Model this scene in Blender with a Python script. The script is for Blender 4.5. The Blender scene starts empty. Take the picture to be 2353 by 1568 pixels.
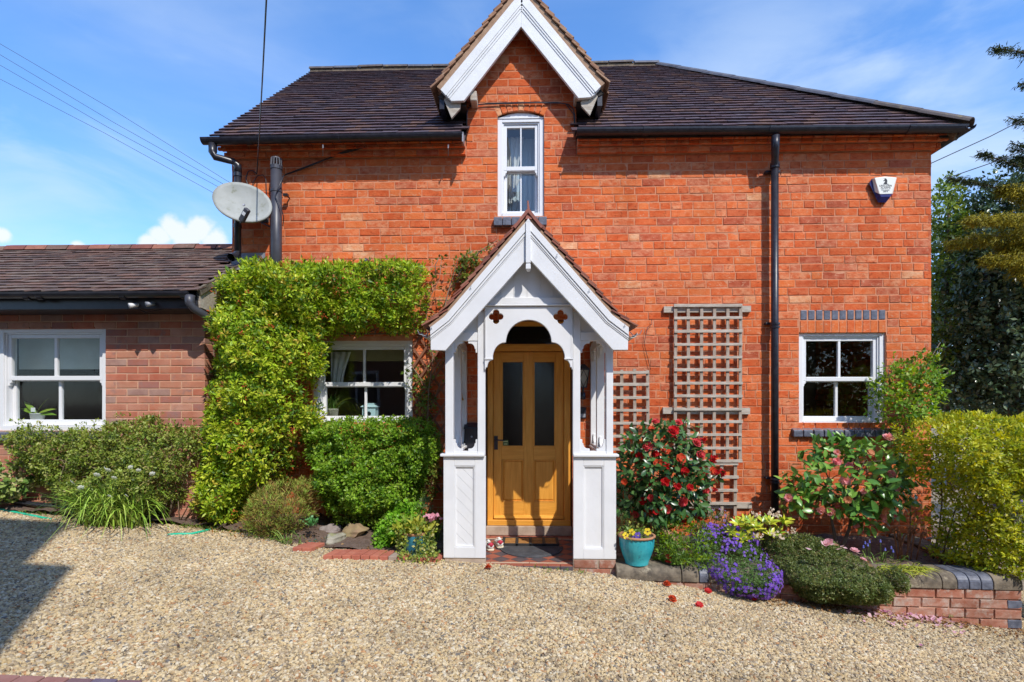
import bpy, bmesh, math, random
import numpy as np
from mathutils import Vector, Matrix
random.seed(7)
sc = bpy.context.scene
COL = sc.collection
# ------------------------------------------------------------------ camera
FD, HZ, YAW, D0, CZ = 1200.0, 930.0, math.radians(1.6), 5.71, 1.43
cam_d = bpy.data.cameras.new('camera')
cam_d.sensor_width = 36.0
cam_d.lens = 36.0 * FD / 2353.0
cam_d.shift_y = (HZ - 784.0) / 2353.0
cam_d.clip_start = 0.05
cam_d.clip_end = 2000.0
cam = bpy.data.objects.new('camera', cam_d)
COL.objects.link(cam)
cam.location = (0, -D0, CZ)
cam.rotation_euler = (math.radians(90), 0, YAW)
sc.camera = cam
# ------------------------------------------------------------------ light
SUN = Vector((0.58, -1.0, 1.2)).normalized()
sun_d = bpy.data.lights.new('sun', 'SUN')
sun_d.energy = 4.5
sun_d.angle = math.radians(0.53)
sun_d.color = (1.0, 0.955, 0.88)
sun = bpy.data.objects.new('sun', sun_d)
COL.objects.link(sun)
sun.rotation_euler = SUN.to_track_quat('Z', 'Y').to_euler()
sc.view_settings.view_transform = 'Standard'
sc.view_settings.look = 'None'
sc.view_settings.exposure = 0.0
sc.view_settings.gamma = 1.0
sc.view_settings.use_curve_mapping = False
world = bpy.data.worlds.new('World')
sc.world = world
world.use_nodes = True
def build_world():
 nt = world.node_tree
 nt.nodes.clear()
 N, L = nt.nodes.new, nt.links.new
 out = N('ShaderNodeOutputWorld')
 bg = N('ShaderNodeBackground')
 bg.inputs['Strength'].default_value = 0.15
 sky = N('ShaderNodeTexSky')
 sky.sky_type = 'NISHITA'
 sky.sun_disc = False
 sky.sun_elevation = math.asin(SUN.z)
 sky.sun_rotation = math.atan2(SUN.x, SUN.y)
 sky.altitude = 0
 sky.air_density = 1.0
 sky.dust_density = 0.3
 sky.ozone_density = 3.0
 hsv = N('ShaderNodeHueSaturation')
 hsv.inputs['Saturation'].default_value = 1.12
 hsv.inputs['Value'].default_value = 1.92
 flat = N('ShaderNodeGamma')
 flat.inputs[1].default_value = 0.90
 tint = N('ShaderNodeMixRGB')
 tint.blend_type = 'MULTIPLY'
 tint.inputs[0].default_value = 1
 tint.inputs[2].default_value = (0.87, 0.99, 1.18, 1)
 L(sky.outputs[0], flat.inputs[0])
 L(flat.outputs[0], tint.inputs[1])
 L(tint.outputs[0], hsv.inputs['Color'])
 tc = N('ShaderNodeTexCoord')
 # wispy high cloud, the same all round the sky
 mp = N('ShaderNodeMapping')
 mp.inputs['Rotation'].default_value = (0.25, 0.42, 0.3)
 mp.inputs['Scale'].default_value = (1.0, 1.3, 3.0)
 mp.inputs['Location'].default_value = (0.35, 0.2, 0.55)
 L(tc.outputs['Generated'], mp.inputs[0])
 n1 = N('ShaderNodeTexNoise')
 n1.inputs['Scale'].default_value = 1.25
 n1.inputs['Detail'].default_value = 7
 n1.inputs['Roughness'].default_value = 0.52
 n1.inputs['Distortion'].default_value = 0.6
 L(mp.outputs[0], n1.inputs[0])
 r1 = N('ShaderNodeMapRange')
 r1.interpolation_type = 'SMOOTHSTEP'
 r1.inputs[1].default_value = 0.37
 r1.inputs[2].default_value = 0.86
 r1.inputs[4].default_value = 0.62
 L(n1.outputs[0], r1.inputs[0])
 m1 = N('ShaderNodeMixRGB')
 m1.inputs[2].default_value = (5.4, 6.3, 7.4, 1)
 L(r1.outputs[0], m1.inputs[0])
 L(hsv.outputs[0], m1.inputs[1])
 # small cumulus heads low over the outbuilding
 prev = m1.outputs[0]
 def dirp(px, py):
  dx = (px - 1176.5) / FD
  v = Vector((dx * math.cos(YAW) - math.sin(YAW), dx * math.sin(YAW) + math.cos(YAW), (HZ - py) / FD))
  return v.normalized()
 nz = N('ShaderNodeTexNoise')
 nz.inputs['Scale'].default_value = 26
 nz.inputs['Detail'].default_value = 6
 nz.inputs['Roughness'].default_value = 0.6
 L(tc.outputs['Generated'], nz.inputs[0])
 # broad thin veils of high cloud
 va = None
 for (px, py, r, k) in ((120, 160, .34, 1.0), (330, 330, .25, .55), (150, 470, .16, .7), (480, 500, .14, .5), (1750, 270, .30, .8), (2150, 240, .36, 1.0), (1080, 75, .10, .35), (2600, 300, .5, .9), (-500, 250, .5, .8)):
  vd = N('ShaderNodeVectorMath')
  vd.operation = 'DISTANCE'
  vd.inputs[1].default_value = dirp(px, py)
  L(tc.outputs['Generated'], vd.inputs[0])
  mr = N('ShaderNodeMapRange')
  mr.interpolation_type = 'SMOOTHSTEP'
  mr.inputs[2].default_value = r
  mr.inputs[3].default_value = k
  mr.inputs[4].default_value = 0
  L(vd.outputs['Value'], mr.inputs[0])
  if va is None:
   va = mr.outputs[0]
  else:
   mx = N('ShaderNodeMath')
   mx.operation = 'MAXIMUM'
   L(va, mx.inputs[0])
   L(mr.outputs[0], mx.inputs[1])
   va = mx.outputs[0]
 nv = N('ShaderNodeTexNoise')
 nv.inputs['Scale'].default_value = 3.4
 nv.inputs['Detail'].default_value = 7
 nv.inputs['Roughness'].default_value = .55
 nv.inputs['Distortion'].default_value = .5
 mpv = N('ShaderNodeMapping')
 mpv.inputs['Rotation'].default_value = (0, .35, 0)
 mpv.inputs['Scale'].default_value = (.8, 1, 2.2)
 L(tc.outputs['Generated'], mpv.inputs[0])
 L(mpv.outputs[0], nv.inputs[0])
 rv = N('ShaderNodeMapRange')
 rv.interpolation_type = 'SMOOTHSTEP'
 rv.inputs[1].default_value = .40
 rv.inputs[2].default_value = .68
 rv.inputs[4].default_value = .72
 L(nv.outputs[0], rv.inputs[0])
 mv = N('ShaderNodeMath')
 mv.operation = 'MULTIPLY'
 L(va, mv.inputs[0])
 L(rv.outputs[0], mv.inputs[1])
 m3 = N('ShaderNodeMixRGB')
 m3.inputs[2].default_value = (4.9, 6.0, 7.4, 1)
 L(mv.outputs[0], m3.inputs[0])
 L(prev, m3.inputs[1])
 prev = m3.outputs[0]
 blobs = [(398, 528, .036), (372, 542, .030), (458, 528, .034), (428, 552, .04), (492, 556, .034), (348, 562, .026), (178, 566, .014), (2, 540, .018),
    (-600, 540, .08), (-700, 560, .07), (3300, 600, .07), (3420, 620, .08)]
 acc = None
 for (px, py, r) in blobs:
  vd = N('ShaderNodeVectorMath')
  vd.operation = 'DISTANCE'
  vd.inputs[1].default_value = dirp(px, py)
  L(tc.outputs['Generated'], vd.inputs[0])
  mr = N('ShaderNodeMapRange')
  mr.inputs[1].default_value = 0.0
  mr.inputs[2].default_value = r
  mr.inputs[3].default_value = 1.0
  mr.inputs[4].default_value = 0.0
  L(vd.outputs['Value'], mr.inputs[0])
  if acc is None:
   acc = mr.outputs[0]
  else:
   mx = N('ShaderNodeMath')
   mx.operation = 'MAXIMUM'
   L(acc, mx.inputs[0])
   L(mr.outputs[0], mx.inputs[1])
   acc = mx.outputs[0]
 ad = N('ShaderNodeMath')
 ad.operation = 'MULTIPLY_ADD'
 L(nz.outputs[0], ad.inputs[0])
 ad.inputs[1].default_value = 0.9
 L(acc, ad.inputs[2])
 r2 = N('ShaderNodeMapRange')
 r2.interpolation_type = 'SMOOTHSTEP'
 r2.inputs[1].default_value = 0.74
 r2.inputs[2].default_value = 1.12
 r2.inputs[4].default_value = 0.86
 L(ad.outputs[0], r2.inputs[0])
 m2 = N('ShaderNodeMixRGB')
 m2.inputs[2].default_value = (6.6, 6.8, 7.1, 1)
 L(r2.outputs[0], m2.inputs[0])
 L(prev, m2.inputs[1])
 L(m2.outputs[0], bg.inputs[0])
 L(bg.outputs[0], out.inputs[0])
build_world()
# ------------------------------------------------------------------ measuring helpers
def P(px, py, Y):
 """The point of the plane y = Y that the photograph shows at (px, py)."""
 dx = (px - 1176.5) / FD
 xd = dx * math.cos(YAW) - math.sin(YAW)
 yd = dx * math.sin(YAW) + math.cos(YAW)
 t = (Y + D0) / yd
 return Vector((t * xd, Y, CZ + t * (HZ - py) / FD))
def PX(px, Y):
 return P(px, 0, Y).x
def PZ(px, py, Y):
 return P(px, py, Y).z
def RC(x0, y0, x1, y1, Y):
 """pixel rectangle -> (X0, X1, Z0, Z1) on plane Y"""
 m = 0.5 * (x0 + x1)
 return PX(x0, Y), PX(x1, Y), PZ(m, y1, Y), PZ(m, y0, Y)
def zg(x):
 """height of the gravel, which falls gently to the right"""
 x = max(-9.0, min(7.0, x))
 return -0.02 - 0.072 * x - 0.036 * max(0, x - .9)
# ------------------------------------------------------------------ materials
MATS = {}
def M(name, c1, c2=None, nscale=12, rough=0.6, bump=0.0, bscale=60, spec=0.4, metal=0.0, stretch=(1, 1, 1),
  lo=0.35, hi=0.65, c3=None, n3=40, lo3=0.62, hi3=0.72, bdist=0.004, detail=5, obj_random=None, big=0.0):
 if name in MATS:
  return MATS[name]
 m = bpy.data.materials.new(name)
 m.use_nodes = True
 nt = m.node_tree
 N, L = nt.nodes.new, nt.links.new
 b = nt.nodes['Principled BSDF']
 b.inputs['Roughness'].default_value = rough
 b.inputs['Metallic'].default_value = metal
 b.inputs['Specular IOR Level'].default_value = spec
 b.inputs['Base Color'].default_value = (*c1, 1)
 geo = N('ShaderNodeNewGeometry')
 mp = N('ShaderNodeMapping')
 mp.inputs['Scale'].default_value = stretch
 L(geo.outputs['Position'], mp.inputs[0])
 if c2 is not None:
  n = N('ShaderNodeTexNoise')
  n.inputs['Scale'].default_value = nscale
  n.inputs['Detail'].default_value = detail
  n.inputs['Roughness'].default_value = 0.6
  L(mp.outputs[0], n.inputs[0])
  r = N('ShaderNodeMapRange')
  r.inputs[1].default_value = lo
  r.inputs[2].default_value = hi
  L(n.outputs[0], r.inputs[0])
  mx = N('ShaderNodeMixRGB')
  mx.inputs[1].default_value = (*c1, 1)
  mx.inputs[2].default_value = (*c2, 1)
  L(r.outputs[0], mx.inputs[0])
  last = mx.outputs[0]
  if c3 is not None:
   n_ = N('ShaderNodeTexNoise')
   n_.inputs['Scale'].default_value = n3
   n_.inputs['Detail'].default_value = 5
   n_.inputs['Roughness'].default_value = 0.65
   L(mp.outputs[0], n_.inputs[0])
   r_ = N('ShaderNodeMapRange')
   r_.inputs[1].default_value = lo3
   r_.inputs[2].default_value = hi3
   L(n_.outputs[0], r_.inputs[0])
   m_ = N('ShaderNodeMixRGB')
   m_.inputs[2].default_value = (*c3, 1)
   L(r_.outputs[0], m_.inputs[0])
   L(last, m_.inputs[1])
   last = m_.outputs[0]
  if obj_random:
   oi = N('ShaderNodeObjectInfo')
   cr = N('ShaderNodeValToRGB')
   cr.color_ramp.interpolation = 'CONSTANT'
   els = cr.color_ramp.elements
   while len(els) > 1:
    els.remove(els[-1])
   for i, (p, c) in enumerate(obj_random):
    e = els[0] if i == 0 else els.new(p)
    e.position = p
    e.color = (*c, 1)
   L(oi.outputs['Random'], cr.inputs[0])
   m_ = N('ShaderNodeMixRGB')
   m_.blend_type = 'MULTIPLY'
   m_.inputs[0].default_value = 1
   L(last, m_.inputs[1])
   L(cr.outputs[0], m_.inputs[2])
   last = m_.outputs[0]
  if big:
   # broad weathering: paler and sootier areas, rain-washed streaks
   mb_ = N('ShaderNodeMapping')
   mb_.inputs['Scale'].default_value = (1.1, 1.1, .55)
   L(geo.outputs['Position'], mb_.inputs[0])
   nb = N('ShaderNodeTexNoise')
   nb.inputs['Scale'].default_value = 1.5
   nb.inputs['Detail'].default_value = 6
   nb.inputs['Roughness'].default_value = .62
   L(mb_.outputs[0], nb.inputs[0])
   rb = N('ShaderNodeMapRange')
   rb.inputs[1].default_value = .3
   rb.inputs[2].default_value = .7
   rb.inputs[3].default_value = 1 - big
   rb.inputs[4].default_value = 1 + big * .45
   L(nb.outputs[0], rb.inputs[0])
   m_ = N('ShaderNodeMixRGB')
   m_.blend_type = 'MULTIPLY'
   m_.inputs[0].default_value = 1
   L(last, m_.inputs[1])
   L(rb.outputs[0], m_.inputs[2])
   last = m_.outputs[0]
  L(last, b.inputs['Base Color'])
 if bump:
  n2 = N('ShaderNodeTexNoise')
  n2.inputs['Scale'].default_value = bscale
  n2.inputs['Detail'].default_value = 6
  n2.inputs['Roughness'].default_value = 0.65
  L(mp.outputs[0], n2.inputs[0])
  bp = N('ShaderNodeBump')
  bp.inputs['Strength'].default_value = bump
  bp.inputs['Distance'].default_value = bdist
  L(n2.outputs[0], bp.inputs['Height'])
  L(bp.outputs[0], b.inputs['Normal'])
 MATS[name] = m
 return m
def leafmat(name, rough=0.45, transl=0.3, spec=0.35):
 """colour comes from each leaf's own colour attribute"""
 if name in MATS:
  return MATS[name]
 m = bpy.data.materials.new(name)
 m.use_nodes = True
 nt = m.node_tree
 N, L = nt.nodes.new, nt.links.new
 b = nt.nodes['Principled BSDF']
 at = N('ShaderNodeAttribute')
 at.attribute_name = 'col'
 L(at.outputs['Color'], b.inputs['Base Color'])
 b.inputs['Roughness'].default_value = rough
 b.inputs['Specular IOR Level'].default_value = spec
 tr = N('ShaderNodeBsdfTranslucent')
 br = N('ShaderNodeMixRGB')
 br.blend_type = 'MULTIPLY'
 br.inputs[0].default_value = 1
 br.inputs[2].default_value = (1.25, 1.2, 0.55, 1)
 L(at.outputs['Color'], br.inputs[1])
 L(br.outputs[0], tr.inputs[0])
 ms = N('ShaderNodeMixShader')
 ms.inputs[0].default_value = transl
 L(b.outputs[0], ms.inputs[1])
 L(tr.outputs[0], ms.inputs[2])
 L(ms.outputs[0], nt.nodes['Material Output'].inputs[0])
 MATS[name] = m
 return m
def glassmat(name, ior=1.65, tint=(0.85, 0.9, 0.9), rough=0.004, ribs=0.0):
 m = bpy.data.materials.new(name)
 m.use_nodes = True
 nt = m.node_tree
 nt.nodes.clear()
 N, L = nt.nodes.new, nt.links.new
 out = N('ShaderNodeOutputMaterial')
 mix = N('ShaderNodeMixShader')
 fr = N('ShaderNodeFresnel')
 geo = N('ShaderNodeNewGeometry')
 im = N('ShaderNodeMapRange')
 im.inputs[3].default_value = ior
 im.inputs[4].default_value = 1.0 / ior
 L(geo.outputs['Backfacing'], im.inputs[0])
 L(im.outputs[0], fr.inputs[0])
 tb = N('ShaderNodeBsdfTransparent')
 tb.inputs[0].default_value = (*tint, 1)
 gl = N('ShaderNodeBsdfGlossy')
 gl.inputs['Roughness'].default_value = rough
 n = N('ShaderNodeTexNoise')
 n.inputs['Scale'].default_value = 1.6 if not ribs else 1.0
 n.inputs['Detail'].default_value = 1
 mp = N('ShaderNodeMapping')
 mp.inputs['Scale'].default_value = (1, 1, 1) if not ribs else (140, 1, 6)
 L(geo.outputs['Position'], mp.inputs[0])
 L(mp.outputs[0], n.inputs[0])
 bp = N('ShaderNodeBump')
 bp.inputs['Strength'].default_value = 0.25
 bp.inputs['Distance'].default_value = 0.006 if not ribs else ribs
 L(n.outputs[0], bp.inputs['Height'])
 L(bp.outputs[0], gl.inputs['Normal'])
 L(fr.outputs[0], mix.inputs[0])
 L(tb.outputs[0], mix.inputs[1])
 L(gl.outputs[0], mix.inputs[2])
 L(mix.outputs[0], out.inputs[0])
 MATS[name] = m
 return m
# main wall bricks: soft orange-red handmade bricks in several firings
BR = []
_tones = [((.50, .098, .030), (.56, .145, .055)), ((.46, .082, .026), (.53, .125, .045)), ((.53, .115, .036), (.60, .18, .075)),
   ((.42, .080, .030), (.50, .13, .055)), ((.55, .125, .036), (.58, .165, .060)), ((.49, .105, .038), (.58, .23, .12)),
   ((.40, .085, .040), (.52, .19, .105)), ((.54, .20, .095), (.62, .34, .20)), ((.33, .066, .032), (.44, .12, .065))]
for i, (a, b_) in enumerate(_tones):
 a, b_ = tuple(v * k for v, k in zip(a, (1.24, 1.15, .98))), tuple(v * k for v, k in zip(b_, (1.2, 1.18, 1.1)))
 BR.append(M('orange_brick_%d' % i, a, b_, nscale=13, lo=.38, hi=.62, rough=0.88, bump=0.9, bscale=48, bdist=0.006, spec=0.15, stretch=(1, 1, 1.5),
    c3=((a[0] * .5, a[1] * .5, a[2] * .6) if i % 2 else (.66, .34, .20)), n3=19, lo3=0.56, hi3=0.70, big=.30))
BRW = [6, 5, 5, 2.5, 4, 5, 3, .45, 1.0]
MORTAR = M('warm_mortar', (.52, .195, .10), (.62, .29, .17), nscale=14, rough=0.95, bump=0.5, bscale=90, spec=0.1)
# outbuilding bricks: machine made, pink-brown
BA = []
for i, (a, b_) in enumerate([((.45, .17, .105), (.53, .24, .16)), ((.41, .145, .092), (.36, .17, .145)), ((.48, .21, .135), (.54, .28, .20)),
        ((.45, .13, .075), (.50, .19, .12)), ((.33, .18, .145), (.44, .27, .21)), ((.48, .17, .10), (.52, .25, .16))]):
 BA.append(M('pink_brick_%d' % i, a, b_, nscale=7, rough=0.85, bump=0.45, bscale=70, bdist=0.003, spec=0.15,
    c3=(.30, .18, .155), n3=8, lo3=0.55, hi3=0.72, big=.2))
MORTAR_A = M('pale_mortar', (.54, .31, .20), (.60, .38, .26), nscale=14, rough=0.95, bump=0.4, bscale=90, spec=0.1)
BBLUE = M('blue_brick', (.075, .08, .105), (.15, .16, .20), nscale=22, rough=0.45, bump=0.3, bscale=60, c3=(.25, .22, .2), n3=60, lo3=.66, hi3=.74)
BG = [M('garden_brick_%d' % i, a, b_, nscale=16, rough=0.9, bump=0.8, bscale=50, spec=0.15, c3=(.50, .41, .34), n3=11, lo3=.50, hi3=.68, big=.3)
  for i, (a, b_) in enumerate([((.36, .125, .075), (.45, .22, .15)), ((.30, .11, .065), (.4, .2, .14)), ((.40, .16, .10), (.46, .27, .2))])]
WHITE = M('white_paint', (.74, .735, .73), (.70, .695, .69), nscale=6, rough=0.38, bump=0.06, bscale=160, spec=0.4)
WOODWHITE = M('painted_timber', (.745, .74, .735), (.69, .685, .68), nscale=4, rough=0.42, bump=0.22, bscale=26, spec=0.35, stretch=(1, 1, 1), bdist=.002)
WORNWHITE = M('worn_white_paint', (.745, .74, .73), (.67, .665, .655), nscale=5, rough=0.5, bump=0.35, bscale=30, spec=0.35,
    c3=(.40, .37, .33), n3=17, lo3=0.69, hi3=0.73)
UPVC = M('white_frame', (.76, .76, .765), (.73, .73, .735), nscale=3, rough=0.28, spec=0.45)
BLACK = M('black_plastic', (.016, .016, .022), (.030, .030, .038), nscale=9, rough=0.33, bump=0.08, bscale=30, spec=0.5)
BLACKPIPE = M('grey_black_pipe', (.040, .040, .052), (.065, .065, .078), nscale=7, rough=0.42, spec=0.5)
BLACKPAINT = M('black_iron_paint', (.014, .014, .022), (.03, .03, .04), nscale=18, rough=0.36, bump=0.3, bscale=40, c3=(.2, .18, .16), n3=30, lo3=.7, hi3=.76)
DARKHOLE = M('dark_soffit', (.02, .018, .016), (.05, .04, .035), nscale=8, rough=0.9)
STONE = M('coping_stone', (.085, .070, .055), (.24, .195, .14), nscale=11, lo=.34, hi=.66, rough=0.92, bump=1.0, bscale=45, bdist=.006, c3=(.40, .34, .24), n3=9, lo3=.58, hi3=.7, spec=.15)
CONC = M('step_stone', (.36, .27, .20), (.46, .36, .27), nscale=14, rough=0.9, bump=0.4, bscale=80)
LEAD = M('lead_sheet', (.22, .23, .26), (.30, .31, .34), nscale=10, rough=0.55, metal=0.3)
DOORWOOD = M('golden_oak', (.66, .275, .032), (.80, .38, .060), nscale=5, rough=0.42, bump=0.1, bscale=40, stretch=(9, 9, 0.7), spec=0.45)
DOORWOOD_H = M('golden_oak_rail', (.66, .275, .032), (.80, .38, .060), nscale=5, rough=0.42, bump=0.1, bscale=40, stretch=(.7, 9, 9), spec=0.45)
TRELL = M('weathered_timber', (.36, .30, .235), (.52, .46, .385), nscale=6, rough=0.9, bump=0.5, bscale=40, stretch=(2, 8, 8), c3=(.16, .11, .08), n3=12, lo3=.66, hi3=.76)
TRELL_V = M('weathered_timber_upright', (.29, .22, .165), (.42, .35, .285), nscale=6, rough=0.9, bump=0.5, bscale=40, stretch=(8, 8, 2), c3=(.14, .10, .07), n3=12, lo3=.62, hi3=.74)
BROWNTRELL = M('brown_lattice', (.17, .065, .035), (.26, .11, .06), nscale=9, rough=0.85, bump=0.3, bscale=50)
TILES_MAIN = [M('plain_tile_dark_%d' % i, a, b_, nscale=11, rough=0.62, bump=0.5, bscale=60, spec=0.35, c3=c, n3=20, lo3=.63, hi3=.75)
    for i, (a, b_, c) in enumerate([((0.072, 0.044, 0.049), (0.109, 0.067, 0.073), (0.172, 0.116, 0.087)), ((0.056, 0.038, 0.045), (0.090, 0.062, 0.068), (0.156, 0.131, 0.131)),
            ((0.094, 0.053, 0.049), (0.131, 0.073, 0.067), (0.218, 0.131, 0.087)), ((0.078, 0.055, 0.065), (0.121, 0.087, 0.096), (0.203, 0.160, 0.146)),
            ((0.118, 0.065, 0.053), (0.172, 0.099, 0.073), (0.265, 0.175, 0.116))])]
TILES_ANNEX = [M('plain_tile_brown_%d' % i, a, b_, nscale=11, rough=0.75, bump=0.6, bscale=60, spec=0.3, c3=c, n3=18, lo3=.58, hi3=.72)
    for i, (a, b_, c) in enumerate([((.115, .070, .055), (.165, .100, .078), (.25, .19, .14)), ((.090, .060, .052), (.135, .092, .075), (.22, .18, .14)),
            ((.145, .082, .060), (.20, .115, .085), (.30, .22, .15)), ((.13, .092, .075), (.19, .135, .105), (.26, .22, .18))])]
TILES_DORM = [M('plain_tile_tan_%d' % i, a, b_, nscale=11, rough=0.8, bump=0.6, bscale=60, spec=0.2, c3=c, n3=18, lo3=.58, hi3=.72)
    for i, (a, b_, c) in enumerate([((.27, .14, .08), (.36, .2, .12), (.42, .3, .2)), ((.21, .11, .07), (.29, .16, .1), (.2, .12, .08)),
            ((.32, .18, .11), (.4, .25, .16), (.2, .1, .07))])]
TILES_PORCH = [M('plain_tile_red_%d' % i, a, b_, nscale=11, rough=0.75, bump=0.5, bscale=60, spec=0.25, c3=c, n3=18, lo3=.6, hi3=.74)
    for i, (a, b_, c) in enumerate([((.22, .075, .05), (.30, .105, .07), (.12, .06, .045)), ((.17, .06, .045), (.23, .085, .06), (.25, .15, .1)),
            ((.26, .10, .065), (.33, .14, .09), (.12, .07, .05))])]
RIDGEMORT = M('ridge_mortar', (.10, .075, .055), (.19, .14, .09), nscale=16, rough=.95, bump=.6, bscale=50)
BEDMORTAR = M('verge_mortar', (.30, .18, .11), (.40, .26, .17), nscale=16, rough=.95, bump=.6, bscale=50)
RIDGE = M('ridge_clay', (.075, .06, .055), (.12, .095, .085), nscale=9, rough=0.7, bump=0.5, bscale=40, c3=(.20, .16, .08), n3=14, lo3=.58, hi3=.72)
RIDGEBLUE = M('ridge_blue', (.07, .07, .085), (.12, .12, .14), nscale=9, rough=0.6, bump=0.4, bscale=40, c3=(.24, .2, .14), n3=14, lo3=.62, hi3=.75)
RIDGERED = M('ridge_red', (.24, .075, .05), (.31, .105, .07), nscale=14, rough=0.65, bump=0.3, bscale=60)
SOIL = M('soil', (.115, .075, .055), (.19, .13, .10), nscale=22, rough=0.97, bump=1.0, bscale=50, bdist=.02, c3=(.22, .17, .13), n3=60, lo3=.62, hi3=.7)
GROUNDM = M('gravel_bed', (.26, .195, .125), (.38, .30, .20), nscale=26, rough=0.95, bump=1.0, bscale=70, bdist=.012, c3=(.15, .11, .08), n3=70, lo3=.5, hi3=.6)
BARK = M('bark', (.10, .07, .05), (.17, .12, .085), nscale=20, rough=.9, bump=.7, bscale=40, stretch=(1, 1, .4))
TWIG = M('pale_twig', (.20, .14, .09), (.30, .22, .15), nscale=20, rough=.85)
GREENSTEM = M('green_stem', (.10, .16, .035), (.15, .22, .05), nscale=20, rough=.6)
ROOM = M('room_wall', (.34, .25, .20), (.38, .28, .23), nscale=3, rough=.9)
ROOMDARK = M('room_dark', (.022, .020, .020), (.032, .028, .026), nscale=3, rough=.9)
CURTAIN = M('cream_curtain', (.70, .69, .64), (.76, .75, .70), nscale=6, rough=.9)
LEAF = leafmat('leaf_soft', .42, .36, .35)
LEAFG = leafmat('leaf_glossy', .28, .15, .45)
PETAL = leafmat('petal', .55, .3, .2)
NEEDLE = leafmat('needle', .6, .2, .2)
GLASS = glassmat('window_glass', 1.62)
GLASSR = glassmat('ribbed_glass', 1.5, (.86, .9, .9), .06, ribs=.004)
GLASSD = glassmat('dormer_glass', 1.9, (.8, .84, .86))
GLASSO = glassmat('obscure_glass', 1.5, (.4, .42, .44), .15, ribs=.002)
# ------------------------------------------------------------------ object helpers
WLOC = {}
def thing(name, label, cat, loc=(0, 0, 0), group=None):
 o = bpy.data.objects.new(name, None)
 o.empty_display_size = 0.1
 COL.objects.link(o)
 o.location = loc
 o['label'] = label
 o['category'] = cat
 if group:
  o['group'] = group
 WLOC[o.name] = Vector(loc)
 return o
def tag(o, label=None, cat=None, group=None, kind=None):
 if label:
  o['label'] = label
 if cat:
  o['category'] = cat
 if group:
  o['group'] = group
 if kind:
  o['kind'] = kind
 return o
def link_mesh(name, me, parent=None, loc=(0, 0, 0), mat4=None):
 o = bpy.data.objects.new(name, me)
 COL.objects.link(o)
 pl = Vector((0, 0, 0))
 if parent is not None:
  o.parent = parent
  pl = WLOC[parent.name]
 if mat4 is not None:
  m = mat4.copy()
  WLOC[o.name] = m.translation.copy()
  m.translation = m.translation - pl
  o.matrix_local = m
 else:
  WLOC[o.name] = Vector(loc)
  o.location = Vector(loc) - pl
 return o
def mesh_np(name, V, F, mats, midx=None, col=None, smooth=False):
 """V (n,3); F list of tuples or (m,k) array"""
 me = bpy.data.meshes.new(name)
 if isinstance(F, np.ndarray):
  m, k = F.shape
  me.vertices.add(len(V))
  me.vertices.foreach_set('co', np.ascontiguousarray(V, dtype=np.float32).ravel())
  me.loops.add(m * k)
  me.loops.foreach_set('vertex_index', np.ascontiguousarray(F, dtype=np.int32).ravel())
  me.polygons.add(m)
  me.polygons.foreach_set('loop_start', np.arange(0, m * k, k, dtype=np.int32))
  me.update(calc_edges=True)
  me.validate()
 else:
  me.from_pydata([tuple(v) for v in V], [], F)
 for x in (mats if isinstance(mats, (list, tuple)) else [mats]):
  me.materials.append(x)
 if midx is not None:
  me.polygons.foreach_set('material_index', np.asarray(midx, dtype=np.int32))
 if smooth:
  me.polygons.foreach_set('use_smooth', np.ones(len(me.polygons), dtype=bool))
 if col is not None:
  a = me.attributes.new('col', 'FLOAT_COLOR', 'POINT')
  c = np.ones((len(V), 4), dtype=np.float32)
  c[:, :3] = col
  a.data.foreach_set('color', c.ravel())
 me.update()
 return me
def bevel(o, w=0.004, seg=2):
 md = o.modifiers.new('bevel', 'BEVEL')
 md.width = w
 md.segments = seg
 md.limit_method = 'ANGLE'
 md.angle_limit = math.radians(40)
 md.harden_normals = False
 return o
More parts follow.
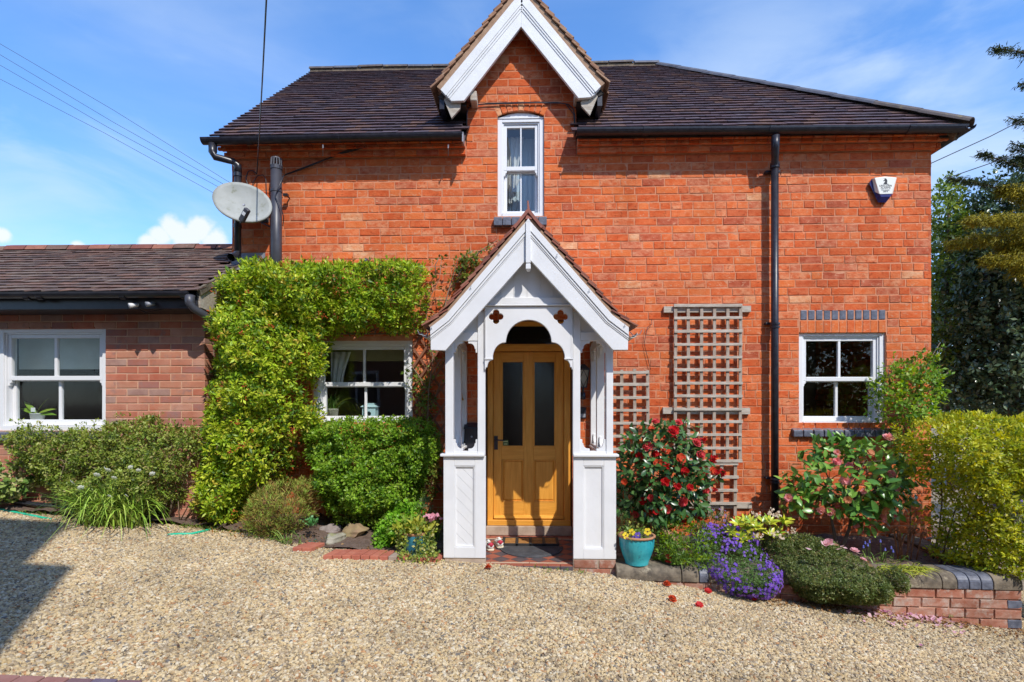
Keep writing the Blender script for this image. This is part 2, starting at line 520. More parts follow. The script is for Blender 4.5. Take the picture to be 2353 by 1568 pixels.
class MB:
 def __init__(s):
  s.v, s.f, s.m = [], [], []
 def add(s, vs, fs, mi=0):
  n = len(s.v)
  s.v += [tuple(v) for v in vs]
  s.f += [tuple(i + n for i in f) for f in fs]
  s.m += [mi] * len(fs)
  return s
 def box(s, x0, x1, y0, y1, z0, z1, mi=0):
  return s.add([(x0, y0, z0), (x1, y0, z0), (x1, y1, z0), (x0, y1, z0), (x0, y0, z1), (x1, y0, z1), (x1, y1, z1), (x0, y1, z1)],
      [(0, 1, 5, 4), (1, 2, 6, 5), (2, 3, 7, 6), (3, 0, 4, 7), (4, 5, 6, 7), (3, 2, 1, 0)], mi)
 def hexa(s, a, mi=0):
  """8 corners: 4 front (y0) counter-clockwise then 4 back"""
  return s.add(a, [(0, 1, 2, 3), (1, 5, 6, 2), (5, 4, 7, 6), (4, 0, 3, 7), (3, 2, 6, 7), (4, 5, 1, 0)], mi)
 def prism(s, poly, y0, y1, mi=0):
  """poly in (x, z), extruded from y0 (front) to y1"""
  n = len(poly)
  ar = sum(poly[i][0] * poly[(i + 1) % n][1] - poly[(i + 1) % n][0] * poly[i][1] for i in range(n))
  if ar < 0:
   poly = poly[::-1]
  vs = [(p[0], y0, p[1]) for p in poly] + [(p[0], y1, p[1]) for p in poly]
  fs = [tuple(range(n)), tuple(range(2 * n - 1, n - 1, -1))]
  fs += [(i + n, (i + 1) % n + n, (i + 1) % n, i) for i in range(n)]
  fs = fs[:2] + [tuple(reversed(f)) for f in [(i, (i + 1) % n, (i + 1) % n + n, i + n) for i in range(n)]]
  return s.add(vs, fs, mi)
 def prismx(s, poly, x0, x1, mi=0):
  """poly in (y, z), extruded along x"""
  n = len(poly)
  vs = [(x0, p[0], p[1]) for p in poly] + [(x1, p[0], p[1]) for p in poly]
  fs = [tuple(range(n - 1, -1, -1)), tuple(range(n, 2 * n))] + [(i, (i + 1) % n, (i + 1) % n + n, i + n) for i in range(n)]
  return s.add(vs, fs, mi)
 def tube(s, path, r, n=8, mi=0, caps=True):
  path = [Vector(p) for p in path]
  rs = r if isinstance(r, (list, tuple)) else [r] * len(path)
  base = len(s.v)
  up = None
  for i, p in enumerate(path):
   d = (path[min(i + 1, len(path) - 1)] - path[max(i - 1, 0)]).normalized()
   if up is None or abs(up.dot(d)) > .95:
    up = Vector((0, 0, 1)) if abs(d.z) < .9 else Vector((0, 1, 0))
   a = d.cross(up).normalized()
   b = a.cross(d).normalized()
   up = b
   for k in range(n):
    t = 2 * math.pi * k / n
    s.v.append(tuple(p + (a * math.cos(t) + b * math.sin(t)) * rs[i]))
  for i in range(len(path) - 1):
   for k in range(n):
    q = base + i * n
    s.f.append((q + k, q + k + n, q + (k + 1) % n + n, q + (k + 1) % n))
    s.m.append(mi)
  if caps:
   s.f.append(tuple(base + k for k in range(n)))
   s.m.append(mi)
   q = base + (len(path) - 1) * n
   s.f.append(tuple(q + k for k in range(n - 1, -1, -1)))
   s.m.append(mi)
  return s
 def lathe(s, prof, c=(0, 0, 0), n=24, mi=0, flute=None):
  """prof list of (r, z)"""
  base = len(s.v)
  for i, (r, z) in enumerate(prof):
   for k in range(n):
    t = 2 * math.pi * k / n
    rr = r
    if flute and flute[0] <= i <= flute[1] and k % 2:
     rr = r * flute[2]
    s.v.append((c[0] + rr * math.cos(t), c[1] + rr * math.sin(t), c[2] + z))
  for i in range(len(prof) - 1):
   for k in range(n):
    q = base + i * n
    s.f.append((q + k, q + (k + 1) % n, q + (k + 1) % n + n, q + k + n))
    s.m.append(mi)
  return s
 def build(s, name, mats, parent=None, smooth=False, kind=None, label=None, bev=0, seg=2):
  V = np.array(s.v, dtype=np.float64)
  c = (V.min(0) + V.max(0)) / 2
  me = mesh_np(name, V - c, s.f, mats, s.m, smooth=smooth)
  o = link_mesh(name, me, parent, c)
  if kind:
   o['kind'] = kind
  if label:
   o['label'] = label
  if bev:
   bevel(o, bev, seg)
  return o
def shape_solid(name, outer, holes, y0, y1, mat, parent, bev=0.0):
 """flat board cut to an outline with holes, (x, z) points, thickness y0..y1"""
 cu = bpy.data.curves.new(name, 'CURVE')
 cu.dimensions = '2D'
 cu.fill_mode = 'BOTH'
 cu.extrude = (y1 - y0) / 2 - bev
 cu.bevel_depth = bev
 cu.bevel_resolution = 0
 cu.offset = -bev
 for ring in [outer] + holes:
  sp = cu.splines.new('POLY')
  sp.points.add(len(ring) - 1)
  for p, q in zip(sp.points, ring):
   p.co = (q[0], q[1], 0, 1)
  sp.use_cyclic_u = True
 tmp = bpy.data.objects.new('tmp', cu)
 COL.objects.link(tmp)
 dg = bpy.context.evaluated_depsgraph_get()
 me = bpy.data.meshes.new_from_object(tmp.evaluated_get(dg))
 bpy.data.objects.remove(tmp)
 V = np.array([v.co for v in me.vertices])
 W = np.stack([V[:, 0], (y0 + y1) / 2 - V[:, 2], V[:, 1]], 1)
 c = (W.min(0) + W.max(0)) / 2
 me.vertices.foreach_set('co', (W - c).astype(np.float32).ravel())
 me.materials.clear()
 me.materials.append(mat)
 me.name = name
 me.update()
 return link_mesh(name, me, parent, c)
def arc(cx, cz, r, a0, a1, n=10):
 return [(cx + r * math.cos(math.radians(a0 + (a1 - a0) * i / n)), cz + r * math.sin(math.radians(a0 + (a1 - a0) * i / n))) for i in range(n + 1)]
# ------------------------------------------------------------------ bricks
def brick_geo(rng, ch=0.0035, rough=0.0025, dep=0.03):
 """unit brick: x and z in -.5..+.5 (scaled by the object), y from 0 (face) to dep"""
 v = []
 for (sx, sz) in ((-1, -1), (1, -1), (1, 1), (-1, 1)):
  v.append((sx * .5, dep, sz * .5))
 for (sx, sz) in ((-1, -1), (1, -1), (1, 1), (-1, 1)):
  v.append((sx * .5 + rng.uniform(-.006, .006), ch, sz * .5 + rng.uniform(-.018, .018)))
 for (sx, sz) in ((-1, -1), (1, -1), (1, 1), (-1, 1)):
  v.append((sx * (.5 - .016) + rng.uniform(-.008, .008), rng.uniform(-rough, rough), sz * (.5 - .05) + rng.uniform(-.035, .035)))
 f = [(8, 9, 10, 11)]
 for i in range(4):
  j = (i + 1) % 4
  f.append((4 + i, 4 + j, 8 + j, 8 + i))
  f.append((i, j, 4 + j, 4 + i))
 return np.array(v), f
def lay_courses(x0f, x1f, z0, z1, course, rng, ws=.237, wh=.118, joint=.010, holes=(), bond='garden'):
 """list of (xa, xb, za, zb) bricks; x0f/x1f give the wall's left and right edge at a height; holes = (xa, xb, za, zb)"""
 out = []
 n = int((z1 - z0) / course)
 for r in range(n):
  za, zb = z0 + r * course + joint / 2, z0 + (r + 1) * course - joint / 2
  zm = (za + zb) / 2
  xl, xr = x0f(zm), x1f(zm)
  if xr - xl < .05:
   continue
  free = [(xl, xr)]
  for (ha, hb, hz0, hz1) in holes:
   if hz0 < zm < hz1:
    nf = []
    for (a, b) in free:
     if hb <= a or ha >= b:
      nf.append((a, b))
     else:
      if ha > a:
       nf.append((a, ha))
      if hb < b:
       nf.append((hb, b))
    free = nf
  off = (r % 2) * ws * .5 + (0 if bond == 'stretcher' else rng.uniform(-.05, .05)) + (wh * .5 if (bond != 'stretcher' and r % 4 == 3) else 0)
  x = -12.0 + off
  cuts = []
  k = 0
  while x < 12:
   if bond == 'stretcher':
    w = ws
   elif r % 4 == 3:
    w = wh if (k % 2 == 0 or rng.random() < .35) else ws
   else:
    w = wh if rng.random() < .24 else ws * rng.uniform(.95, 1.03)
   cuts.append((x, x + w))
   x += w
   k += 1
  for (a, b) in free:
   segs = []
   for (ca, cb) in cuts:
    xa, xb = max(ca, a), min(cb, b)
    if xb - xa > .012:
     segs.append([xa, xb])
   if len(segs) > 1 and segs[0][1] - segs[0][0] < .06:
    segs[1][0] = segs[0][0]
    segs.pop(0)
   if len(segs) > 1 and segs[-1][1] - segs[-1][0] < .06:
    segs[-2][1] = segs[-1][1]
    segs.pop()
   for i, (xa, xb) in enumerate(segs):
    ja = joint / 2 if i > 0 else 0.001
    jb = joint / 2 if i < len(segs) - 1 else 0.001
    out.append((xa + ja, xb - jb, za, zb))
 return out
def place_bricks(parent, bricks, mats, weights, rng, frame=None, limit=300, prefer=None, proud=.0025, name='brick', rest='bricks', fixed=None, rough=.0025):
 """bricks as brick children of parent, the LIMIT largest in view singly, the rest joined"""
 frame = frame or Matrix.Identity(4)
 variants = {}
 geos = [brick_geo(rng, rough=rough) for _ in range(4)]
 idx = list(range(len(bricks)))
 tone = rng.choices(range(len(mats)), weights=weights, k=len(bricks)) if fixed is None else fixed
 order = sorted(idx, key=lambda i: -((prefer(bricks[i]) if prefer else 1) * (bricks[i][1] - bricks[i][0]) * (bricks[i][3] - bricks[i][2])))
 single = set(order[:limit])
 J = MB()
 for i in idx:
  b = bricks[i]
  g = rng.randrange(4)
  w, h = b[1] - b[0], b[3] - b[2]
  yf = (b[4] if len(b) > 4 else 0.0) + rng.uniform(-proud, proud)
  loc = Vector(((b[0] + b[1]) / 2, yf, (b[2] + b[3]) / 2))
  tilt = rng.uniform(-.004, .004)
  if i in single:
   key = (g, tone[i])
   if key not in variants:
    variants[key] = mesh_np(name, geos[g][0], geos[g][1], mats[tone[i]])
   m = frame @ Matrix.Translation(loc) @ Matrix.Rotation(tilt, 4, 'Y') @ Matrix.Diagonal((w, 1, h, 1))
   link_mesh(name, variants[key], parent, mat4=m)
  else:
   V = geos[g][0] * np.array([w, 1, h]) + np.array(loc)
   V = [frame @ Vector(v) for v in V]
   J.add(V, geos[g][1], tone[i])
 if J.v:
  J.build(rest, mats, parent, kind='stuff')
def skin(parent, name, x0, x1, z0, z1, y, holes, mat, extra_poly=None, reveal=.14, frame=None):
 """wall skin with rectangular holes and their reveals"""
 xs = sorted({x0, x1} | {h[0] for h in holes} | {h[1] for h in holes})
 zs = sorted({z0, z1} | {h[2] for h in holes} | {h[3] for h in holes})
 mb = MB()
 xs = [x for x in xs if x0 <= x <= x1]
 zs = [z for z in zs if z0 <= z <= z1]
 for i in range(len(xs) - 1):
  for j in range(len(zs) - 1):
   cx, cz = (xs[i] + xs[i + 1]) / 2, (zs[j] + zs[j + 1]) / 2
   if any(h[0] < cx < h[1] and h[2] < cz < h[3] for h in holes):
    continue
   mb.add([(xs[i], y, zs[j]), (xs[i + 1], y, zs[j]), (xs[i + 1], y, zs[j + 1]), (xs[i], y, zs[j + 1])], [(0, 1, 2, 3)])
 for h in holes:
  a, b, c, d = h
  for q in ([(a, c), (a, d)], [(b, d), (b, c)], [(a, d), (b, d)], [(b, c), (a, c)]):
   mb.add([(q[0][0], y, q[0][1]), (q[1][0], y, q[1][1]), (q[1][0], y + reveal, q[1][1]), (q[0][0], y + reveal, q[0][1])], [(0, 1, 2, 3)])
 if extra_poly:
  mb.add([(p[0], y, p[1]) for p in extra_poly], [tuple(range(len(extra_poly)))])
 return mb.build(name, mat, parent)
# ------------------------------------------------------------------ roof tiles
def tile_geo(w, ln, th, lift, rng):
 v = []
 for (u, vv, top) in ((-1, 0, 0), (1, 0, 0), (1, 1, 0), (-1, 1, 0), (-1, 0, 1), (1, 0, 1), (1, 1, 1), (-1, 1, 1)):
  z = lift * (1 - vv) + (th if top else 0) + rng.uniform(-.0015, .0015)
  v.append((u * w / 2, vv * ln + rng.uniform(-.004, .004) * (1 - vv), z))
 f = [(0, 1, 5, 4), (1, 2, 6, 5), (3, 0, 4, 7), (4, 5, 6, 7), (3, 2, 1, 0)]
 return np.array(v), f
def tile_slope(parent, O, U, V, mats, weights, rng, ulen, vlen, gauge, w, inside=None, th=.013, limit=300, prefer=None, name='roof_tile', rest='roof_tiles', jit=.006, rag=0.0):
 """plain tiles on the plane through O spanned by U (along the eave) and V (up the slope)"""
 U, V = Vector(U).normalized(), Vector(V).normalized()
 Nn = U.cross(V).normalized()
 if Nn.z < 0:
  Nn = -Nn
 right = U if U.cross(V).dot(Nn) > 0 else -U
 basis = Matrix((right, V, Nn)).transposed().to_4x4()
 rows = int(vlen / gauge + .5)
 lift = th * 1.9
 geos = [tile_geo(w - .004, gauge * 1.75, th, lift, rng) for _ in range(3)]
 items = []
 for r in range(rows):
  n = int(ulen / w) + 2
  sag = rng.uniform(-jit, jit)
  for k in range(-1, n):
   u = (k + .5 + (r % 2) * .5) * w
   v = r * gauge
   half = 0
   if r % 2 and abs(u) < w * .1:
    u, half = w * .25, 1
   if u < w * .2 or u > ulen - w * .2:
    continue
   if inside and not inside(u, v + gauge * .5):
    continue
   items.append((u, v + sag + rng.uniform(-rag, rag), r, half))
 pos = [Vector(O) + U * it[0] + V * it[1] + Nn * rng.uniform(0, .004) for it in items]
 order = sorted(range(len(items)), key=lambda i: prefer(pos[i], items[i]) if prefer else items[i][1])
 single = set(order[:limit])
 tone = rng.choices(range(len(mats)), weights=weights, k=len(items))
 variants = {}
 J = MB()
 for i in range(len(items)):
  g = rng.randrange(3)
  m = Matrix.Translation(pos[i]) @ basis @ Matrix.Rotation(rng.uniform(-.012, .012), 4, 'Z') @ Matrix.Rotation(rng.uniform(-.012, .012), 4, 'Y')
  if items[i][3]:
   m = m @ Matrix.Diagonal((.5, 1, 1, 1))
  if i in single:
   key = (g, tone[i])
   if key not in variants:
    variants[key] = mesh_np(name, geos[g][0], geos[g][1], mats[tone[i]])
   link_mesh(name, variants[key], parent, mat4=m)
  else:
   J.add([m @ Vector(v) for v in geos[g][0]], geos[g][1], tone[i])
 if J.v:
  J.build(rest, mats, parent, kind='stuff')
# ------------------------------------------------------------------ leaves
def nrm(a):
 return a / np.maximum(np.linalg.norm(a, axis=1, keepdims=True), 1e-9)
def leaf_arrays(Pp, D, Nn, L, W, fold=.18, droop=.12, wide=.45):
 n = len(Pp)
 D = nrm(D)
 S = nrm(np.cross(D, Nn))
 Nn = np.cross(S, D)
 L = np.broadcast_to(np.asarray(L, float), (n,))[:, None]
 W = np.broadcast_to(np.asarray(W, float), (n,))[:, None]
 base = Pp
 mid = Pp + D * L * .5 - Nn * W * fold
 tip = Pp + D * L - Nn * L * droop
 lf = Pp + D * L * wide + S * W * .5
 rt = Pp + D * L * wide - S * W * .5
 V = np.stack([base, rt, mid, lf, tip], 1).reshape(-1, 3)
 o = (np.arange(n) * 5)[:, None, None]
 F = (np.array([[0, 1, 2], [0, 2, 3], [1, 4, 2], [2, 4, 3]])[None] + o).reshape(-1, 3)
 return V, F
def palette(rng, n, cols, wts=None, jit=.18):
 cols = np.array(cols)
 w = None if wts is None else np.array(wts) / sum(wts)
 c = cols[rng.choice(len(cols), n, p=w)]
 return np.clip(c * (1 + rng.uniform(-jit, jit, (n, 1))) * (1 + rng.uniform(-.06, .06, (n, 3))), 0.002, .95)
def leaf_part(name, Pp, D, Nn, L, W, col, mat, parent, fold=.18, droop=.12, wide=.45, kind=None):
 V, F = leaf_arrays(Pp, D, Nn, L, W, fold, droop, wide)
 c = (V.min(0) + V.max(0)) / 2
 me = mesh_np(name, V - c, F, mat, col=np.repeat(col, 5, axis=0))
 o = link_mesh(name, me, parent, c)
 if kind:
  o['kind'] = kind
 return o
def rosettes(rng, C, A, k, spread, L, W, cols, wts, lj=.3, tipcol=None):
 """k leaves round each twig tip C with axis A"""
 n = len(C)
 Pp = np.repeat(C, k, axis=0)
 Ax = np.repeat(nrm(A), k, axis=0)
 R = nrm(rng.normal(size=(n * k, 3)))
 D = nrm(Ax * (1 - spread) + R * spread + np.array([0, 0, .12]))
 Nn = nrm(Ax * .8 + rng.normal(size=(n * k, 3)) * .5 + np.array([0, 0, .5]))
 Pp = Pp + R * L * .25 - Ax * (rng.random((n * k, 1)) * L * .9)
 Ls = L * (1 + rng.uniform(-lj, lj, n * k))
 Ws = W * (Ls / L)
 pc = palette(rng, n, cols, wts, .16)
 col = np.repeat(pc, k, axis=0) * (1 + rng.uniform(-.15, .15, (n * k, 1)))
 return Pp, D, Nn, Ls, Ws, np.clip(col, .002, .95)
def in_poly(x, z, poly):
 c = np.zeros(len(x), bool)
 n = len(poly)
 for i in range(n):
  x1, z1 = poly[i]
  x2, z2 = poly[(i + 1) % n]
  cond = ((z1 > z) != (z2 > z)) & (x < (x2 - x1) * (z - z1) / (z2 - z1 + 1e-12) + x1)
  c ^= cond
 return c
def poly_dist(x, z, poly):
 """distance to the outline and outward direction"""
 best = np.full(len(x), 1e9)
 gx, gz = np.zeros(len(x)), np.zeros(len(x))
 n = len(poly)
 for i in range(n):
  x1, z1 = poly[i]
  x2, z2 = poly[(i + 1) % n]
  dx, dz = x2 - x1, z2 - z1
  t = np.clip(((x - x1) * dx + (z - z1) * dz) / (dx * dx + dz * dz + 1e-12), 0, 1)
  qx, qz = x1 + t * dx, z1 + t * dz
  d = np.hypot(x - qx, z - qz)
  u = d < best
  best = np.where(u, d, best)
  gx = np.where(u, qx - x, gx)
  gz = np.where(u, qz - z, gz)
 return best, gx / np.maximum(best, 1e-6), gz / np.maximum(best, 1e-6)
def lumps(x, z, rng, s=3.0, n=10):
 v = np.zeros(len(x))
 for _ in range(n):
  a, b, p = rng.normal(0, s), rng.normal(0, s), rng.uniform(0, 6.28)
  v += np.sin(a * x + b * z + p)
 return v / math.sqrt(n)
def mass(rng, poly_px, Yb, thick, n, edge=.25, lump=.06, inner=.5, ref=.6, ragged=.03, ls=5.0, back=None):
 """twig tips filling a rounded mass whose outline the photograph shows; Yb = back plane, grows forward by thick"""
 Yr = Yb - thick * ref
 poly = [(lambda q: (q.x, q.z))(P(a, b, Yr)) for a, b in poly_px]
 px = np.array(poly)
 lo, hi = px.min(0) - ragged, px.max(0) + ragged
 x = rng.uniform(lo[0], hi[0], n * 4)
 z = rng.uniform(lo[1], hi[1], n * 4)
 d, gx, gz = poly_dist(x, z, poly)
 ins = in_poly(x, z, poly)
 sd = np.where(ins, d, -d) + lumps(x, z, rng, 9.0) * ragged * .6
 keep = np.where(sd > 0)[0][:n]
 x, z, sd, gx, gz, ins = x[keep], z[keep], sd[keep], gx[keep], gz[keep], ins[keep]
 q = 1 - np.clip(sd / edge, 0, 1)
 prof = thick * np.sqrt(np.maximum(1 - q * q, .02))
 lp = lumps(x, z, rng, ls) * lump + lumps(x, z, rng, ls * 3) * lump * .5
 u = rng.random(len(x)) ** inner
 if back:
  Yb = back(x, z)
 y = Yb - np.maximum(prof + lp, .03) * u
 C = np.stack([x, y, z], 1)
 s = np.where(ins, 1, -1)
 A = np.stack([gx * q * s, -(1.05 - q), gz * q * s], 1) + rng.normal(0, .25, (len(x), 3)) + np.array([0, 0, .25])
 return C, nrm(A)
def ellipsoid(rng, c, r, n, shell=.35, upper=False, lump=.1):
 d = nrm(rng.normal(size=(n, 3)))
 if upper:
  d[:, 2] = np.abs(d[:, 2])
 k = 1 - shell * rng.random((n, 1)) ** 1.6
 w = 1 + lump * (np.sin(d[:, :1] * 7 + c[0] * 3) * np.sin(d[:, 1:2] * 8 + 1) + np.sin(d[:, 2:] * 9 + c[2]))
 C = np.array(c) + d * np.array(r) * k * w
 return C, nrm(d / np.array(r))
def twigs(name, mat, parent, starts, ends, r=.006, bend=.06, rng=None, n=5, kids=0):
 mb = MB()
 for s, e in zip(starts, ends):
  s, e = Vector(s), Vector(e)
  off = Vector((rng.normal(0, bend), rng.normal(0, bend), rng.normal(0, bend)))
  path = [s.lerp(e, t) + off * math.sin(t * math.pi) for t in (0, .25, .5, .75, 1)]
  mb.tube(path, [r, r * .9, r * .75, r * .6, r * .4], n)
  for _ in range(kids):
   t = rng.uniform(.35, .95)
   p = s.lerp(e, t) + off * math.sin(t * math.pi)
   q = p + min(.14, (e - s).length * .25) * Vector((rng.normal(), rng.normal() - .3, abs(rng.normal()) * .7)).normalized()
   mb.tube([p, p.lerp(q, .5) + Vector((0, 0, .01)), q], [r * .5, r * .4, r * .25], 4)
 return mb.build(name, mat, parent, smooth=True)
def flower_mesh(name, col1, col2, R=.045, rings=3, per=6, rng=None, cup=.5, mat=None, centre=None):
 V, F, Cc = [], [], []
 for r in range(rings):
  rad = R * (1 - .27 * r)
  lift = cup * R * .35 * r
  for k in range(per):
   a = 2 * math.pi * (k + .5 * r) / per + rng.uniform(-.15, .15)
   ca, sa = math.cos(a), math.sin(a)
   w = rad * .62
   b = len(V)
   rise = cup * R * (.35 + .35 * r)
   for (u, s, h) in ((.05, 0, 0), (.62, -1, .5), (.62, 1, .5), (.62, 0, .22), (1.0, 0, 1.0 + rng.uniform(-.3, .2)), (.92, -.6, .95), (.92, .6, .95)):
    x, y = u * rad, s * w * .72
    V.append((x * ca - y * sa, x * sa + y * ca, lift + rise * h))
    t = rng.uniform(0, 1)
    Cc.append(tuple(c1 * (1 - t) + c2 * t for c1, c2 in zip(col1, col2)))
   F += [(b, b + 1, b + 3), (b, b + 3, b + 2), (b + 1, b + 5, b + 3), (b + 3, b + 5, b + 4), (b + 3, b + 4, b + 6), (b + 3, b + 6, b + 2)]
 if centre:
  b = len(V)
  V += [(R * .2 * math.cos(t * 1.05), R * .2 * math.sin(t * 1.05), cup * R * .75) for t in range(6)]
  Cc += [centre] * 6
  F += [tuple(range(b, b + 6))]
 return mesh_np(name, np.array(V), F, mat or PETAL, col=np.array(Cc), smooth=False)
def big_leaf_mesh(name, L, W, col, mat, fold=.12, droop=.15, tipw=.35):
 V = []
 for (v, w, h) in ((0, .06, 0), (.25, .40, 0), (.55, .5, 0), (.82, .28, 0), (1.0, 0, 0)):
  z = -droop * L * v * v
  V.append((-w * W, v * L, z + (fold * W if w > .1 else 0)))
  V.append((0, v * L, z))
  V.append((w * W, v * L, z + (fold * W if w > .1 else 0)))
 F = []
 for i in range(4):
  a = i * 3
  F += [(a, a + 1, a + 4, a + 3), (a + 1, a + 2, a + 5, a + 4)]
 c = np.tile(np.array(col), (len(V), 1))
 c[1::3] *= 1.25
 return mesh_np(name, np.array(V), F, mat, col=c, smooth=True)
def orient(p, d, n, s=1.0):
 d = Vector(d).normalized()
 r = d.cross(Vector(n)).normalized()
 u = r.cross(d)
 return Matrix.Translation(Vector(p)) @ Matrix((r, d, u)).transposed().to_4x4() @ Matrix.Scale(s, 4)
def leaf_objects(parent, rng, Pp, D, Nn, meshes, smin=.75, smax=1.15, name='leaf', limit=290):
 n = len(Pp)
 rest = []
 for i in range(n):
  me = meshes[rng.integers(len(meshes))]
  m = orient(Pp[i], D[i], Nn[i], rng.uniform(smin, smax))
  if i < limit:
   link_mesh(name, me, parent, mat4=m)
  else:
   rest.append((me, m))
 if rest:
  V, F, Cc = [], [], []
  for me, m in rest:
   b = len(V)
   V += [tuple(m @ v.co) for v in me.vertices]
   Cc += [tuple(c.color[:3]) for c in me.attributes['col'].data]
   F += [tuple(i + b for i in p.vertices) for p in me.polygons]
  V = np.array(V)
  c = (V.min(0) + V.max(0)) / 2
  o = link_mesh('leaves', mesh_np('leaves', V - c, F, rest[0][0].materials[0], col=np.array(Cc), smooth=True), parent, c)
  o['kind'] = 'stuff'
def strap(mb, base, d, L, w, droop, rng, seg=6):
 """a strap leaf that arches over"""
 d = Vector(d).normalized()
 side = d.cross(Vector((0, 0, 1)))
 side = side.normalized() if side.length > .05 else Vector((1, 0, 0))
 tw = Matrix.Rotation(rng.uniform(-.9, .9), 3, d)
 side = tw @ side
 vs = []
 for i in range(seg + 1):
  t = i / seg
  p = Vector(base) + d * L * t + Vector((d.x, d.y, 0)) * L * .35 * t * t - Vector((0, 0, droop * L * t * t * t))
  ww = w * (1 - .85 * t * t)
  vs += [p - side * ww / 2, p + side * ww / 2]
 mb.add(vs, [(2 * i, 2 * i + 1, 2 * i + 3, 2 * i + 2) for i in range(seg)])
# ================================================================== GROUND
def build_ground():
 # one sheet to the horizon: fine near the house, coarse far away
 xs = [-900, -200, -60, -25, -14, -9] + [i * .5 for i in range(-16, 15)] + [9, 14, 25, 60, 200, 900]
 ys = [-900, -200, -60, -25, -14, -9] + [i * .5 for i in range(-14, 6)] + [6, 12, 25, 60, 200, 900]
 xs = sorted(xs + [PORCH_L + .02, PORCH_L + .05, PORCH_R - .05, PORCH_R - .02])
 ys = sorted(ys + [-1.06, -1.03])
 V, F = [], []
 for y in ys:
  for x in xs:
   dip = .2 if PORCH_L + .03 < x < PORCH_R - .03 and -1.05 < y < .3 else 0
   V.append((x, y, zg(x) - dip))
 nx = len(xs)
 for j in range(len(ys) - 1):
  for i in range(nx - 1):
   F.append((j * nx + i, j * nx + i + 1, (j + 1) * nx + i + 1, (j + 1) * nx + i))
 o = link_mesh('ground', mesh_np('ground', np.array(V, float), F, GROUNDM))
 tag(o, kind='structure')
PORCH_L, PORCH_R = PX(1018, -1.08), PX(1416, -1.08)
build_ground()
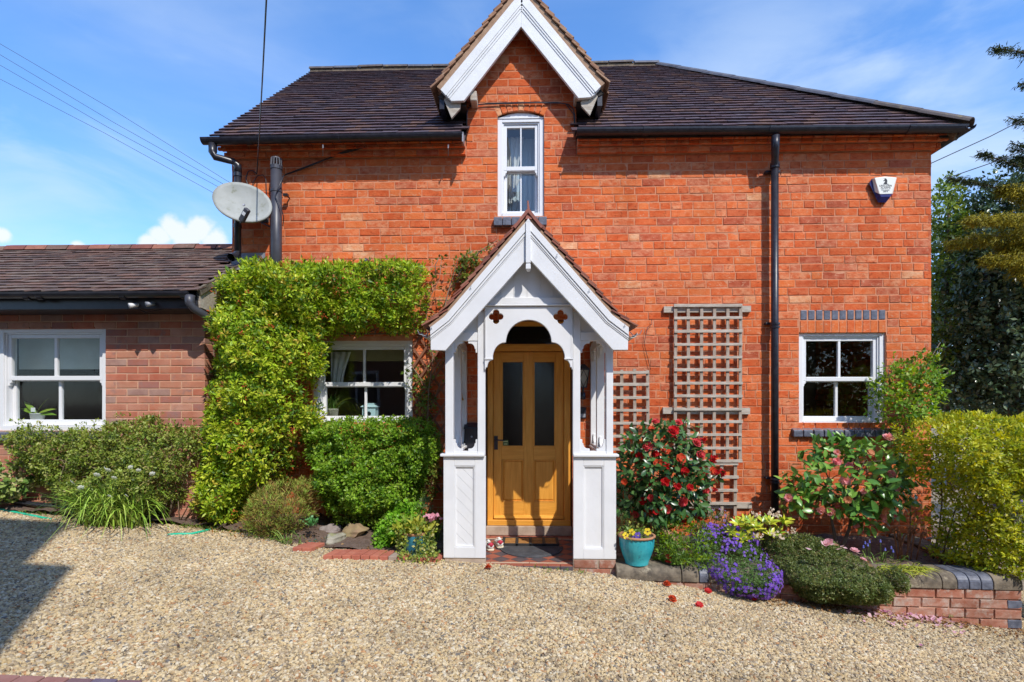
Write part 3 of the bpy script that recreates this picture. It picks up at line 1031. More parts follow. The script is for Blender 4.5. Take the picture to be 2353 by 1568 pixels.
# garden wall line in plan (front face), from the porch to the right
GW0 = P(1416, 1320, -1.17)
GW1 = P(2347, 1380, -1.33)
BZ = -.012                                                    # earth level of the right bed
def gw_y(x):
 t = (x - GW0.x) / (GW1.x - GW0.x)
 return GW0.y + t * (GW1.y - GW0.y)
def bed_front(x):
 """front edge of the planted bed left of the porch"""
 if x < -3.25:
  return -.62
 if x < -2.6:
  return -.62 - (x + 3.25) / .65 * .1
 if x < -1.9:
  return -.72 - (x + 2.6) / .7 * .3
 return -1.02
def on_gravel(x, y):
 if x < PORCH_L:
  return y < bed_front(x) + .04
 if x < PORCH_R:
  return y < -1.10
 if x < GW1.x + .02:
  return y < gw_y(x) + .01
 return y < 2.0
def build_gravel():
 rng = np.random.default_rng(3)
 # pebble shapes, never linked to the scene: the gravel object's node tree scatters them
 pebs = bpy.data.collections.new('pebble shapes')
 cols = [(0.0, (.63, .485, .275)), (.18, (.48, .355, .205)), (.32, (.65, .525, .33)), (.46, (.40, .31, .20)), (.55, (.57, .42, .22)), (.64, (.68, .59, .43)),
   (.74, (.31, .24, .155)), (.83, (.52, .42, .29)), (.92, (.40, .22, .11)), (.945, (.18, .165, .15)), (.98, (.52, .29, .14))]
 pm = M('pebble', (1, 1, 1), (.80, .78, .74), nscale=90, rough=.85, bump=.3, bscale=200, bdist=.002, obj_random=cols, spec=.2, big=.26)
 for k in range(6):
  bm = bmesh.new()
  bmesh.ops.create_icosphere(bm, subdivisions=1 if k % 2 else 2, radius=.5)
  sx, sy, sz = rng.uniform(.9, 1.25), rng.uniform(.65, 1.0), rng.uniform(.42, .7)
  ph = rng.uniform(0, 6, 3)
  for v in bm.verts:
   c = v.co.copy()
   w = 1 + .16 * math.sin(c.x * 7 + ph[0]) + .13 * math.sin(c.y * 8 + ph[1]) + .1 * math.sin(c.z * 9 + ph[2])
   v.co = Vector((c.x * sx, c.y * sy, c.z * sz)) * w
  me = bpy.data.meshes.new('pebble')
  bm.to_mesh(me)
  bm.free()
  me.materials.append(pm)
  if k % 2 == 0:
   me.polygons.foreach_set('use_smooth', np.ones(len(me.polygons), bool))
  pebs.objects.link(bpy.data.objects.new('pebble', me))
 # the area the gravel covers, as small faces
 V, F, dens = [], [], []
 s = .09
 for i in range(int(13 / s)):
  for j in range(int(5.4 / s)):
   x, y = -7.0 + i * s, -5.2 + j * s
   if not on_gravel(x + s / 2, y + s / 2) or y > 0:
    continue
   b = len(V)
   for (dx, dy) in ((0, 0), (1, 0), (1, 1), (0, 1)):
    V.append((x + dx * s, y + dy * s, zg(x + dx * s) + .004))
   F.append((b, b + 1, b + 2, b + 3))
   d = abs(x + .1) < (y + D0) * 1.04 + .5
   dens.append(1.0 if d and y > -3.7 else .2)
 me = mesh_np('gravel', np.array(V), F, pm)
 a = me.attributes.new('dens', 'FLOAT', 'FACE')
 a.data.foreach_set('value', np.array(dens, np.float32))
 o = link_mesh('gravel', me)
 tag(o, kind='stuff')
 ng = bpy.data.node_groups.new('scatter', 'GeometryNodeTree')
 ng.interface.new_socket('Geometry', in_out='INPUT', socket_type='NodeSocketGeometry')
 ng.interface.new_socket('Geometry', in_out='OUTPUT', socket_type='NodeSocketGeometry')
 N, L = ng.nodes.new, ng.links.new
 gi, go = N('NodeGroupInput'), N('NodeGroupOutput')
 di = N('GeometryNodeDistributePointsOnFaces')
 at = N('GeometryNodeInputNamedAttribute')
 at.data_type = 'FLOAT'
 at.inputs[0].default_value = 'dens'
 mu = N('ShaderNodeMath')
 mu.operation = 'MULTIPLY'
 mu.inputs[1].default_value = 9600.0
 L(at.outputs[0], mu.inputs[0])
 L(gi.outputs[0], di.inputs['Mesh'])
 L(mu.outputs[0], di.inputs['Density'])
 ci = N('GeometryNodeCollectionInfo')
 ci.inputs[0].default_value = pebs
 ci.inputs[1].default_value = True
 ip = N('GeometryNodeInstanceOnPoints')
 ip.inputs['Pick Instance'].default_value = True
 L(di.outputs['Points'], ip.inputs['Points'])
 L(ci.outputs[0], ip.inputs['Instance'])
 rr = N('FunctionNodeRandomValue')
 rr.data_type = 'FLOAT_VECTOR'
 rr.inputs[0].default_value = (-.55, -.55, 0)
 rr.inputs[1].default_value = (.55, .55, 6.28)
 L(rr.outputs[0], ip.inputs['Rotation'])
 rs = N('FunctionNodeRandomValue')
 rs.data_type = 'FLOAT'
 rs.inputs[2].default_value = 0.0
 rs.inputs[3].default_value = 1.0
 rs.inputs['Seed'].default_value = 5
 pw = N('ShaderNodeMath')
 pw.operation = 'POWER'
 pw.inputs[1].default_value = 2.2
 L(rs.outputs[1], pw.inputs[0])
 ma = N('ShaderNodeMath')
 ma.operation = 'MULTIPLY_ADD'
 ma.inputs[1].default_value = .021
 ma.inputs[2].default_value = .0108
 L(pw.outputs[0], ma.inputs[0])
 L(ma.outputs[0], ip.inputs['Scale'])
 # small up and down so that the stones lie on each other
 tr = N('GeometryNodeTranslateInstances')
 rz = N('FunctionNodeRandomValue')
 rz.data_type = 'FLOAT_VECTOR'
 rz.inputs[0].default_value = (0, 0, -.004)
 rz.inputs[1].default_value = (0, 0, .012)
 rz.inputs['Seed'].default_value = 9
 L(ip.outputs[0], tr.inputs[0])
 L(rz.outputs[0], tr.inputs['Translation'])
 L(tr.outputs[0], go.inputs[0])
 md = o.modifiers.new('scatter', 'NODES')
 md.node_group = ng
build_gravel()
def soil_patch(name, pts, z, n=26, seed=0):
 """a lumpy bed of earth: pts outline in plan, z(x, y) height"""
 rng = np.random.default_rng(seed)
 xs = [p[0] for p in pts]
 ys = [p[1] for p in pts]
 V, F = [], []
 nx = max(6, int((max(xs) - min(xs)) / .06))
 ny = max(6, int((max(ys) - min(ys)) / .06))
 idx = {}
 X = np.linspace(min(xs), max(xs), nx)
 Y = np.linspace(min(ys), max(ys), ny)
 ins = {}
 gx, gy = np.meshgrid(X, Y)
 m = in_poly(gx.ravel(), gy.ravel(), pts).reshape(ny, nx)
 lz = (lumps(gx.ravel(), gy.ravel(), rng, 14) * .012 + rng.normal(0, .006, nx * ny)).reshape(ny, nx)
 for j in range(ny - 1):
  for i in range(nx - 1):
   if m[j, i] or m[j + 1, i] or m[j, i + 1] or m[j + 1, i + 1]:
    q = []
    for (a, b) in ((i, j), (i + 1, j), (i + 1, j + 1), (i, j + 1)):
     if (a, b) not in idx:
      idx[(a, b)] = len(V)
      V.append((X[a], Y[b], z(X[a], Y[b]) + lz[b, a]))
     q.append(idx[(a, b)])
    F.append(tuple(q))
 o = link_mesh(name, mesh_np(name, np.array(V), F, SOIL, smooth=True))
 tag(o, kind='structure')
 return o
soil_patch('soil', [(-5.2, -.64), (-3.2, -.64), (-2.6, -.72), (-1.9, -1.0), (-.63, -1.0), (-.63, .0), (-5.2, .0)], lambda x, y: zg(x) + .012 + .05 * max(0, min(1, (y + .95) / .5)), seed=1)
soil_patch('soil', [(.86, -1.0), (2.5, gw_y(2.5) + .12), (GW1.x - .12, GW1.y + .12), (GW1.x + .1, 1.5), (4.75, 1.5), (4.75, .0), (.86, .0)], lambda x, y: BZ + .03 * max(0, min(1, (y + 1.0))), seed=2)
# ================================================================== HOUSE
HX0, HX1 = PX(533, 0), PX(2140, 0)
RIDGE_Y, EAVE_Y = 2.5, -.16
EZ = PZ(1176, 309.5, EAVE_Y)          # tile edge at the eave
TANP = .902
RZ = EZ + TANP * (RIDGE_Y - EAVE_Y)
VERGE_X = HX0 - .12
HIPX = PX(2214, EAVE_Y)
RIDGE_X1 = PX(1508, RIDGE_Y)
HOUSE = thing('brick_house', 'orange red brick house with dark tiled roof and central gable', 'house', (0.7, 0, 0))
WIN_L = RC(720.7, 783.4, 949.4, 977, 0.03)
WIN_R = RC(1833, 764.4, 2032.5, 978, 0.03)
WIN_D = RC(1143.6, 271, 1250, 499, 0.03)
WIN_D_TOP = PZ(1197, 258.5, 0.03)
DOOR = RC(1116.5, 736, 1314.5, 1229, 0.03)
CORN0 = PZ(1600, 355, 0)
CORN1 = PZ(1600, 337, -.05)
CORN2 = PZ(1600, 322, -.1)
def build_front_wall():
 rng = random.Random(11)
 holes = [WIN_L, WIN_R, (WIN_D[0], WIN_D[1], WIN_D[2], WIN_D_TOP), (DOOR[0], DOOR[1], -.5, DOOR[3])]
 dx0, dx1 = PX(1072, 0), PX(1324, 0)
 # the gable rises through the eave: its sloping edges follow the bargeboards
 apex = P(1198.5, 20, -.02)
 zl = PZ(1060, 215, -.02)
 sl = (apex.z - zl) / (apex.x - P(1060, 215, -.02).x)
 def left(z):
  if z < CORN2 + .02:
   return HX0
  if z < EZ + .55:
   return dx0
  return max(dx0, apex.x - (apex.z - z) / sl)
 def right(z):
  if z < CORN2 + .02:
   return HX1
  if z < EZ + .55:
   return dx1
  return min(dx1, apex.x + (apex.z - z) / sl)
 # backing of mortar
 w = skin(HOUSE, 'front_wall', HX0, HX1, -.5, CORN2 + .02, .0042, holes, MORTAR)
 gz0 = CORN2 + .02
 hd = WIN_D
 y = .0042
 z1 = WIN_D_TOP
 gp = MB()
 gp.add([(dx0, y, gz0), (hd[0], y, gz0), (hd[0], y, z1), (dx0, y, z1)], [(0, 1, 2, 3)])
 gp.add([(hd[1], y, gz0), (dx1, y, gz0), (dx1, y, z1), (hd[1], y, z1)], [(0, 1, 2, 3)])
 gp.add([(dx0, y, z1), (dx1, y, z1), (dx1, y, EZ + .6), (right(apex.z - .02), y, apex.z), (left(apex.z - .02), y, apex.z), (dx0, y, EZ + .6)], [(0, 1, 2, 3, 4, 5)])
 # cheeks of the dormer
 gp.add([(dx0, y, EZ - .2), (dx0, y, EZ + .75), (dx0, 2.0, EZ + .75), (dx0, 2.0, EZ - .2)], [(0, 1, 2, 3)])
 gp.add([(dx1, y, EZ - .2), (dx1, 2.0, EZ - .2), (dx1, 2.0, EZ + .75), (dx1, y, EZ + .75)], [(0, 1, 2, 3)])
 gp.build('gable_backing', MORTAR, w)
 # areas kept free for special bricks
 xw0, xw1 = WIN_R[0] - .002, WIN_R[1] + .01
 z_sold = PZ(1935, 762.5, 0)
 z_blue = PZ(1935, 736, 0)
 z_bluet = PZ(1935, 711, 0)
 arch_free = (WIN_D[0] - .005, WIN_D[1] + .005, WIN_D[3] - .02, WIN_D_TOP + .11)
 bl = lay_courses(left, right, CORN0 - 54 * .0853, CORN0 + .001, .0853, rng,
      holes=holes + [(xw0, xw1, z_sold - .02, z_bluet)])
 bu = lay_courses(lambda z: left(z), lambda z: right(z), CORN0, apex.z, .0853, rng,
      holes=holes + [arch_free, (HX0 - 1, dx0, CORN0, CORN2 + .04), (dx1, HX1 + 1, CORN0, CORN2 + .04)])
 bricks = bl + bu
 # oversailing courses under the gutters
 for (xa, xb) in ((HX0 - .0, dx0 - .004), (dx1 + .004, HX1 + .0)):
  for (z0, z1_, pr, ws) in ((CORN0 + .004, CORN1, -.06, .237), (CORN1 + .008, CORN2 - .004, -.105, .118), (CORN2 + .003, CORN2 + .055, -.125, .118)):
   x = xa - (pr * -1 if xa == HX0 else 0)
   end = xb + (-pr if xb == HX1 else 0)
   while x < end - .02:
    x2 = min(x + ws, end)
    bricks.append((x + .004, x2 - .004, z0, z1_, pr))
    x = x2
 mb = MB()
 mb.box(HX0 - .03, dx0 - .006, -.05, .0, CORN0 + .01, CORN2 + .06)
 mb.box(dx1 + .006, HX1 + .03, -.05, .0, CORN0 + .01, CORN2 + .06)
 mb.box(HX0 - .07, dx0 - .006, -.095, -.05, CORN1 + .012, CORN2 + .06)
 mb.box(dx1 + .006, HX1 + .07, -.095, -.05, CORN1 + .012, CORN2 + .06)
 mb.build('cornice_backing', MORTAR, w)
 def prefer(b):
  cx, cz = (b[0] + b[1]) / 2, (b[2] + b[3]) / 2
  if cz < .45 or (cx < -.95 and cz < 3.0) or (-.6 < cx < 1.05 and cz < 2.9) or cz > CORN0:
   return .3
  return 1 + .2 * rng.random()
 place_bricks(w, bricks, BR, BRW, rng, limit=290, prefer=prefer)
 # segmental arch over the gable window
 cx = (WIN_D[0] + WIN_D[1]) / 2
 half = (WIN_D[1] - WIN_D[0]) / 2
 rise = WIN_D_TOP - WIN_D[3]
 R = (half * half + rise * rise) / (2 * rise)
 cz = WIN_D_TOP - R
 n = 9
 a0 = math.asin(half / R)
 for i in range(n):
  t0 = -a0 + 2 * a0 * i / n + .006
  t1 = -a0 + 2 * a0 * (i + 1) / n - .006
  poly = [(cx + R * 1.003 * math.sin(t0), cz + R * 1.003 * math.cos(t0)), (cx + R * 1.003 * math.sin(t1), cz + R * 1.003 * math.cos(t1)),
    (cx + (R + .115) * math.sin(t1), cz + (R + .115) * math.cos(t1)), (cx + (R + .115) * math.sin(t0), cz + (R + .115) * math.cos(t0))]
  MB().prism(poly, rng.uniform(-.004, 0), .02).build('brick', BR[rng.choice([0, 2, 4, 7, 5])], w, bev=.004, seg=1)
 # blue brick band and soldier course over the right window
 nb = 11
 x0, x1 = PX(1838, 0), PX(2036, 0)
 st = (x1 - x0) / nb
 for i in range(nb):
  MB().box(x0 + i * st + .008, x0 + (i + 1) * st - .008, rng.uniform(-.004, .0), .03, z_blue + .006, z_bluet - .008).build('brick', BBLUE, w, bev=.006, label='grey blue brick of the band over the window')
  MB().box(x0 + i * st + .004, x0 + (i + 1) * st - .004, rng.uniform(-.003, .002), .03, z_sold - .012, z_blue - .006).build('brick', BR[rng.choice([0, 2, 4, 4])], w, bev=.004, seg=1)
 return w
FRONT = build_front_wall()
def build_house_body():
 # other sides, so that the house is closed
 mb = MB()
 yb = 2 * RIDGE_Y + .05
 mb.add([(HX0, .0065, -.5), (HX0, .0065, EZ), (HX0, RIDGE_Y, RZ - .12), (HX0, yb, EZ), (HX0, yb, -.5)], [(0, 1, 2, 3, 4)])
 mb.add([(HX1, .0065, -.5), (HX1, yb, -.5), (HX1, yb, EZ), (HX1, .0065, EZ)], [(0, 1, 2, 3)])
 mb.add([(HX0, yb, -.5), (HX0, yb, EZ), (HX1, yb, EZ), (HX1, yb, -.5)], [(0, 1, 2, 3)])
 w = mb.build('side_wall', MORTAR, HOUSE)
 rng = random.Random(5)
 # left flank above the outbuilding and right flank, in brick
 for (X, sgn, y0, y1, z0) in ((HX0, -1, .0, 2.4, 1.2), (HX1, 1, .0, 3.2, -.3)):
  fr = Matrix(((0, -sgn * 1.0, 0, X), (sgn * 1.0, 0, 0, 0), (0, 0, 1, 0), (0, 0, 0, 1)))
  if sgn > 0:
   b = lay_courses(lambda z: y0, lambda z: y1, z0, CORN0, .0853, rng)
  else:
   b = lay_courses(lambda z: -y1, lambda z: -y0, z0, CORN0, .0853, rng)
  place_bricks(w, b, BR, BRW, rng, frame=fr, limit=0)
 # inner floor and ceiling keep the rooms dark
 MB().box(HX0 + .05, HX1 - .05, .4, yb - .05, EZ - .1, EZ - .05).box(HX0 + .05, HX1 - .05, .4, yb - .05, 2.35, 2.4).build('inner_floor', ROOMDARK, HOUSE)
 # right side eave: cornice and soffit running back
 MB().box(HX1, HX1 + .075, .0, yb, CORN0 + .01, CORN2 + .055).build('cornice', BR[1], HOUSE, bev=.006)
 MB().box(HX1, HIPX - .03, -.12, yb, EZ - .075, EZ - .05).build('soffit', DARKHOLE, HOUSE)
build_house_body()
def build_main_roof():
 yb = 2 * RIDGE_Y - EAVE_Y
 mb = MB()
 e, d = EZ - .02, .04
 ga, gb = PX(1073, 0), PX(1323, 0)
 th = .035
 def rp(x, k):
  """point of the front slope at fraction k"""
  return (x, EAVE_Y + (RIDGE_Y - EAVE_Y) * k, e + (RZ - EZ) * k)
 def slab(pts):
  n = len(pts)
  dn = [(p[0], p[1], p[2] - th) for p in pts]
  mb.add(pts + dn, [tuple(range(n)), tuple(range(2 * n - 1, n - 1, -1))] + [(i, i + n, (i + 1) % n + n, (i + 1) % n) for i in range(n)])
 kc = .28
 slab([rp(VERGE_X, 0), rp(ga, 0), rp(ga, kc), rp(gb, kc), rp(gb, 0), rp(HIPX, 0), rp(RIDGE_X1, 1), rp(VERGE_X, 1)])
 E_, F_ = (HIPX, yb, e), (VERGE_X, yb, e)
 slab([rp(HIPX, 0), E_, rp(RIDGE_X1, 1)])
 slab([E_, F_, rp(VERGE_X, 1), rp(RIDGE_X1, 1)])
 roof = mb.build('roof', DARKHOLE, HOUSE)
 rng = random.Random(3)
 vl = math.hypot(RIDGE_Y - EAVE_Y, RZ - EZ)
 V = Vector((0, RIDGE_Y - EAVE_Y, RZ - EZ)).normalized()
 ul = HIPX - VERGE_X
 dxa, dxb = PX(1040, -.1) - VERGE_X, PX(1352, -.1) - VERGE_X
 def inside(u, v):
  if u > ul - (HIPX - RIDGE_X1) * v / vl:
   return False
  # under the gable roof
  if PX(1074, 0) - VERGE_X < u < PX(1322, 0) - VERGE_X and v < vl * .9:
   return False
  return True
 tile_slope(roof, (VERGE_X, EAVE_Y - .04, EZ - .03), (1, 0, 0), V, TILES_MAIN, [5, 4, 3, 3, 2.2], rng, ul, vl, .118, .168, inside, th=.016, limit=290,
    prefer=lambda p, it: it[2] * 10 + abs(p.x) * .1, jit=.005, rag=.006)
 # hip slope on the right
 V2 = Vector((-(HIPX - RIDGE_X1), 0, RZ - EZ))
 vl2 = V2.length
 ul2 = yb - EAVE_Y
 tile_slope(roof, (HIPX + .04, EAVE_Y, EZ - .03), (0, 1, 0), V2, TILES_MAIN, [5, 4, 3, 3, 1.2], rng, ul2, vl2, .13, .2,
    lambda u, v: (v + .12) / vl2 < (min(u, ul2 - u) - .16) / (ul2 / 2), th=.014, limit=0)
 # ridge and hip tiles
 def ridge_tile(a, b, r=.12, mat=RIDGE):
  a, b = Vector(a), Vector(b)
  d = (b - a).normalized()
  s = d.cross(Vector((0, 0, 1))).normalized()
  up = s.cross(d)
  vs = []
  n = 8
  for (p, k) in ((a, 1.0), (b, 1.0)):
   for i in range(n + 1):
    t = math.pi * i / n
    vs.append(p + s * math.cos(t) * r * k * 1.05 + up * (math.sin(t) * r * k * .62))
   for i in range(n + 1):
    t = math.pi * (n - i) / n
    vs.append(p + s * math.cos(t) * (r * k - .016) * 1.05 + up * (math.sin(t) * (r * k - .016) * .62))
  m = 2 * (n + 1)
  fs = [(i, (i + 1) % m, (i + 1) % m + m, i + m) for i in range(m)]
  fs += [tuple(range(m - 1, -1, -1)), tuple(range(m, 2 * m))]
  return MB().add(vs, fs).build('ridge_tile', mat, roof, smooth=False)
 n = 14
 for i in range(n):
  x0 = VERGE_X - .02 + (RIDGE_X1 - VERGE_X + .05) * i / n
  x1 = VERGE_X - .02 + (RIDGE_X1 - VERGE_X + .05) * (i + 1) / n - .012
  dz = rng.uniform(-.008, .008)
  ridge_tile((x0, RIDGE_Y, RZ + .0 + dz), (x1, RIDGE_Y, RZ + .0 + dz + rng.uniform(-.006, .006)), mat=RIDGE if rng.random() < .6 else RIDGEBLUE)
 a, b = Vector((HIPX + .03, EAVE_Y - .05, EZ + .005)), Vector((RIDGE_X1, RIDGE_Y, RZ + .005))
 MB().tube([a - Vector((.06, -.06, .045)), b - Vector((0, 0, .05))], .085, 8).build('hip_mortar', RIDGEMORT, roof)
 n = 9
 for i in range(n):
  p, q = a.lerp(b, i / n), a.lerp(b, (i + 1) / n + .004)
  p.z += .006
  o = ridge_tile(p, q, .10, mat=RIDGEBLUE if i > 1 else RIDGE)
 # bed of mortar under the ridge
 MB().prismx([(RIDGE_Y - .11, RZ - .07), (RIDGE_Y - .10, RZ + .01), (RIDGE_Y + .1, RZ + .01), (RIDGE_Y + .11, RZ - .07)], VERGE_X - .01, RIDGE_X1).build('ridge_mortar', RIDGEMORT, roof)
 return roof
build_main_roof()
# ------------------------------------------------------------------ gable roof over the upper window
DY = -.20
D_AP = P(1199, -18.6, DY)
D_L = P(1012.5, 208, DY)
D_R = P(1380.9, 200, DY)
def build_dormer():
 def pt(px, py, Y=DY):
  q = P(px, py, Y)
  return (q.x, q.z)
 rng = random.Random(8)
 ap, L_, R_ = (D_AP.x, D_AP.z), (D_L.x, D_L.z), (D_R.x, D_R.z)
 # boarding under the tiles
 t = .05
 mb = MB()
 le, re_ = (L_[0] - .035, L_[1] - .045), (R_[0] + .035, R_[1] - .045)
 poly = [ap, le, (le[0] + .05, le[1] - .03), (ap[0], ap[1] - .075), (re_[0] - .05, re_[1] - .03), re_]
 roof = mb.prism(poly, DY + .04, 2.3).build('dormer_roof', DARKHOLE, HOUSE)
 # bargeboards with a raised outer moulding
 inner_ap = pt(1197.2, 61.4)
 left = [ap, L_, pt(1028.3, 223.8), pt(1037, 232.5), pt(1066, 231.7), inner_ap]
 right = [ap, inner_ap, pt(1329.4, 225.8), pt(1356, 223.8), pt(1365, 218.9), R_]
 MB().prism(left, DY, DY + .038).build('bargeboard', WORNWHITE, HOUSE, bev=.004)
 MB().prism(right, DY + .0005, DY + .0385).build('bargeboard', WORNWHITE, HOUSE, bev=.004)
 # mouldings run parallel to the top edge
 for (p, q, sx) in ((ap, L_, -1), (ap, R_, 1)):
  d = Vector((q[0] - p[0], q[1] - p[1]))
  L = d.length
  d.normalize()
  nrm_ = Vector((d.y, -d.x)) if sx < 0 else Vector((-d.y, d.x))
  if nrm_.y > 0:
   nrm_ = -nrm_
  for (o0, o1, yy) in ((.0, .085, .014), (.085, .105, .008), (.085 + .032, .085 + .045, .006)):
   a0 = Vector(p) + nrm_ * o0
   a1 = Vector(p) + nrm_ * o1
   s0, s1 = o0 / math.tan(math.radians(39)), o1 / math.tan(math.radians(39))
   poly = [tuple(a0 + d * s0 * .80), tuple(a0 + d * L), tuple(a1 + d * (L + .01)), tuple(a1 + d * s1 * .80)]
   MB().prism(poly, DY - yy, DY + (.0 if sx < 0 else .0005) - .0005).build('moulding', WORNWHITE, HOUSE, bev=.002)
 # mortar bed of the verge and the tile courses
 for (p, q, sx) in ((ap, L_, -1), (ap, R_, 1)):
  d = Vector((q[0] - p[0], q[1] - p[1]))
  L = d.length
  d.normalize()
  up = Vector((-d.y, d.x))
  if up.y < 0:
   up = -up
  b0, b1 = Vector(p), Vector(q)
  poly = [tuple(b0), tuple(b1), tuple(b1 + up * .05), tuple(b0 + up * .05)]
  MB().prism(poly, DY - .012, DY + .5).build('verge_mortar', BEDMORTAR, roof)
  O = Vector((q[0], DY - .035, q[1])) + Vector((up.x, 0, up.y)) * .048 + Vector((d.x, 0, d.y)) * .05
  V = Vector((-d.x, 0, -d.y))
  tile_slope(roof, O, (0, 1, 0), V, TILES_DORM if True else TILES_MAIN, [3, 3, 2], rng, 2.3, L + .08, .105, .165, None, th=.017, limit=160,
     prefer=lambda p_, it: it[0], jit=.008, rag=.012)
 # ridge
 for i in range(5):
  MB().prism([(ap[0] - .12, ap[1] - .03), (ap[0], ap[1] + .12), (ap[0] + .12, ap[1] - .03), (ap[0], ap[1] + .09)], DY - .03 + i * .42, DY - .03 + i * .42 + .41).build('ridge_tile', RIDGE, roof)
 # boxed eaves behind the boards
 for sx, q in ((-1, L_), (1, R_)):
  wx = PX(1072, 0) if sx < 0 else PX(1324, 0)
  x_out = q[0] + sx * -.01
  poly = [(x_out, q[1] - .03), (x_out - sx * .10, q[1] - .27), (x_out - sx * .19, q[1] - .17), (x_out - sx * .2, q[1] - .05)]
  MB().prism(poly, DY + .045, DY + .075).build('soffit_end', TRELL, HOUSE)
  MB().box(min(x_out - sx * .03, wx - sx * .005), max(x_out - sx * .03, wx - sx * .005), DY + .09, 1.9, q[1] - .12, q[1] - .10).build('soffit', DARKHOLE, HOUSE)
  # dark fascia and gutter along the eave of the gable
  fx = q[0] + sx * .02
  path = [(fx, DY + .06, q[1] - .06), (fx - sx * .02, 1.6, q[1] - .10)]
  MB().box(min(fx, fx - sx * .05), max(fx, fx - sx * .05), DY + .05, 1.3, q[1] - .17, q[1] - .03).build('fascia', BLACKPAINT, HOUSE)
  # purlin end under the board
  cx = PX(1089 if sx < 0 else 1327, DY + .1)
  MB().box(cx - .035, cx + .035, DY + .04, -.001, PZ(1089, 226, DY), PZ(1089, 203, DY)).build('purlin_end', TRELL, HOUSE, bev=.01)
 return roof
build_dormer()
# ------------------------------------------------------------------ gutters and pipes
def gutter(parent, x0, x1, y, z0, z1, r=.056, mat=BLACKPAINT, joints=(), name='gutter'):
 """half-round gutter from x0 to x1, top edge at z0..z1"""
 n = 9
 ring = []
 for i in range(n + 1):
  t = math.pi + math.pi * i / n
  ring.append((r * math.cos(t), r * math.sin(t)))
 for i in range(n + 1):
  t = 2 * math.pi - math.pi * i / n
  ring.append(((r - .006) * math.cos(t), (r - .006) * math.sin(t)))
 m = len(ring)
 vs = [(x0, y + a, z0 + b) for a, b in ring] + [(x1, y + a, z1 + b) for a, b in ring]
 fs = [(i, i + m, (i + 1) % m + m, (i + 1) % m) for i in range(m)] + [tuple(range(m)), tuple(range(2 * m - 1, m - 1, -1))]
 g = MB().add(vs, fs).build(name, mat, parent)
 for f in joints:
  x = x0 + (x1 - x0) * f
  z = z0 + (z1 - z0) * f
  jr = MB()
  rg = [((r + .006) * math.cos(math.pi + math.pi * i / n), (r + .006) * math.sin(math.pi + math.pi * i / n)) for i in range(n + 1)]
  rg += [(r * math.cos(2 * math.pi - math.pi * i / n), r * math.sin(2 * math.pi - math.pi * i / n)) for i in range(n + 1)]
  mm = len(rg)
  vs = [(x - .03, y + a, z + b) for a, b in rg] + [(x + .03, y + a, z + b) for a, b in rg]
  fs = [(i, i + mm, (i + 1) % mm + mm, (i + 1) % mm) for i in range(mm)] + [tuple(range(mm)), tuple(range(2 * mm - 1, mm - 1, -1))]
  jr.add(vs, fs).build('gutter_joint', mat, g)
 return g
GY = -.235
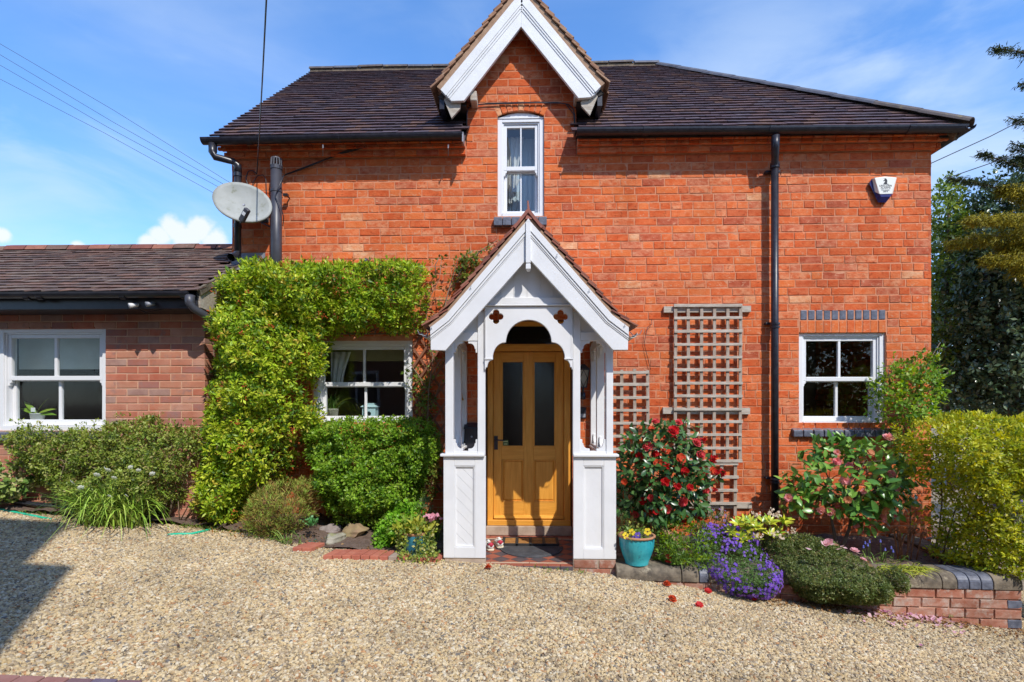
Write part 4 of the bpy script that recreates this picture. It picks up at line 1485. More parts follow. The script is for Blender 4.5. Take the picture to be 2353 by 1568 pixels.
def build_gutters():
 g = gutter(HOUSE, PX(466, GY), PX(1064, GY), GY, PZ(466, 321, GY), PZ(1064, 308, GY), joints=(.18, .52, .86))
 # closed end of the left gutter
 MB().box(PX(1063, GY), PX(1066, GY), GY - .05, GY + .05, PZ(1064, 331, GY), PZ(1064, 309, GY)).build('gutter_end', LEAD, g)
 g2 = gutter(HOUSE, PX(1325, GY), PX(2217, GY), GY, PZ(1325, 299, GY), PZ(2217, 291.5, GY), joints=(.18, .505, .86))
 # return round the right corner
 xr = PX(2222, GY)
 n = 9
 ring = [(.056 * math.cos(math.pi + math.pi * i / n), .056 * math.sin(math.pi + math.pi * i / n)) for i in range(n + 1)]
 ring += [(.05 * math.cos(2 * math.pi - math.pi * i / n), .05 * math.sin(2 * math.pi - math.pi * i / n)) for i in range(n + 1)]
 m = len(ring)
 zc = PZ(2217, 291.5, GY) + .001
 vs = [(xr + a, GY - .05, zc + b) for a, b in ring] + [(xr + a, 5.0, zc + b) for a, b in ring]
 MB().add(vs, [(i, (i + 1) % m, (i + 1) % m + m, i + m) for i in range(m)] + [tuple(range(m)), tuple(range(2 * m - 1, m - 1, -1))]).build('gutter', BLACKPAINT, HOUSE)
 # gutter brackets reaching down to the bricks
 for px in (1030, 742):
  a, b = P(px, 333, GY), P(px, 358, -.06)
  MB().tube([a, (a.x, a.y, b.z), b], .006, 5).build('gutter_bracket', LEAD, HOUSE)
 # right downpipe
 x = PX(1780.5, -.095)
 top = P(1782, 314, GY)
 zt = PZ(1780, 392, -.095)
 dp = MB().tube([(x, -.095, PZ(1780, 1188, -.095)), (x, -.095, zt + .02)], .037, 14).build('downpipe', BLACKPAINT, HOUSE, smooth=True)
 MB().tube([(x, -.095, zt), P(1780.6, 383, -.10), P(1781, 362, -.15), P(1781.5, 340, -.225), P(1782, 312, GY)], [.036, .036, .036, .04, .04], 14).build('swan_neck', BLACKPAINT, dp, smooth=True)
 for py in (378, 384.5, 745, 752, 1101, 1108):
  z = PZ(1780, py, -.095)
  MB().tube([(x, -.095, z - .011), (x, -.095, z + .011)], .047, 14).build('pipe_collar', BLACKPAINT, dp)
 for py in (390, 742, 1100):
  z = PZ(1780, py, -.095)
  MB().box(x - .075, x + .075, -.055, -.0, z - .012, z + .012).build('pipe_clip', BLACKPAINT, dp, bev=.004)
 # left downpipe: outlet, sloping offset, pipe down to the outbuilding roof
 yq = -.11
 o = P(489, 335, GY)
 b = P(546.5, 384, yq)
 e = P(547, 590, yq)
 lp = MB().tube([(b.x, yq, e.z - .02), (b.x, yq, b.z + .02)], .034, 14).build('downpipe', BLACK, HOUSE, smooth=True)
 MB().tube([(o.x, GY, o.z + .02), (o.x, GY, o.z - .07), (o.x + .02, GY, o.z - .12), (b.x - .05, yq, b.z + .06), (b.x, yq, b.z + .01), (b.x, yq, b.z - .06)], [.042, .042, .036, .036, .04, .04], 14).build('offset_bend', BLACK, lp, smooth=True)
 for py in (402, 520):
  z = PZ(547, py, yq)
  MB().tube([(b.x, yq, z - .02), (b.x, yq, z + .02)], .04, 14).build('pipe_collar', BLACK, lp)
 # shoe turning out on to the lower roof
 MB().tube([(e.x, yq, e.z + .04), (e.x - .005, yq - .03, e.z - .0), (e.x - .01, yq - .12, e.z - .045)], [.036, .04, .043], 14, caps=False).build('pipe_shoe', BLACK, lp, smooth=True)
 # boiler flue pipe
 yf = -.14
 f0, f1 = P(635, 363, yf), P(636, 610, yf)
 fl = MB().tube([(f0.x, yf, f1.z - .5), (f0.x, yf, f0.z - .09)], .057, 18).build('flue_pipe', BLACKPIPE, HOUSE, smooth=True)
 cap = MB()
 for k in range(12):
  t = 2 * math.pi * k / 12
  c, s_ = math.cos(t), math.sin(t)
  cap.tube([(f0.x + c * .056, yf + s_ * .056, f0.z - .095), (f0.x + c * .05, yf + s_ * .05, f0.z - .01)], .008, 5)
 cap.lathe([(.0, 0), (.05, -.003), (.052, -.016), (.0, -.016)], (f0.x, yf, f0.z), 18)
 cap.lathe([(.04, -.09), (.062, -.09), (.062, -.13), (.057, -.13)], (f0.x, yf, f0.z), 18)
 cap.build('flue_cap', BLACKPIPE, fl)
 z = PZ(635, 440, yf)
 MB().tube([(f0.x, yf, z - .012), (f0.x, yf, z + .012)], .0615, 18).build('pipe_clip', BLACKPIPE, fl)
 MB().box(f0.x + .05, f0.x + .10, -.1, -.06, z - .03, z - .005).tube([(f0.x + .08, -.08, z - .018), (f0.x + .08, .0, z - .018)], .008, 6).build('pipe_bracket', BLACK, fl)
build_gutters()
# ------------------------------------------------------------------ sash windows
def sash_window(parent, r, Y, mid, jamb=.062, st=.042, head=.075, cill=.075, label=None, glass=None, panes=2, arch=None, room=True, left=0, horn=True, bar=.024, bot=.055, roomdark=False):
 """r = outer frame (x0, x1, z0, z1); mid = height of the meeting rail's middle"""
 x0, x1, z0, z1 = r
 glass = glass or GLASS
 c = ((x0 + x1) / 2, Y, z0)
 me = MB()
 d = .13
 me.box(x0, x0 + jamb, Y, Y + d, z0, z1)
 me.box(x1 - jamb, x1, Y, Y + d, z0, z1)
 me.box(x0 + jamb, x1 - jamb, Y + .0006, Y + d, z1 - head * .62, z1)
 me.box(x0 + jamb, x1 - jamb, Y - .012, Y + d, z0, z0 + cill * .55)
 win = me.build('window', UPVC, parent, bev=.003)
 if label:
  win['label'] = label
 # stepped inner lining
 k = .016
 a0, a1, b0, b1 = x0 + jamb, x1 - jamb, z0 + cill * .55, z1 - head * .62
 li = MB()
 li.box(a0, a0 + k, Y + .014, Y + d - .002, b0, b1)
 li.box(a1 - k, a1, Y + .014, Y + d - .002, b0, b1)
 li.box(a0 + k, a1 - k, Y + .0146, Y + d - .002, b1 - k, b1)
 li.build('lining', UPVC, win, bev=.002)
 a0, a1, b1 = a0 + k, a1 - k, b1 - k
 b0 = b0 + .002
 # upper sash in front
 yu = Y + .028
 u = MB()
 u.box(a0, a0 + st, yu, yu + .042, mid - .02, b1)
 u.box(a1 - st, a1, yu, yu + .042, mid - .02, b1)
 u.box(a0 + st, a1 - st, yu + .0005, yu + .042, b1 - st, b1)
 u.box(a0 + st, a1 - st, yu + .0005, yu + .046, mid - .021, mid + .025)
 ug = (a0 + st, a1 - st, mid + .025, b1 - st)
 for i in range(1, panes):
  xx = ug[0] + (ug[1] - ug[0]) * i / panes
  u.box(xx - bar / 2, xx + bar / 2, yu + .004, yu + .038, ug[2] - .004, ug[3] + .004)
 us = u.build('sash', UPVC, win, bev=.004)
 if horn:
  for (xx, s) in ((a0, 1), (a1, -1)):
   poly = [(xx, mid - .02), (xx + s * st, mid - .02), (xx + s * st * .95, mid - .045), (xx + s * st * .55, mid - .052), (xx + s * st * .5, mid - .075), (xx, mid - .08)]
   MB().prism(poly, yu + .002, yu + .04).build('horn', UPVC, win, bev=.003)
 yl = Y + .078
 l = MB()
 l.box(a0, a0 + st, yl, yl + .042, b0, mid + .02)
 l.box(a1 - st, a1, yl, yl + .042, b0, mid + .02)
 l.box(a0 + st, a1 - st, yl + .0005, yl + .042, b0, b0 + bot)
 l.box(a0 + st, a1 - st, yl + .0005, yl + .042, mid - .028, mid + .018)
 lg = (a0 + st, a1 - st, b0 + bot, mid - .028)
 for i in range(1, panes):
  xx = lg[0] + (lg[1] - lg[0]) * i / panes
  l.box(xx - bar / 2, xx + bar / 2, yl + .004, yl + .038, lg[2] - .004, lg[3] + .004)
 ls = l.build('sash', UPVC, win, bev=.004)
 for (g, yy) in ((ug, yu + .022), (lg, yl + .022)):
  for i in range(panes):
   w = (g[1] - g[0]) / panes
   pa, pb = g[0] + i * w - .004 + (bar / 2 if i else 0), g[0] + (i + 1) * w + .004 - (bar / 2 if i < panes - 1 else 0)
   MB().add([(pa, yy, g[2] - .004), (pb, yy, g[2] - .004), (pb, yy, g[3] + .004), (pa, yy, g[3] + .004)], [(0, 1, 2, 3)]).build('pane', glass, win)
 if room:
  # the room behind: walls, ceiling, floor, back
  ya, yb = Y + .135, Y + 2.2
  e = .5
  rm = MB()
  A = [(x0 - e - left, z0 - .75), (x1 + e, z0 - .75), (x1 + e, z1 + .3), (x0 - e - left, z1 + .3)]
  for i in range(4):
   p, q = A[i], A[(i + 1) % 4]
   rm.add([(p[0], ya, p[1]), (q[0], ya, q[1]), (q[0], yb, q[1]), (p[0], yb, p[1])], [(0, 1, 2, 3)])
  rm.add([(p[0], yb, p[1]) for p in A], [(0, 1, 2, 3)])
  # wall around the opening, seen from inside
  I = [(x0 - left, z0), (x1, z0), (x1, z1), (x0 - left, z1)]
  for i in range(4):
   p, q, s, t = A[i], A[(i + 1) % 4], I[(i + 1) % 4], I[i]
   rm.add([(p[0], ya, p[1]), (q[0], ya, q[1]), (s[0], ya, s[1]), (t[0], ya, t[1])], [(0, 1, 2, 3)])
  rm.build('room', ROOMDARK if roomdark else ROOM, win)
 return win, ug, lg
def curtain(parent, x0, x1, z0, z1, y, waves=5, taper=0.0, mat=None, name='curtain', amp=.018):
 V, F = [], []
 n, m = waves * 8, 10
 for j in range(m + 1):
  t = j / m
  z = z1 + (z0 - z1) * t
  xa = x0
  xb = x1 + taper * math.sin(t * math.pi * .5)
  for i in range(n + 1):
   s = i / n
   V.append((xa + (xb - xa) * s, y + amp * math.sin(s * waves * 6.283 + t * .6) * (.6 + .4 * t), z))
 for j in range(m):
  for i in range(n):
   F.append((j * (n + 1) + i, j * (n + 1) + i + 1, (j + 1) * (n + 1) + i + 1, (j + 1) * (n + 1) + i))
 V = np.array(V)
 c = (V.min(0) + V.max(0)) / 2
 return link_mesh(name, mesh_np(name, V - c, F, mat or CURTAIN, smooth=True), parent, c)
def build_windows():
 # ground floor left
 w, ug, lg = sash_window(HOUSE, WIN_L, .03, PZ(835, 884, .08), jamb=.058, st=.036, head=.07, label='wide white sash window half hidden by clipped shrubs', bar=.026)
 z0, z1 = lg[2], ug[3]
 curtain(w, ug[0] - .02, ug[0] + .22, z0 + .33, z1, .30, 3, -.10)
 curtain(w, ug[1] - .05, ug[1] + .03, z0 + .30, z1, .30, 1)
 MB().box(ug[0] - .1, ug[1] + .1, .36, .40, z1 - .10, z1 + .2).build('pelmet', M('olive_pelmet', (.30, .27, .11), (.34, .31, .14), nscale=8, rough=.9), w)
 MB().box(ug[0] - .15, ug[1] + .15, .165, .36, z0 - .06, z0 - .03).build('inner_sill', WHITE, w)
 # ground floor right
 w2, ug2, lg2 = sash_window(HOUSE, WIN_R, .03, PZ(1933, 872, .08), jamb=.052, st=.036, head=.06, label='square white sash window on a blue brick sill', bar=.028)
 MB().box(ug2[0] - .15, ug2[1] + .15, .165, .36, lg2[2] - .06, lg2[2] - .03).build('inner_sill', WHITE, w2)
 # the sill under it, blue bricks laid sloping
 x0, x1 = PX(1823, -.05), PX(2058, -.05)
 z0_, z1_ = PZ(1933, 1004.5, -.06), PZ(1933, 981.5, 0.0)
 rng = random.Random(2)
 n = 10
 sl = MB().box(x0 + .01, x1 - .01, -.03, .03, z0_ + .004, z1_ - .02).build('window_sill', MORTAR, HOUSE)
 for i in range(n):
  a, b = x0 + (x1 - x0) * i / n + .005, x0 + (x1 - x0) * (i + 1) / n - .005
  f = rng.uniform(-.006, .004)
  MB().prismx([(-.055 + f, z0_), (.03, z0_ + .004), (.03, z1_), (-.055 + f, z1_ - .035)], a, b).build('brick', BBLUE, sl, bev=.007)
 # gable window
 w3, ug3, lg3 = sash_window(HOUSE, WIN_D, .03, PZ(1197, 390, .08), jamb=.05, st=.034, head=.075, label='tall narrow white sash window in the gable', bar=.016, glass=GLASSD, bot=.05)
 cx, half = (WIN_D[0] + WIN_D[1]) / 2, (WIN_D[1] - WIN_D[0]) / 2
 rise = WIN_D_TOP - WIN_D[3]
 R = (half * half + rise * rise) / (2 * rise)
 cz = WIN_D_TOP - R
 a0 = math.asin(half / R)
 poly = [(cx + R * math.sin(-a0 + 2 * a0 * i / 14), cz + R * math.cos(-a0 + 2 * a0 * i / 14) - .004) for i in range(15)]
 poly = poly[::-1] + [(WIN_D[0], WIN_D[3] + .001), (WIN_D[1], WIN_D[3] + .001)]
 MB().prism(poly, .034, .12).build('arched_head', UPVC, w3, bev=.003)
 MB().box(WIN_D[0] - .004, WIN_D[1] + .004, .022, .05, WIN_D[3] - .012, WIN_D[3] + .003).build('head_bead', UPVC, w3, bev=.003)
 curtain(w3, ug3[0] - .03, ug3[1] + .03, lg3[2] - .05, ug3[3] + .03, .36, 7, 0, M('net_curtain', (.60, .70, .76), (.65, .75, .80), nscale=4, rough=.9), 'net_curtain', .008)
 curtain(w3, ug3[0], ug3[0] + .19, lg3[2] + .22, ug3[3], .26, 3, -.09)
 curtain(w3, lg3[0], lg3[0] + .15, lg3[2] + .15, lg3[3], .27, 2, -.10)
 x0, x1 = PX(1134, -.05), PX(1257, -.05)
 z0_, z1_ = PZ(1197, 517.5, -.06), PZ(1197, 500.5, 0.0)
 sl = MB().box(x0 + .01, x1 - .01, -.03, .03, z0_ + .004, z1_ - .02).build('window_sill', MORTAR, HOUSE)
 n = 6
 for i in range(n):
  a, b = x0 + (x1 - x0) * i / n + .003, x0 + (x1 - x0) * (i + 1) / n - .003
  MB().prismx([(-.06 + rng.uniform(-.004, .003), z0_), (.03, z0_ + .002), (.03, z1_), (-.06, z1_ - .012)], a, b).build('brick', BBLUE, sl, bev=.006)
 return w, ug, lg, w2, ug2, lg2
WL, UGL, LGL, WR, UGR, LGR = build_windows()
# ------------------------------------------------------------------ front door
def build_door():
 Y = .035
 fx0, fx1, fz0, fz1 = RC(1120, 739, 1311, 1207, Y)
 dx0, dx1, dz0, dz1 = RC(1133, 809, 1296, 1192, Y + .03)
 tz = PZ(1215, 791, Y)
 fr = MB()
 fr.box(fx0, dx0, Y, Y + .09, fz0, fz1)
 fr.box(dx1, fx1, Y, Y + .09, fz0, fz1)
 frm = fr.build('door_frame', DOORWOOD, HOUSE, bev=.005)
 MB().box(dx0, dx1, Y + .001, Y + .09, PZ(1215, 749, Y), fz1).build('frame_head', DOORWOOD_H, frm, bev=.004)
 MB().box(fx0 + .002, fx1 - .002, Y - .012, Y + .09, dz1 + .004, tz).box(fx0 + .03, fx1 - .03, Y - .02, Y - .012, dz1 + .03, tz - .012).build('transom', DOORWOOD_H, frm, bev=.004)
 MB().box(fx0 + .001, fx1 - .001, Y - .03, Y + .09, fz0, dz0 - .006).build('door_sill', DOORWOOD_H, frm, bev=.005)
 MB().add([(dx0, Y + .05, tz), (dx1, Y + .05, tz), (dx1, Y + .05, fz1), (dx0, Y + .05, fz1)], [(0, 1, 2, 3)]).build('transom_pane', GLASSO, frm)
 # the leaf
 Yl = Y + .03
 g1 = RC(1153, 830, 1203.5, 1027, Yl)
 g2 = RC(1226, 830, 1276, 1027, Yl)
 p1 = RC(1154, 1056.5, 1203.5, 1153.6, Yl)
 p2 = RC(1226, 1056.5, 1276, 1153.6, Yl)
 lf = MB()
 xs = [dx0 + .003, g1[0], g1[1], g2[0], g2[1], dx1 - .003]
 for i in (0, 2, 4):
  lf.box(xs[i], xs[i + 1], Yl, Yl + .045, dz0, dz1 - .003)
 door = lf.build('front_door', DOORWOOD, HOUSE, bev=.004)
 rl = MB()
 for (za, zb) in ((g1[3], dz1 - .004), (p1[3], g1[2]), (dz0 + .001, p1[2])):
  rl.box(xs[1], xs[2], Yl + .0006, Yl + .0446, za, zb)
  rl.box(xs[3], xs[4], Yl + .0006, Yl + .0446, za, zb)
 rl.build('rail', DOORWOOD_H, door, bev=.003)
 for g in (g1, g2):
  MB().add([(g[0], Yl + .022, g[2]), (g[1], Yl + .022, g[2]), (g[1], Yl + .022, g[3]), (g[0], Yl + .022, g[3])], [(0, 1, 2, 3)]).build('pane', GLASSO, door)
  k = .012
  MB().box(g[0], g[0] + k, Yl - .004, Yl + .018, g[2], g[3]).box(g[1] - k, g[1], Yl - .004, Yl + .018, g[2], g[3]).box(g[0] + k, g[1] - k, Yl - .0036, Yl + .018, g[2], g[2] + k).box(
   g[0] + k, g[1] - k, Yl - .0036, Yl + .018, g[3] - k, g[3]).build('glazing_bead', DOORWOOD, door, bev=.003)
 for p in (p1, p2):
  MB().box(p[0], p[1], Yl + .016, Yl + .03, p[2], p[3]).build('recess', DOORWOOD, door)
  m = .03
  mb = MB()
  a = [(p[0] + .008, Yl + .0155, p[2] + .008), (p[1] - .008, Yl + .0155, p[2] + .008), (p[1] - .008, Yl + .0155, p[3] - .008), (p[0] + .008, Yl + .0155, p[3] - .008)]
  b = [(p[0] + m, Yl + .002, p[2] + m), (p[1] - m, Yl + .002, p[2] + m), (p[1] - m, Yl + .002, p[3] - m), (p[0] + m, Yl + .002, p[3] - m)]
  mb.add(a + b, [(4, 5, 6, 7), (0, 1, 5, 4), (1, 2, 6, 5), (2, 3, 7, 6), (3, 0, 4, 7)])
  mb.build('panel', DOORWOOD, door)
  k = .012
  MB().box(p[0], p[0] + k, Yl - .005, Yl + .018, p[2], p[3]).box(p[1] - k, p[1], Yl - .005, Yl + .018, p[2], p[3]).box(p[0] + k, p[1] - k, Yl - .0046, Yl + .018, p[2], p[2] + k).box(
   p[0] + k, p[1] - k, Yl - .0046, Yl + .018, p[3] - k, p[3]).build('panel_moulding', DOORWOOD, door, bev=.004)
 MB().prismx([(Yl - .03, dz0 + .004), (Yl - .03, dz0 + .016), (Yl, dz0 + .04), (Yl, dz0 + .004)], dx0 + .01, dx1 - .01).build('weather_bar', DOORWOOD_H, door, bev=.003)
 # handle
 h = RC(1135.5, 1002, 1144, 1033.5, Yl)
 hb = MB().box(h[0], h[1], Yl - .012, Yl, h[2], h[3])
 zc = PZ(1140, 1011, Yl)
 xc = (h[0] + h[1]) / 2
 hb.tube([(xc, Yl - .01, zc), (xc, Yl - .055, zc), (xc + .02, Yl - .06, zc + .001), (xc + .1, Yl - .055, zc - .003)], .008, 8)
 hb.tube([(xc, Yl - .02, h[2] + .035), (xc, Yl - .012, h[2] + .035)], .008, 10)
 hb.build('handle', BLACK, door, bev=.002)
 # small printed notice inside the glass
 s = RC(1155, 1011.5, 1168, 1026, Yl + .02)
 MB().box(s[0], s[1], Yl + .0185, Yl + .0195, s[2], s[3]).build('sticker', M('green_notice', (.10, .16, .05), (.14, .22, .07), nscale=60, rough=.5), door)
 zz = s[2] + .02
 for (dz, wf, mt) in ((.030, .8, 0), (.012, .7, 1), (.003, .6, 0)):
  w = (s[1] - s[0]) * wf
  xc2 = (s[0] + s[1]) / 2
  MB().box(xc2 - w / 2, xc2 + w / 2, Yl + .0178, Yl + .0184, zz + dz, zz + dz + .007).build('print', M('notice_print', (.75, .72, .35)) if mt == 0 else M('notice_dark', (.03, .04, .02)), door)
 # hall behind
 hall = MB()
 A = [(fx0 - .2, fz0 - .2), (fx1 + .2, fz0 - .2), (fx1 + .2, fz1 + .1), (fx0 - .2, fz1 + .1)]
 ya, yb = Y + .12, Y + 1.6
 for i in range(4):
  p, q = A[i], A[(i + 1) % 4]
  hall.add([(p[0], ya, p[1]), (q[0], ya, q[1]), (q[0], yb, q[1]), (p[0], yb, p[1])], [(0, 1, 2, 3)])
 hall.add([(p[0], yb, p[1]) for p in A], [(0, 1, 2, 3)])
 hall.build('hall', ROOMDARK, door)
 # stone step under the sill
 s = RC(1117, 1207.3, 1313.5, 1230, Y - .04)
 MB().box(s[0], s[1], Y - .06, Y + .1, .002, fz0 - .002).build('door_step', CONC, HOUSE, bev=.008)
 return door
build_door()
def build_wall_cables():
 def wire(pts, r=.006, name='cable', mat=BLACK, Y=-.02):
  MB().tube([P(a, b, c[0] if c else Y) for a, b, *c in pts], r, 6).build(name, mat, HOUSE, smooth=True)
 # black cable over the gable window
 wire([(1073, 300), (1073, 262), (1076, 249), (1086, 242), (1110, 240), (1150, 239), (1190, 238), (1230, 237), (1290, 237.5), (1306, 240), (1317, 250), (1321, 266), (1322, 312)], .006)
 wire([(1078, 243), (1120, 237.8), (1190, 235.8), (1280, 235.6), (1300, 239), (1318, 262), (1321, 300)], .005)
 # lines from the eave to the flue and the dish
 wire([(840, 338, -.1), (790, 352, -.06), (745, 368, -.03), (700, 385, -.03), (655, 402, -.05)], .008)
 wire([(830, 336, -.1), (780, 352, -.06), (740, 371, -.03), (690, 391, -.03), (652, 404, -.05)], .005)
 wire([(590, 400), (580, 392), (570, 394), (565, 410), (570, 430), (578, 440)], .006)
 wire([(578, 440), (582, 418), (592, 404), (604, 402), (611, 412), (612, 440), (612, 470)], .005)
 wire([(652, 404, -.2), (636, 440, -.205), (632, 452, -.205), (645, 475, -.205), (652, 500, -.2), (650, 520, -.12)], .005)
 wire([(600, 512), (625, 524), (640, 526)], .006)
 wire([(1497, 735), (1498, 745), (1488, 752, -.05), (1480, 790), (1495, 850)], .003)
 # small vent in the wall above the hedge
 v = P(843, 600, -.02)
 MB().tube([(v.x, .0, v.z), (v.x, -.06, v.z), (v.x - .01, -.08, v.z - .03)], .024, 10).build('vent_spout', BLACKPIPE, HOUSE, smooth=True)
build_wall_cables()
# ================================================================== OUTBUILDING
AY = -.50
ANNEX = thing('brick_outbuilding', 'low pink brick wing with brown tiled roof at the left', 'outbuilding', (-5, AY, .3))
def build_annex():
 rng = random.Random(21)
 xr = PX(470, AY)
 xl = -9.0
 zt = PZ(220, 705, AY)
 w1 = RC(5, 752.6, 247.6, 990, AY + .03)
 wd = w1[1] - w1[0]
 w1 = (PX(-4, AY + .03), w1[1], w1[2], w1[3])
 wd = w1[1] - w1[0]
 w0 = (w1[0] - wd, w1[0] - .0, w1[2], w1[3])
 hole = (w0[0], w1[1], w1[2], w1[3])
 wl = skin(ANNEX, 'front_wall', xl, xr, -.2, zt, AY + .005, [hole], MORTAR_A)
 z_sill = w1[2]
 b = lay_courses(lambda z: xl, lambda z: xr, zt - .076 * 30, zt, .076, rng, ws=.2265, wh=.112, joint=.011, holes=[hole, (hole[0] - .02, hole[1] + .06, z_sill - .10, z_sill)], bond='stretcher')
 b = [q for q in b if q[2] > -.05 and q[0] > -7.5]
 place_bricks(wl, b, BA, [4, 3, 3, 3, 1.6, 2], rng, frame=Matrix.Translation((0, AY, 0)), limit=290, prefer=lambda q: 1.0 if q[0] > -5.3 else .2, proud=.0012, rough=.001)
 # return wall towards the house
 fr = Matrix(((0, -1, 0, xr), (1, 0, 0, 0), (0, 0, 1, 0), (0, 0, 0, 1)))
 b = lay_courses(lambda z: AY, lambda z: .0, zt - .076 * 30, zt, .076, rng, ws=.2265, wh=.112, bond='stretcher')
 MB().add([(xr - .004, AY + .005, -.2), (xr - .004, 0, -.2), (xr - .004, 0, zt + .6), (xr - .004, AY + .005, zt)], [(0, 1, 2, 3)]).build('side_wall', MORTAR_A, ANNEX)
 place_bricks(wl, b, BA, [4, 3, 3, 3, 1.6, 2], rng, frame=Matrix.Translation((xr, 0, 0)) @ Matrix.Rotation(math.radians(90), 4, 'Z'), limit=0, proud=.001)
 # blue brick sill
 n = 18
 x0, x1 = hole[0] - .02, hole[1] + .06
 sl = MB().box(x0 + .01, x1 - .01, AY - .02, AY + .05, z_sill - .095, z_sill - .02).build('window_sill', MORTAR_A, ANNEX)
 for i in range(n):
  a, c = x0 + (x1 - x0) * i / n + .005, x0 + (x1 - x0) * (i + 1) / n - .005
  MB().prismx([(AY - .045, z_sill - .1), (AY + .03, z_sill - .1), (AY + .03, z_sill - .002), (AY - .045, z_sill - .02)], a, c).build('brick', BBLUE, sl, bev=.006)
 # two joined sash windows
 for r, lb in ((w1, 'right hand light of the wide white window'), (w0, None)):
  w, ug, lg = sash_window(ANNEX, r, AY + .03, PZ(123, 870, AY + .08), jamb=.055, st=.04, head=.085, cill=.09, bar=.03, glass=GLASSR, roomdark=True, bot=.06, label=lb, room=lb is not None, left=wd)
  MB().box(ug[0] - .1, ug[1] + .06, AY + .24, AY + .25, PZ(123, 849, AY + .24), ug[3] + .1).build('roller_blind', M('sage_blind', (.50, .56, .50), (.56, .62, .56), nscale=5, rough=.9), w)
  MB().box(ug[0] - .15, ug[1] + .15, AY + .165, AY + .40, lg[2] - .06, lg[2] - .02).build('inner_sill', WHITE, w)
 # roof
 ey = AY - .3
 ez = PZ(220, 668, ey)
 ry = .55
 rz = PZ(60, 568, ry) - .03
 vx = PX(452, ey)
 mb = MB()
 mb.add([(xl, ey, ez - .02), (vx, ey, ez - .02), (vx, ry, rz - .02), (xl, ry, rz - .02), (xl, 2 * ry - ey, ez - .02), (vx, 2 * ry - ey, ez - .02)], [(0, 1, 2, 3), (3, 2, 5, 4)])
 mb.add([(xl, ey, ez - .06), (vx, ey, ez - .06), (vx, ry, rz - .06), (xl, ry, rz - .06)], [(3, 2, 1, 0)])
 mb.add([(vx, ey, ez - .06), (vx, ey, ez - .02), (vx, ry, rz - .02), (vx, ry, rz - .06)], [(3, 2, 1, 0)])
 roof = mb.build('roof', DARKHOLE, ANNEX)
 V = Vector((0, ry - ey, rz - ez))
 tile_slope(roof, (xl, ey - .035, ez - .035), (1, 0, 0), V, TILES_ANNEX, [4, 3, 2, 2], rng, vx - xl + .02, V.length + .03, .092, .168,
    lambda u, v: (u + xl > -6.6) and not (u + xl > HX0 - .02 and v * V.normalized().y + ey > -.06), limit=290, th=.011,
    prefer=lambda p, it: it[2] * 10 + abs(p.x + 3.2) * .5, jit=.004, rag=.005)
 for i in range(13):
  x0 = -6.6 + i * .262
  x1 = x0 + .25
  if x1 > HX0 - .01:
   x1 = HX0 - .01
  if x0 > HX0 - .1:
   break
  dz = rng.uniform(-.006, .006)
  prof = [(ry - .11, rz - .035 + dz), (ry - .07, rz + .025 + dz), (ry, rz + .05 + dz), (ry + .07, rz + .025 + dz), (ry + .11, rz - .035 + dz), (ry, rz + .02 + dz)]
  MB().prismx(prof, x0, x1).build('ridge_tile', TILES_PORCH[i % 3] if i % 3 else TILES_ANNEX[2], roof)
 # verge at the right: mortar and an undercloak
 d = V.normalized()
 up = Vector((0, -d.z, d.y))
 a, b_ = Vector((vx, ey, ez)), Vector((vx, -.01, ez + (rz - ez) * (-.01 - ey) / (ry - ey)))
 lo, hi = up * -.05, up * .012
 MB().hexa([a + lo, b_ + lo, b_ + hi, a + hi] and [a + lo + Vector((.03, 0, 0)), b_ + lo + Vector((.03, 0, 0)), b_ + hi + Vector((.03, 0, 0)), a + hi + Vector((.03, 0, 0)),
    a + lo, b_ + lo, b_ + hi, a + hi]).build('verge_mortar', STONE, roof)
 # fascia, soffit, gutter
 MB().box(xl, vx - .01, ey + .02, ey + .045, PZ(220, 710, ey), ez - .03).build('fascia', BLACK, ANNEX, bev=.003)
 MB().box(xl, vx - .01, ey + .046, AY + .0, PZ(220, 710, ey) - .001, PZ(220, 710, ey) + .012).build('soffit', BLACK, ANNEX)
 MB().prismx([(ey + .05, ez - .16), (AY, ez - .18), (AY, ez + .1), (ey + .03, ez - .05)], vx - .012, vx + .012).build('eave_end_board', TRELL, ANNEX)
 yg = ey - .05
 zgut = PZ(220, 672.5, yg)
 g = gutter(ANNEX, xl, PX(438, yg), yg, zgut, zgut, r=.055, mat=BLACK, joints=(), name='gutter')
 for px in (65, 95, 285, 425):
  x = PX(px, yg)
  MB().tube([(x - .025, yg, zgut - .03), (x + .025, yg, zgut - .03)], .04, 12).build('gutter_joint', BLACK, g)
 x = PX(470, yg)
 a = P(467, 690, yg)
 # outlet pipe swings back behind the shrub
 q0 = P(436, 686, yg)
 MB().tube([(q0.x, yg, q0.z + .03), (q0.x, yg, q0.z - .04), (q0.x + .02, yg + .02, q0.z - .09), (q0.x + .16, AY - .08, q0.z - .22), (q0.x + .24, -.25, q0.z - .32), (q0.x + .30, -.10, q0.z - .40)],
    [.045, .042, .036, .034, .034, .034], 12).build('downpipe', BLACKPIPE, ANNEX, smooth=True)
 # two small security lamps under the soffit, one lead between
 for px, py in ((322, 706), (360, 703)):
  c = P(px, py, ey + .05)
  d0 = Vector((c.x, ey + .09, c.z + .03))
  MB().tube([d0, Vector((c.x - .01, ey - .02, c.z + .005)), Vector((c.x - .03, ey - .05, c.z - .005))], [.016, .02, .026], 10).build('eave_spotlight', LEAD if px > 340 else WHITE, ANNEX, smooth=True)
 MB().tube([P(320, 712, ey + .05), P(335, 718, ey + .06), P(370, 712, ey + .04), P(440, 700, ey + .01)], .004, 5).build('cable', BLACK, ANNEX)
 # lead flashing at the house wall
 fx0, fx1 = PX(530, -.02), PX(608, -.02)
 zf = PZ(570, 600, -.02)
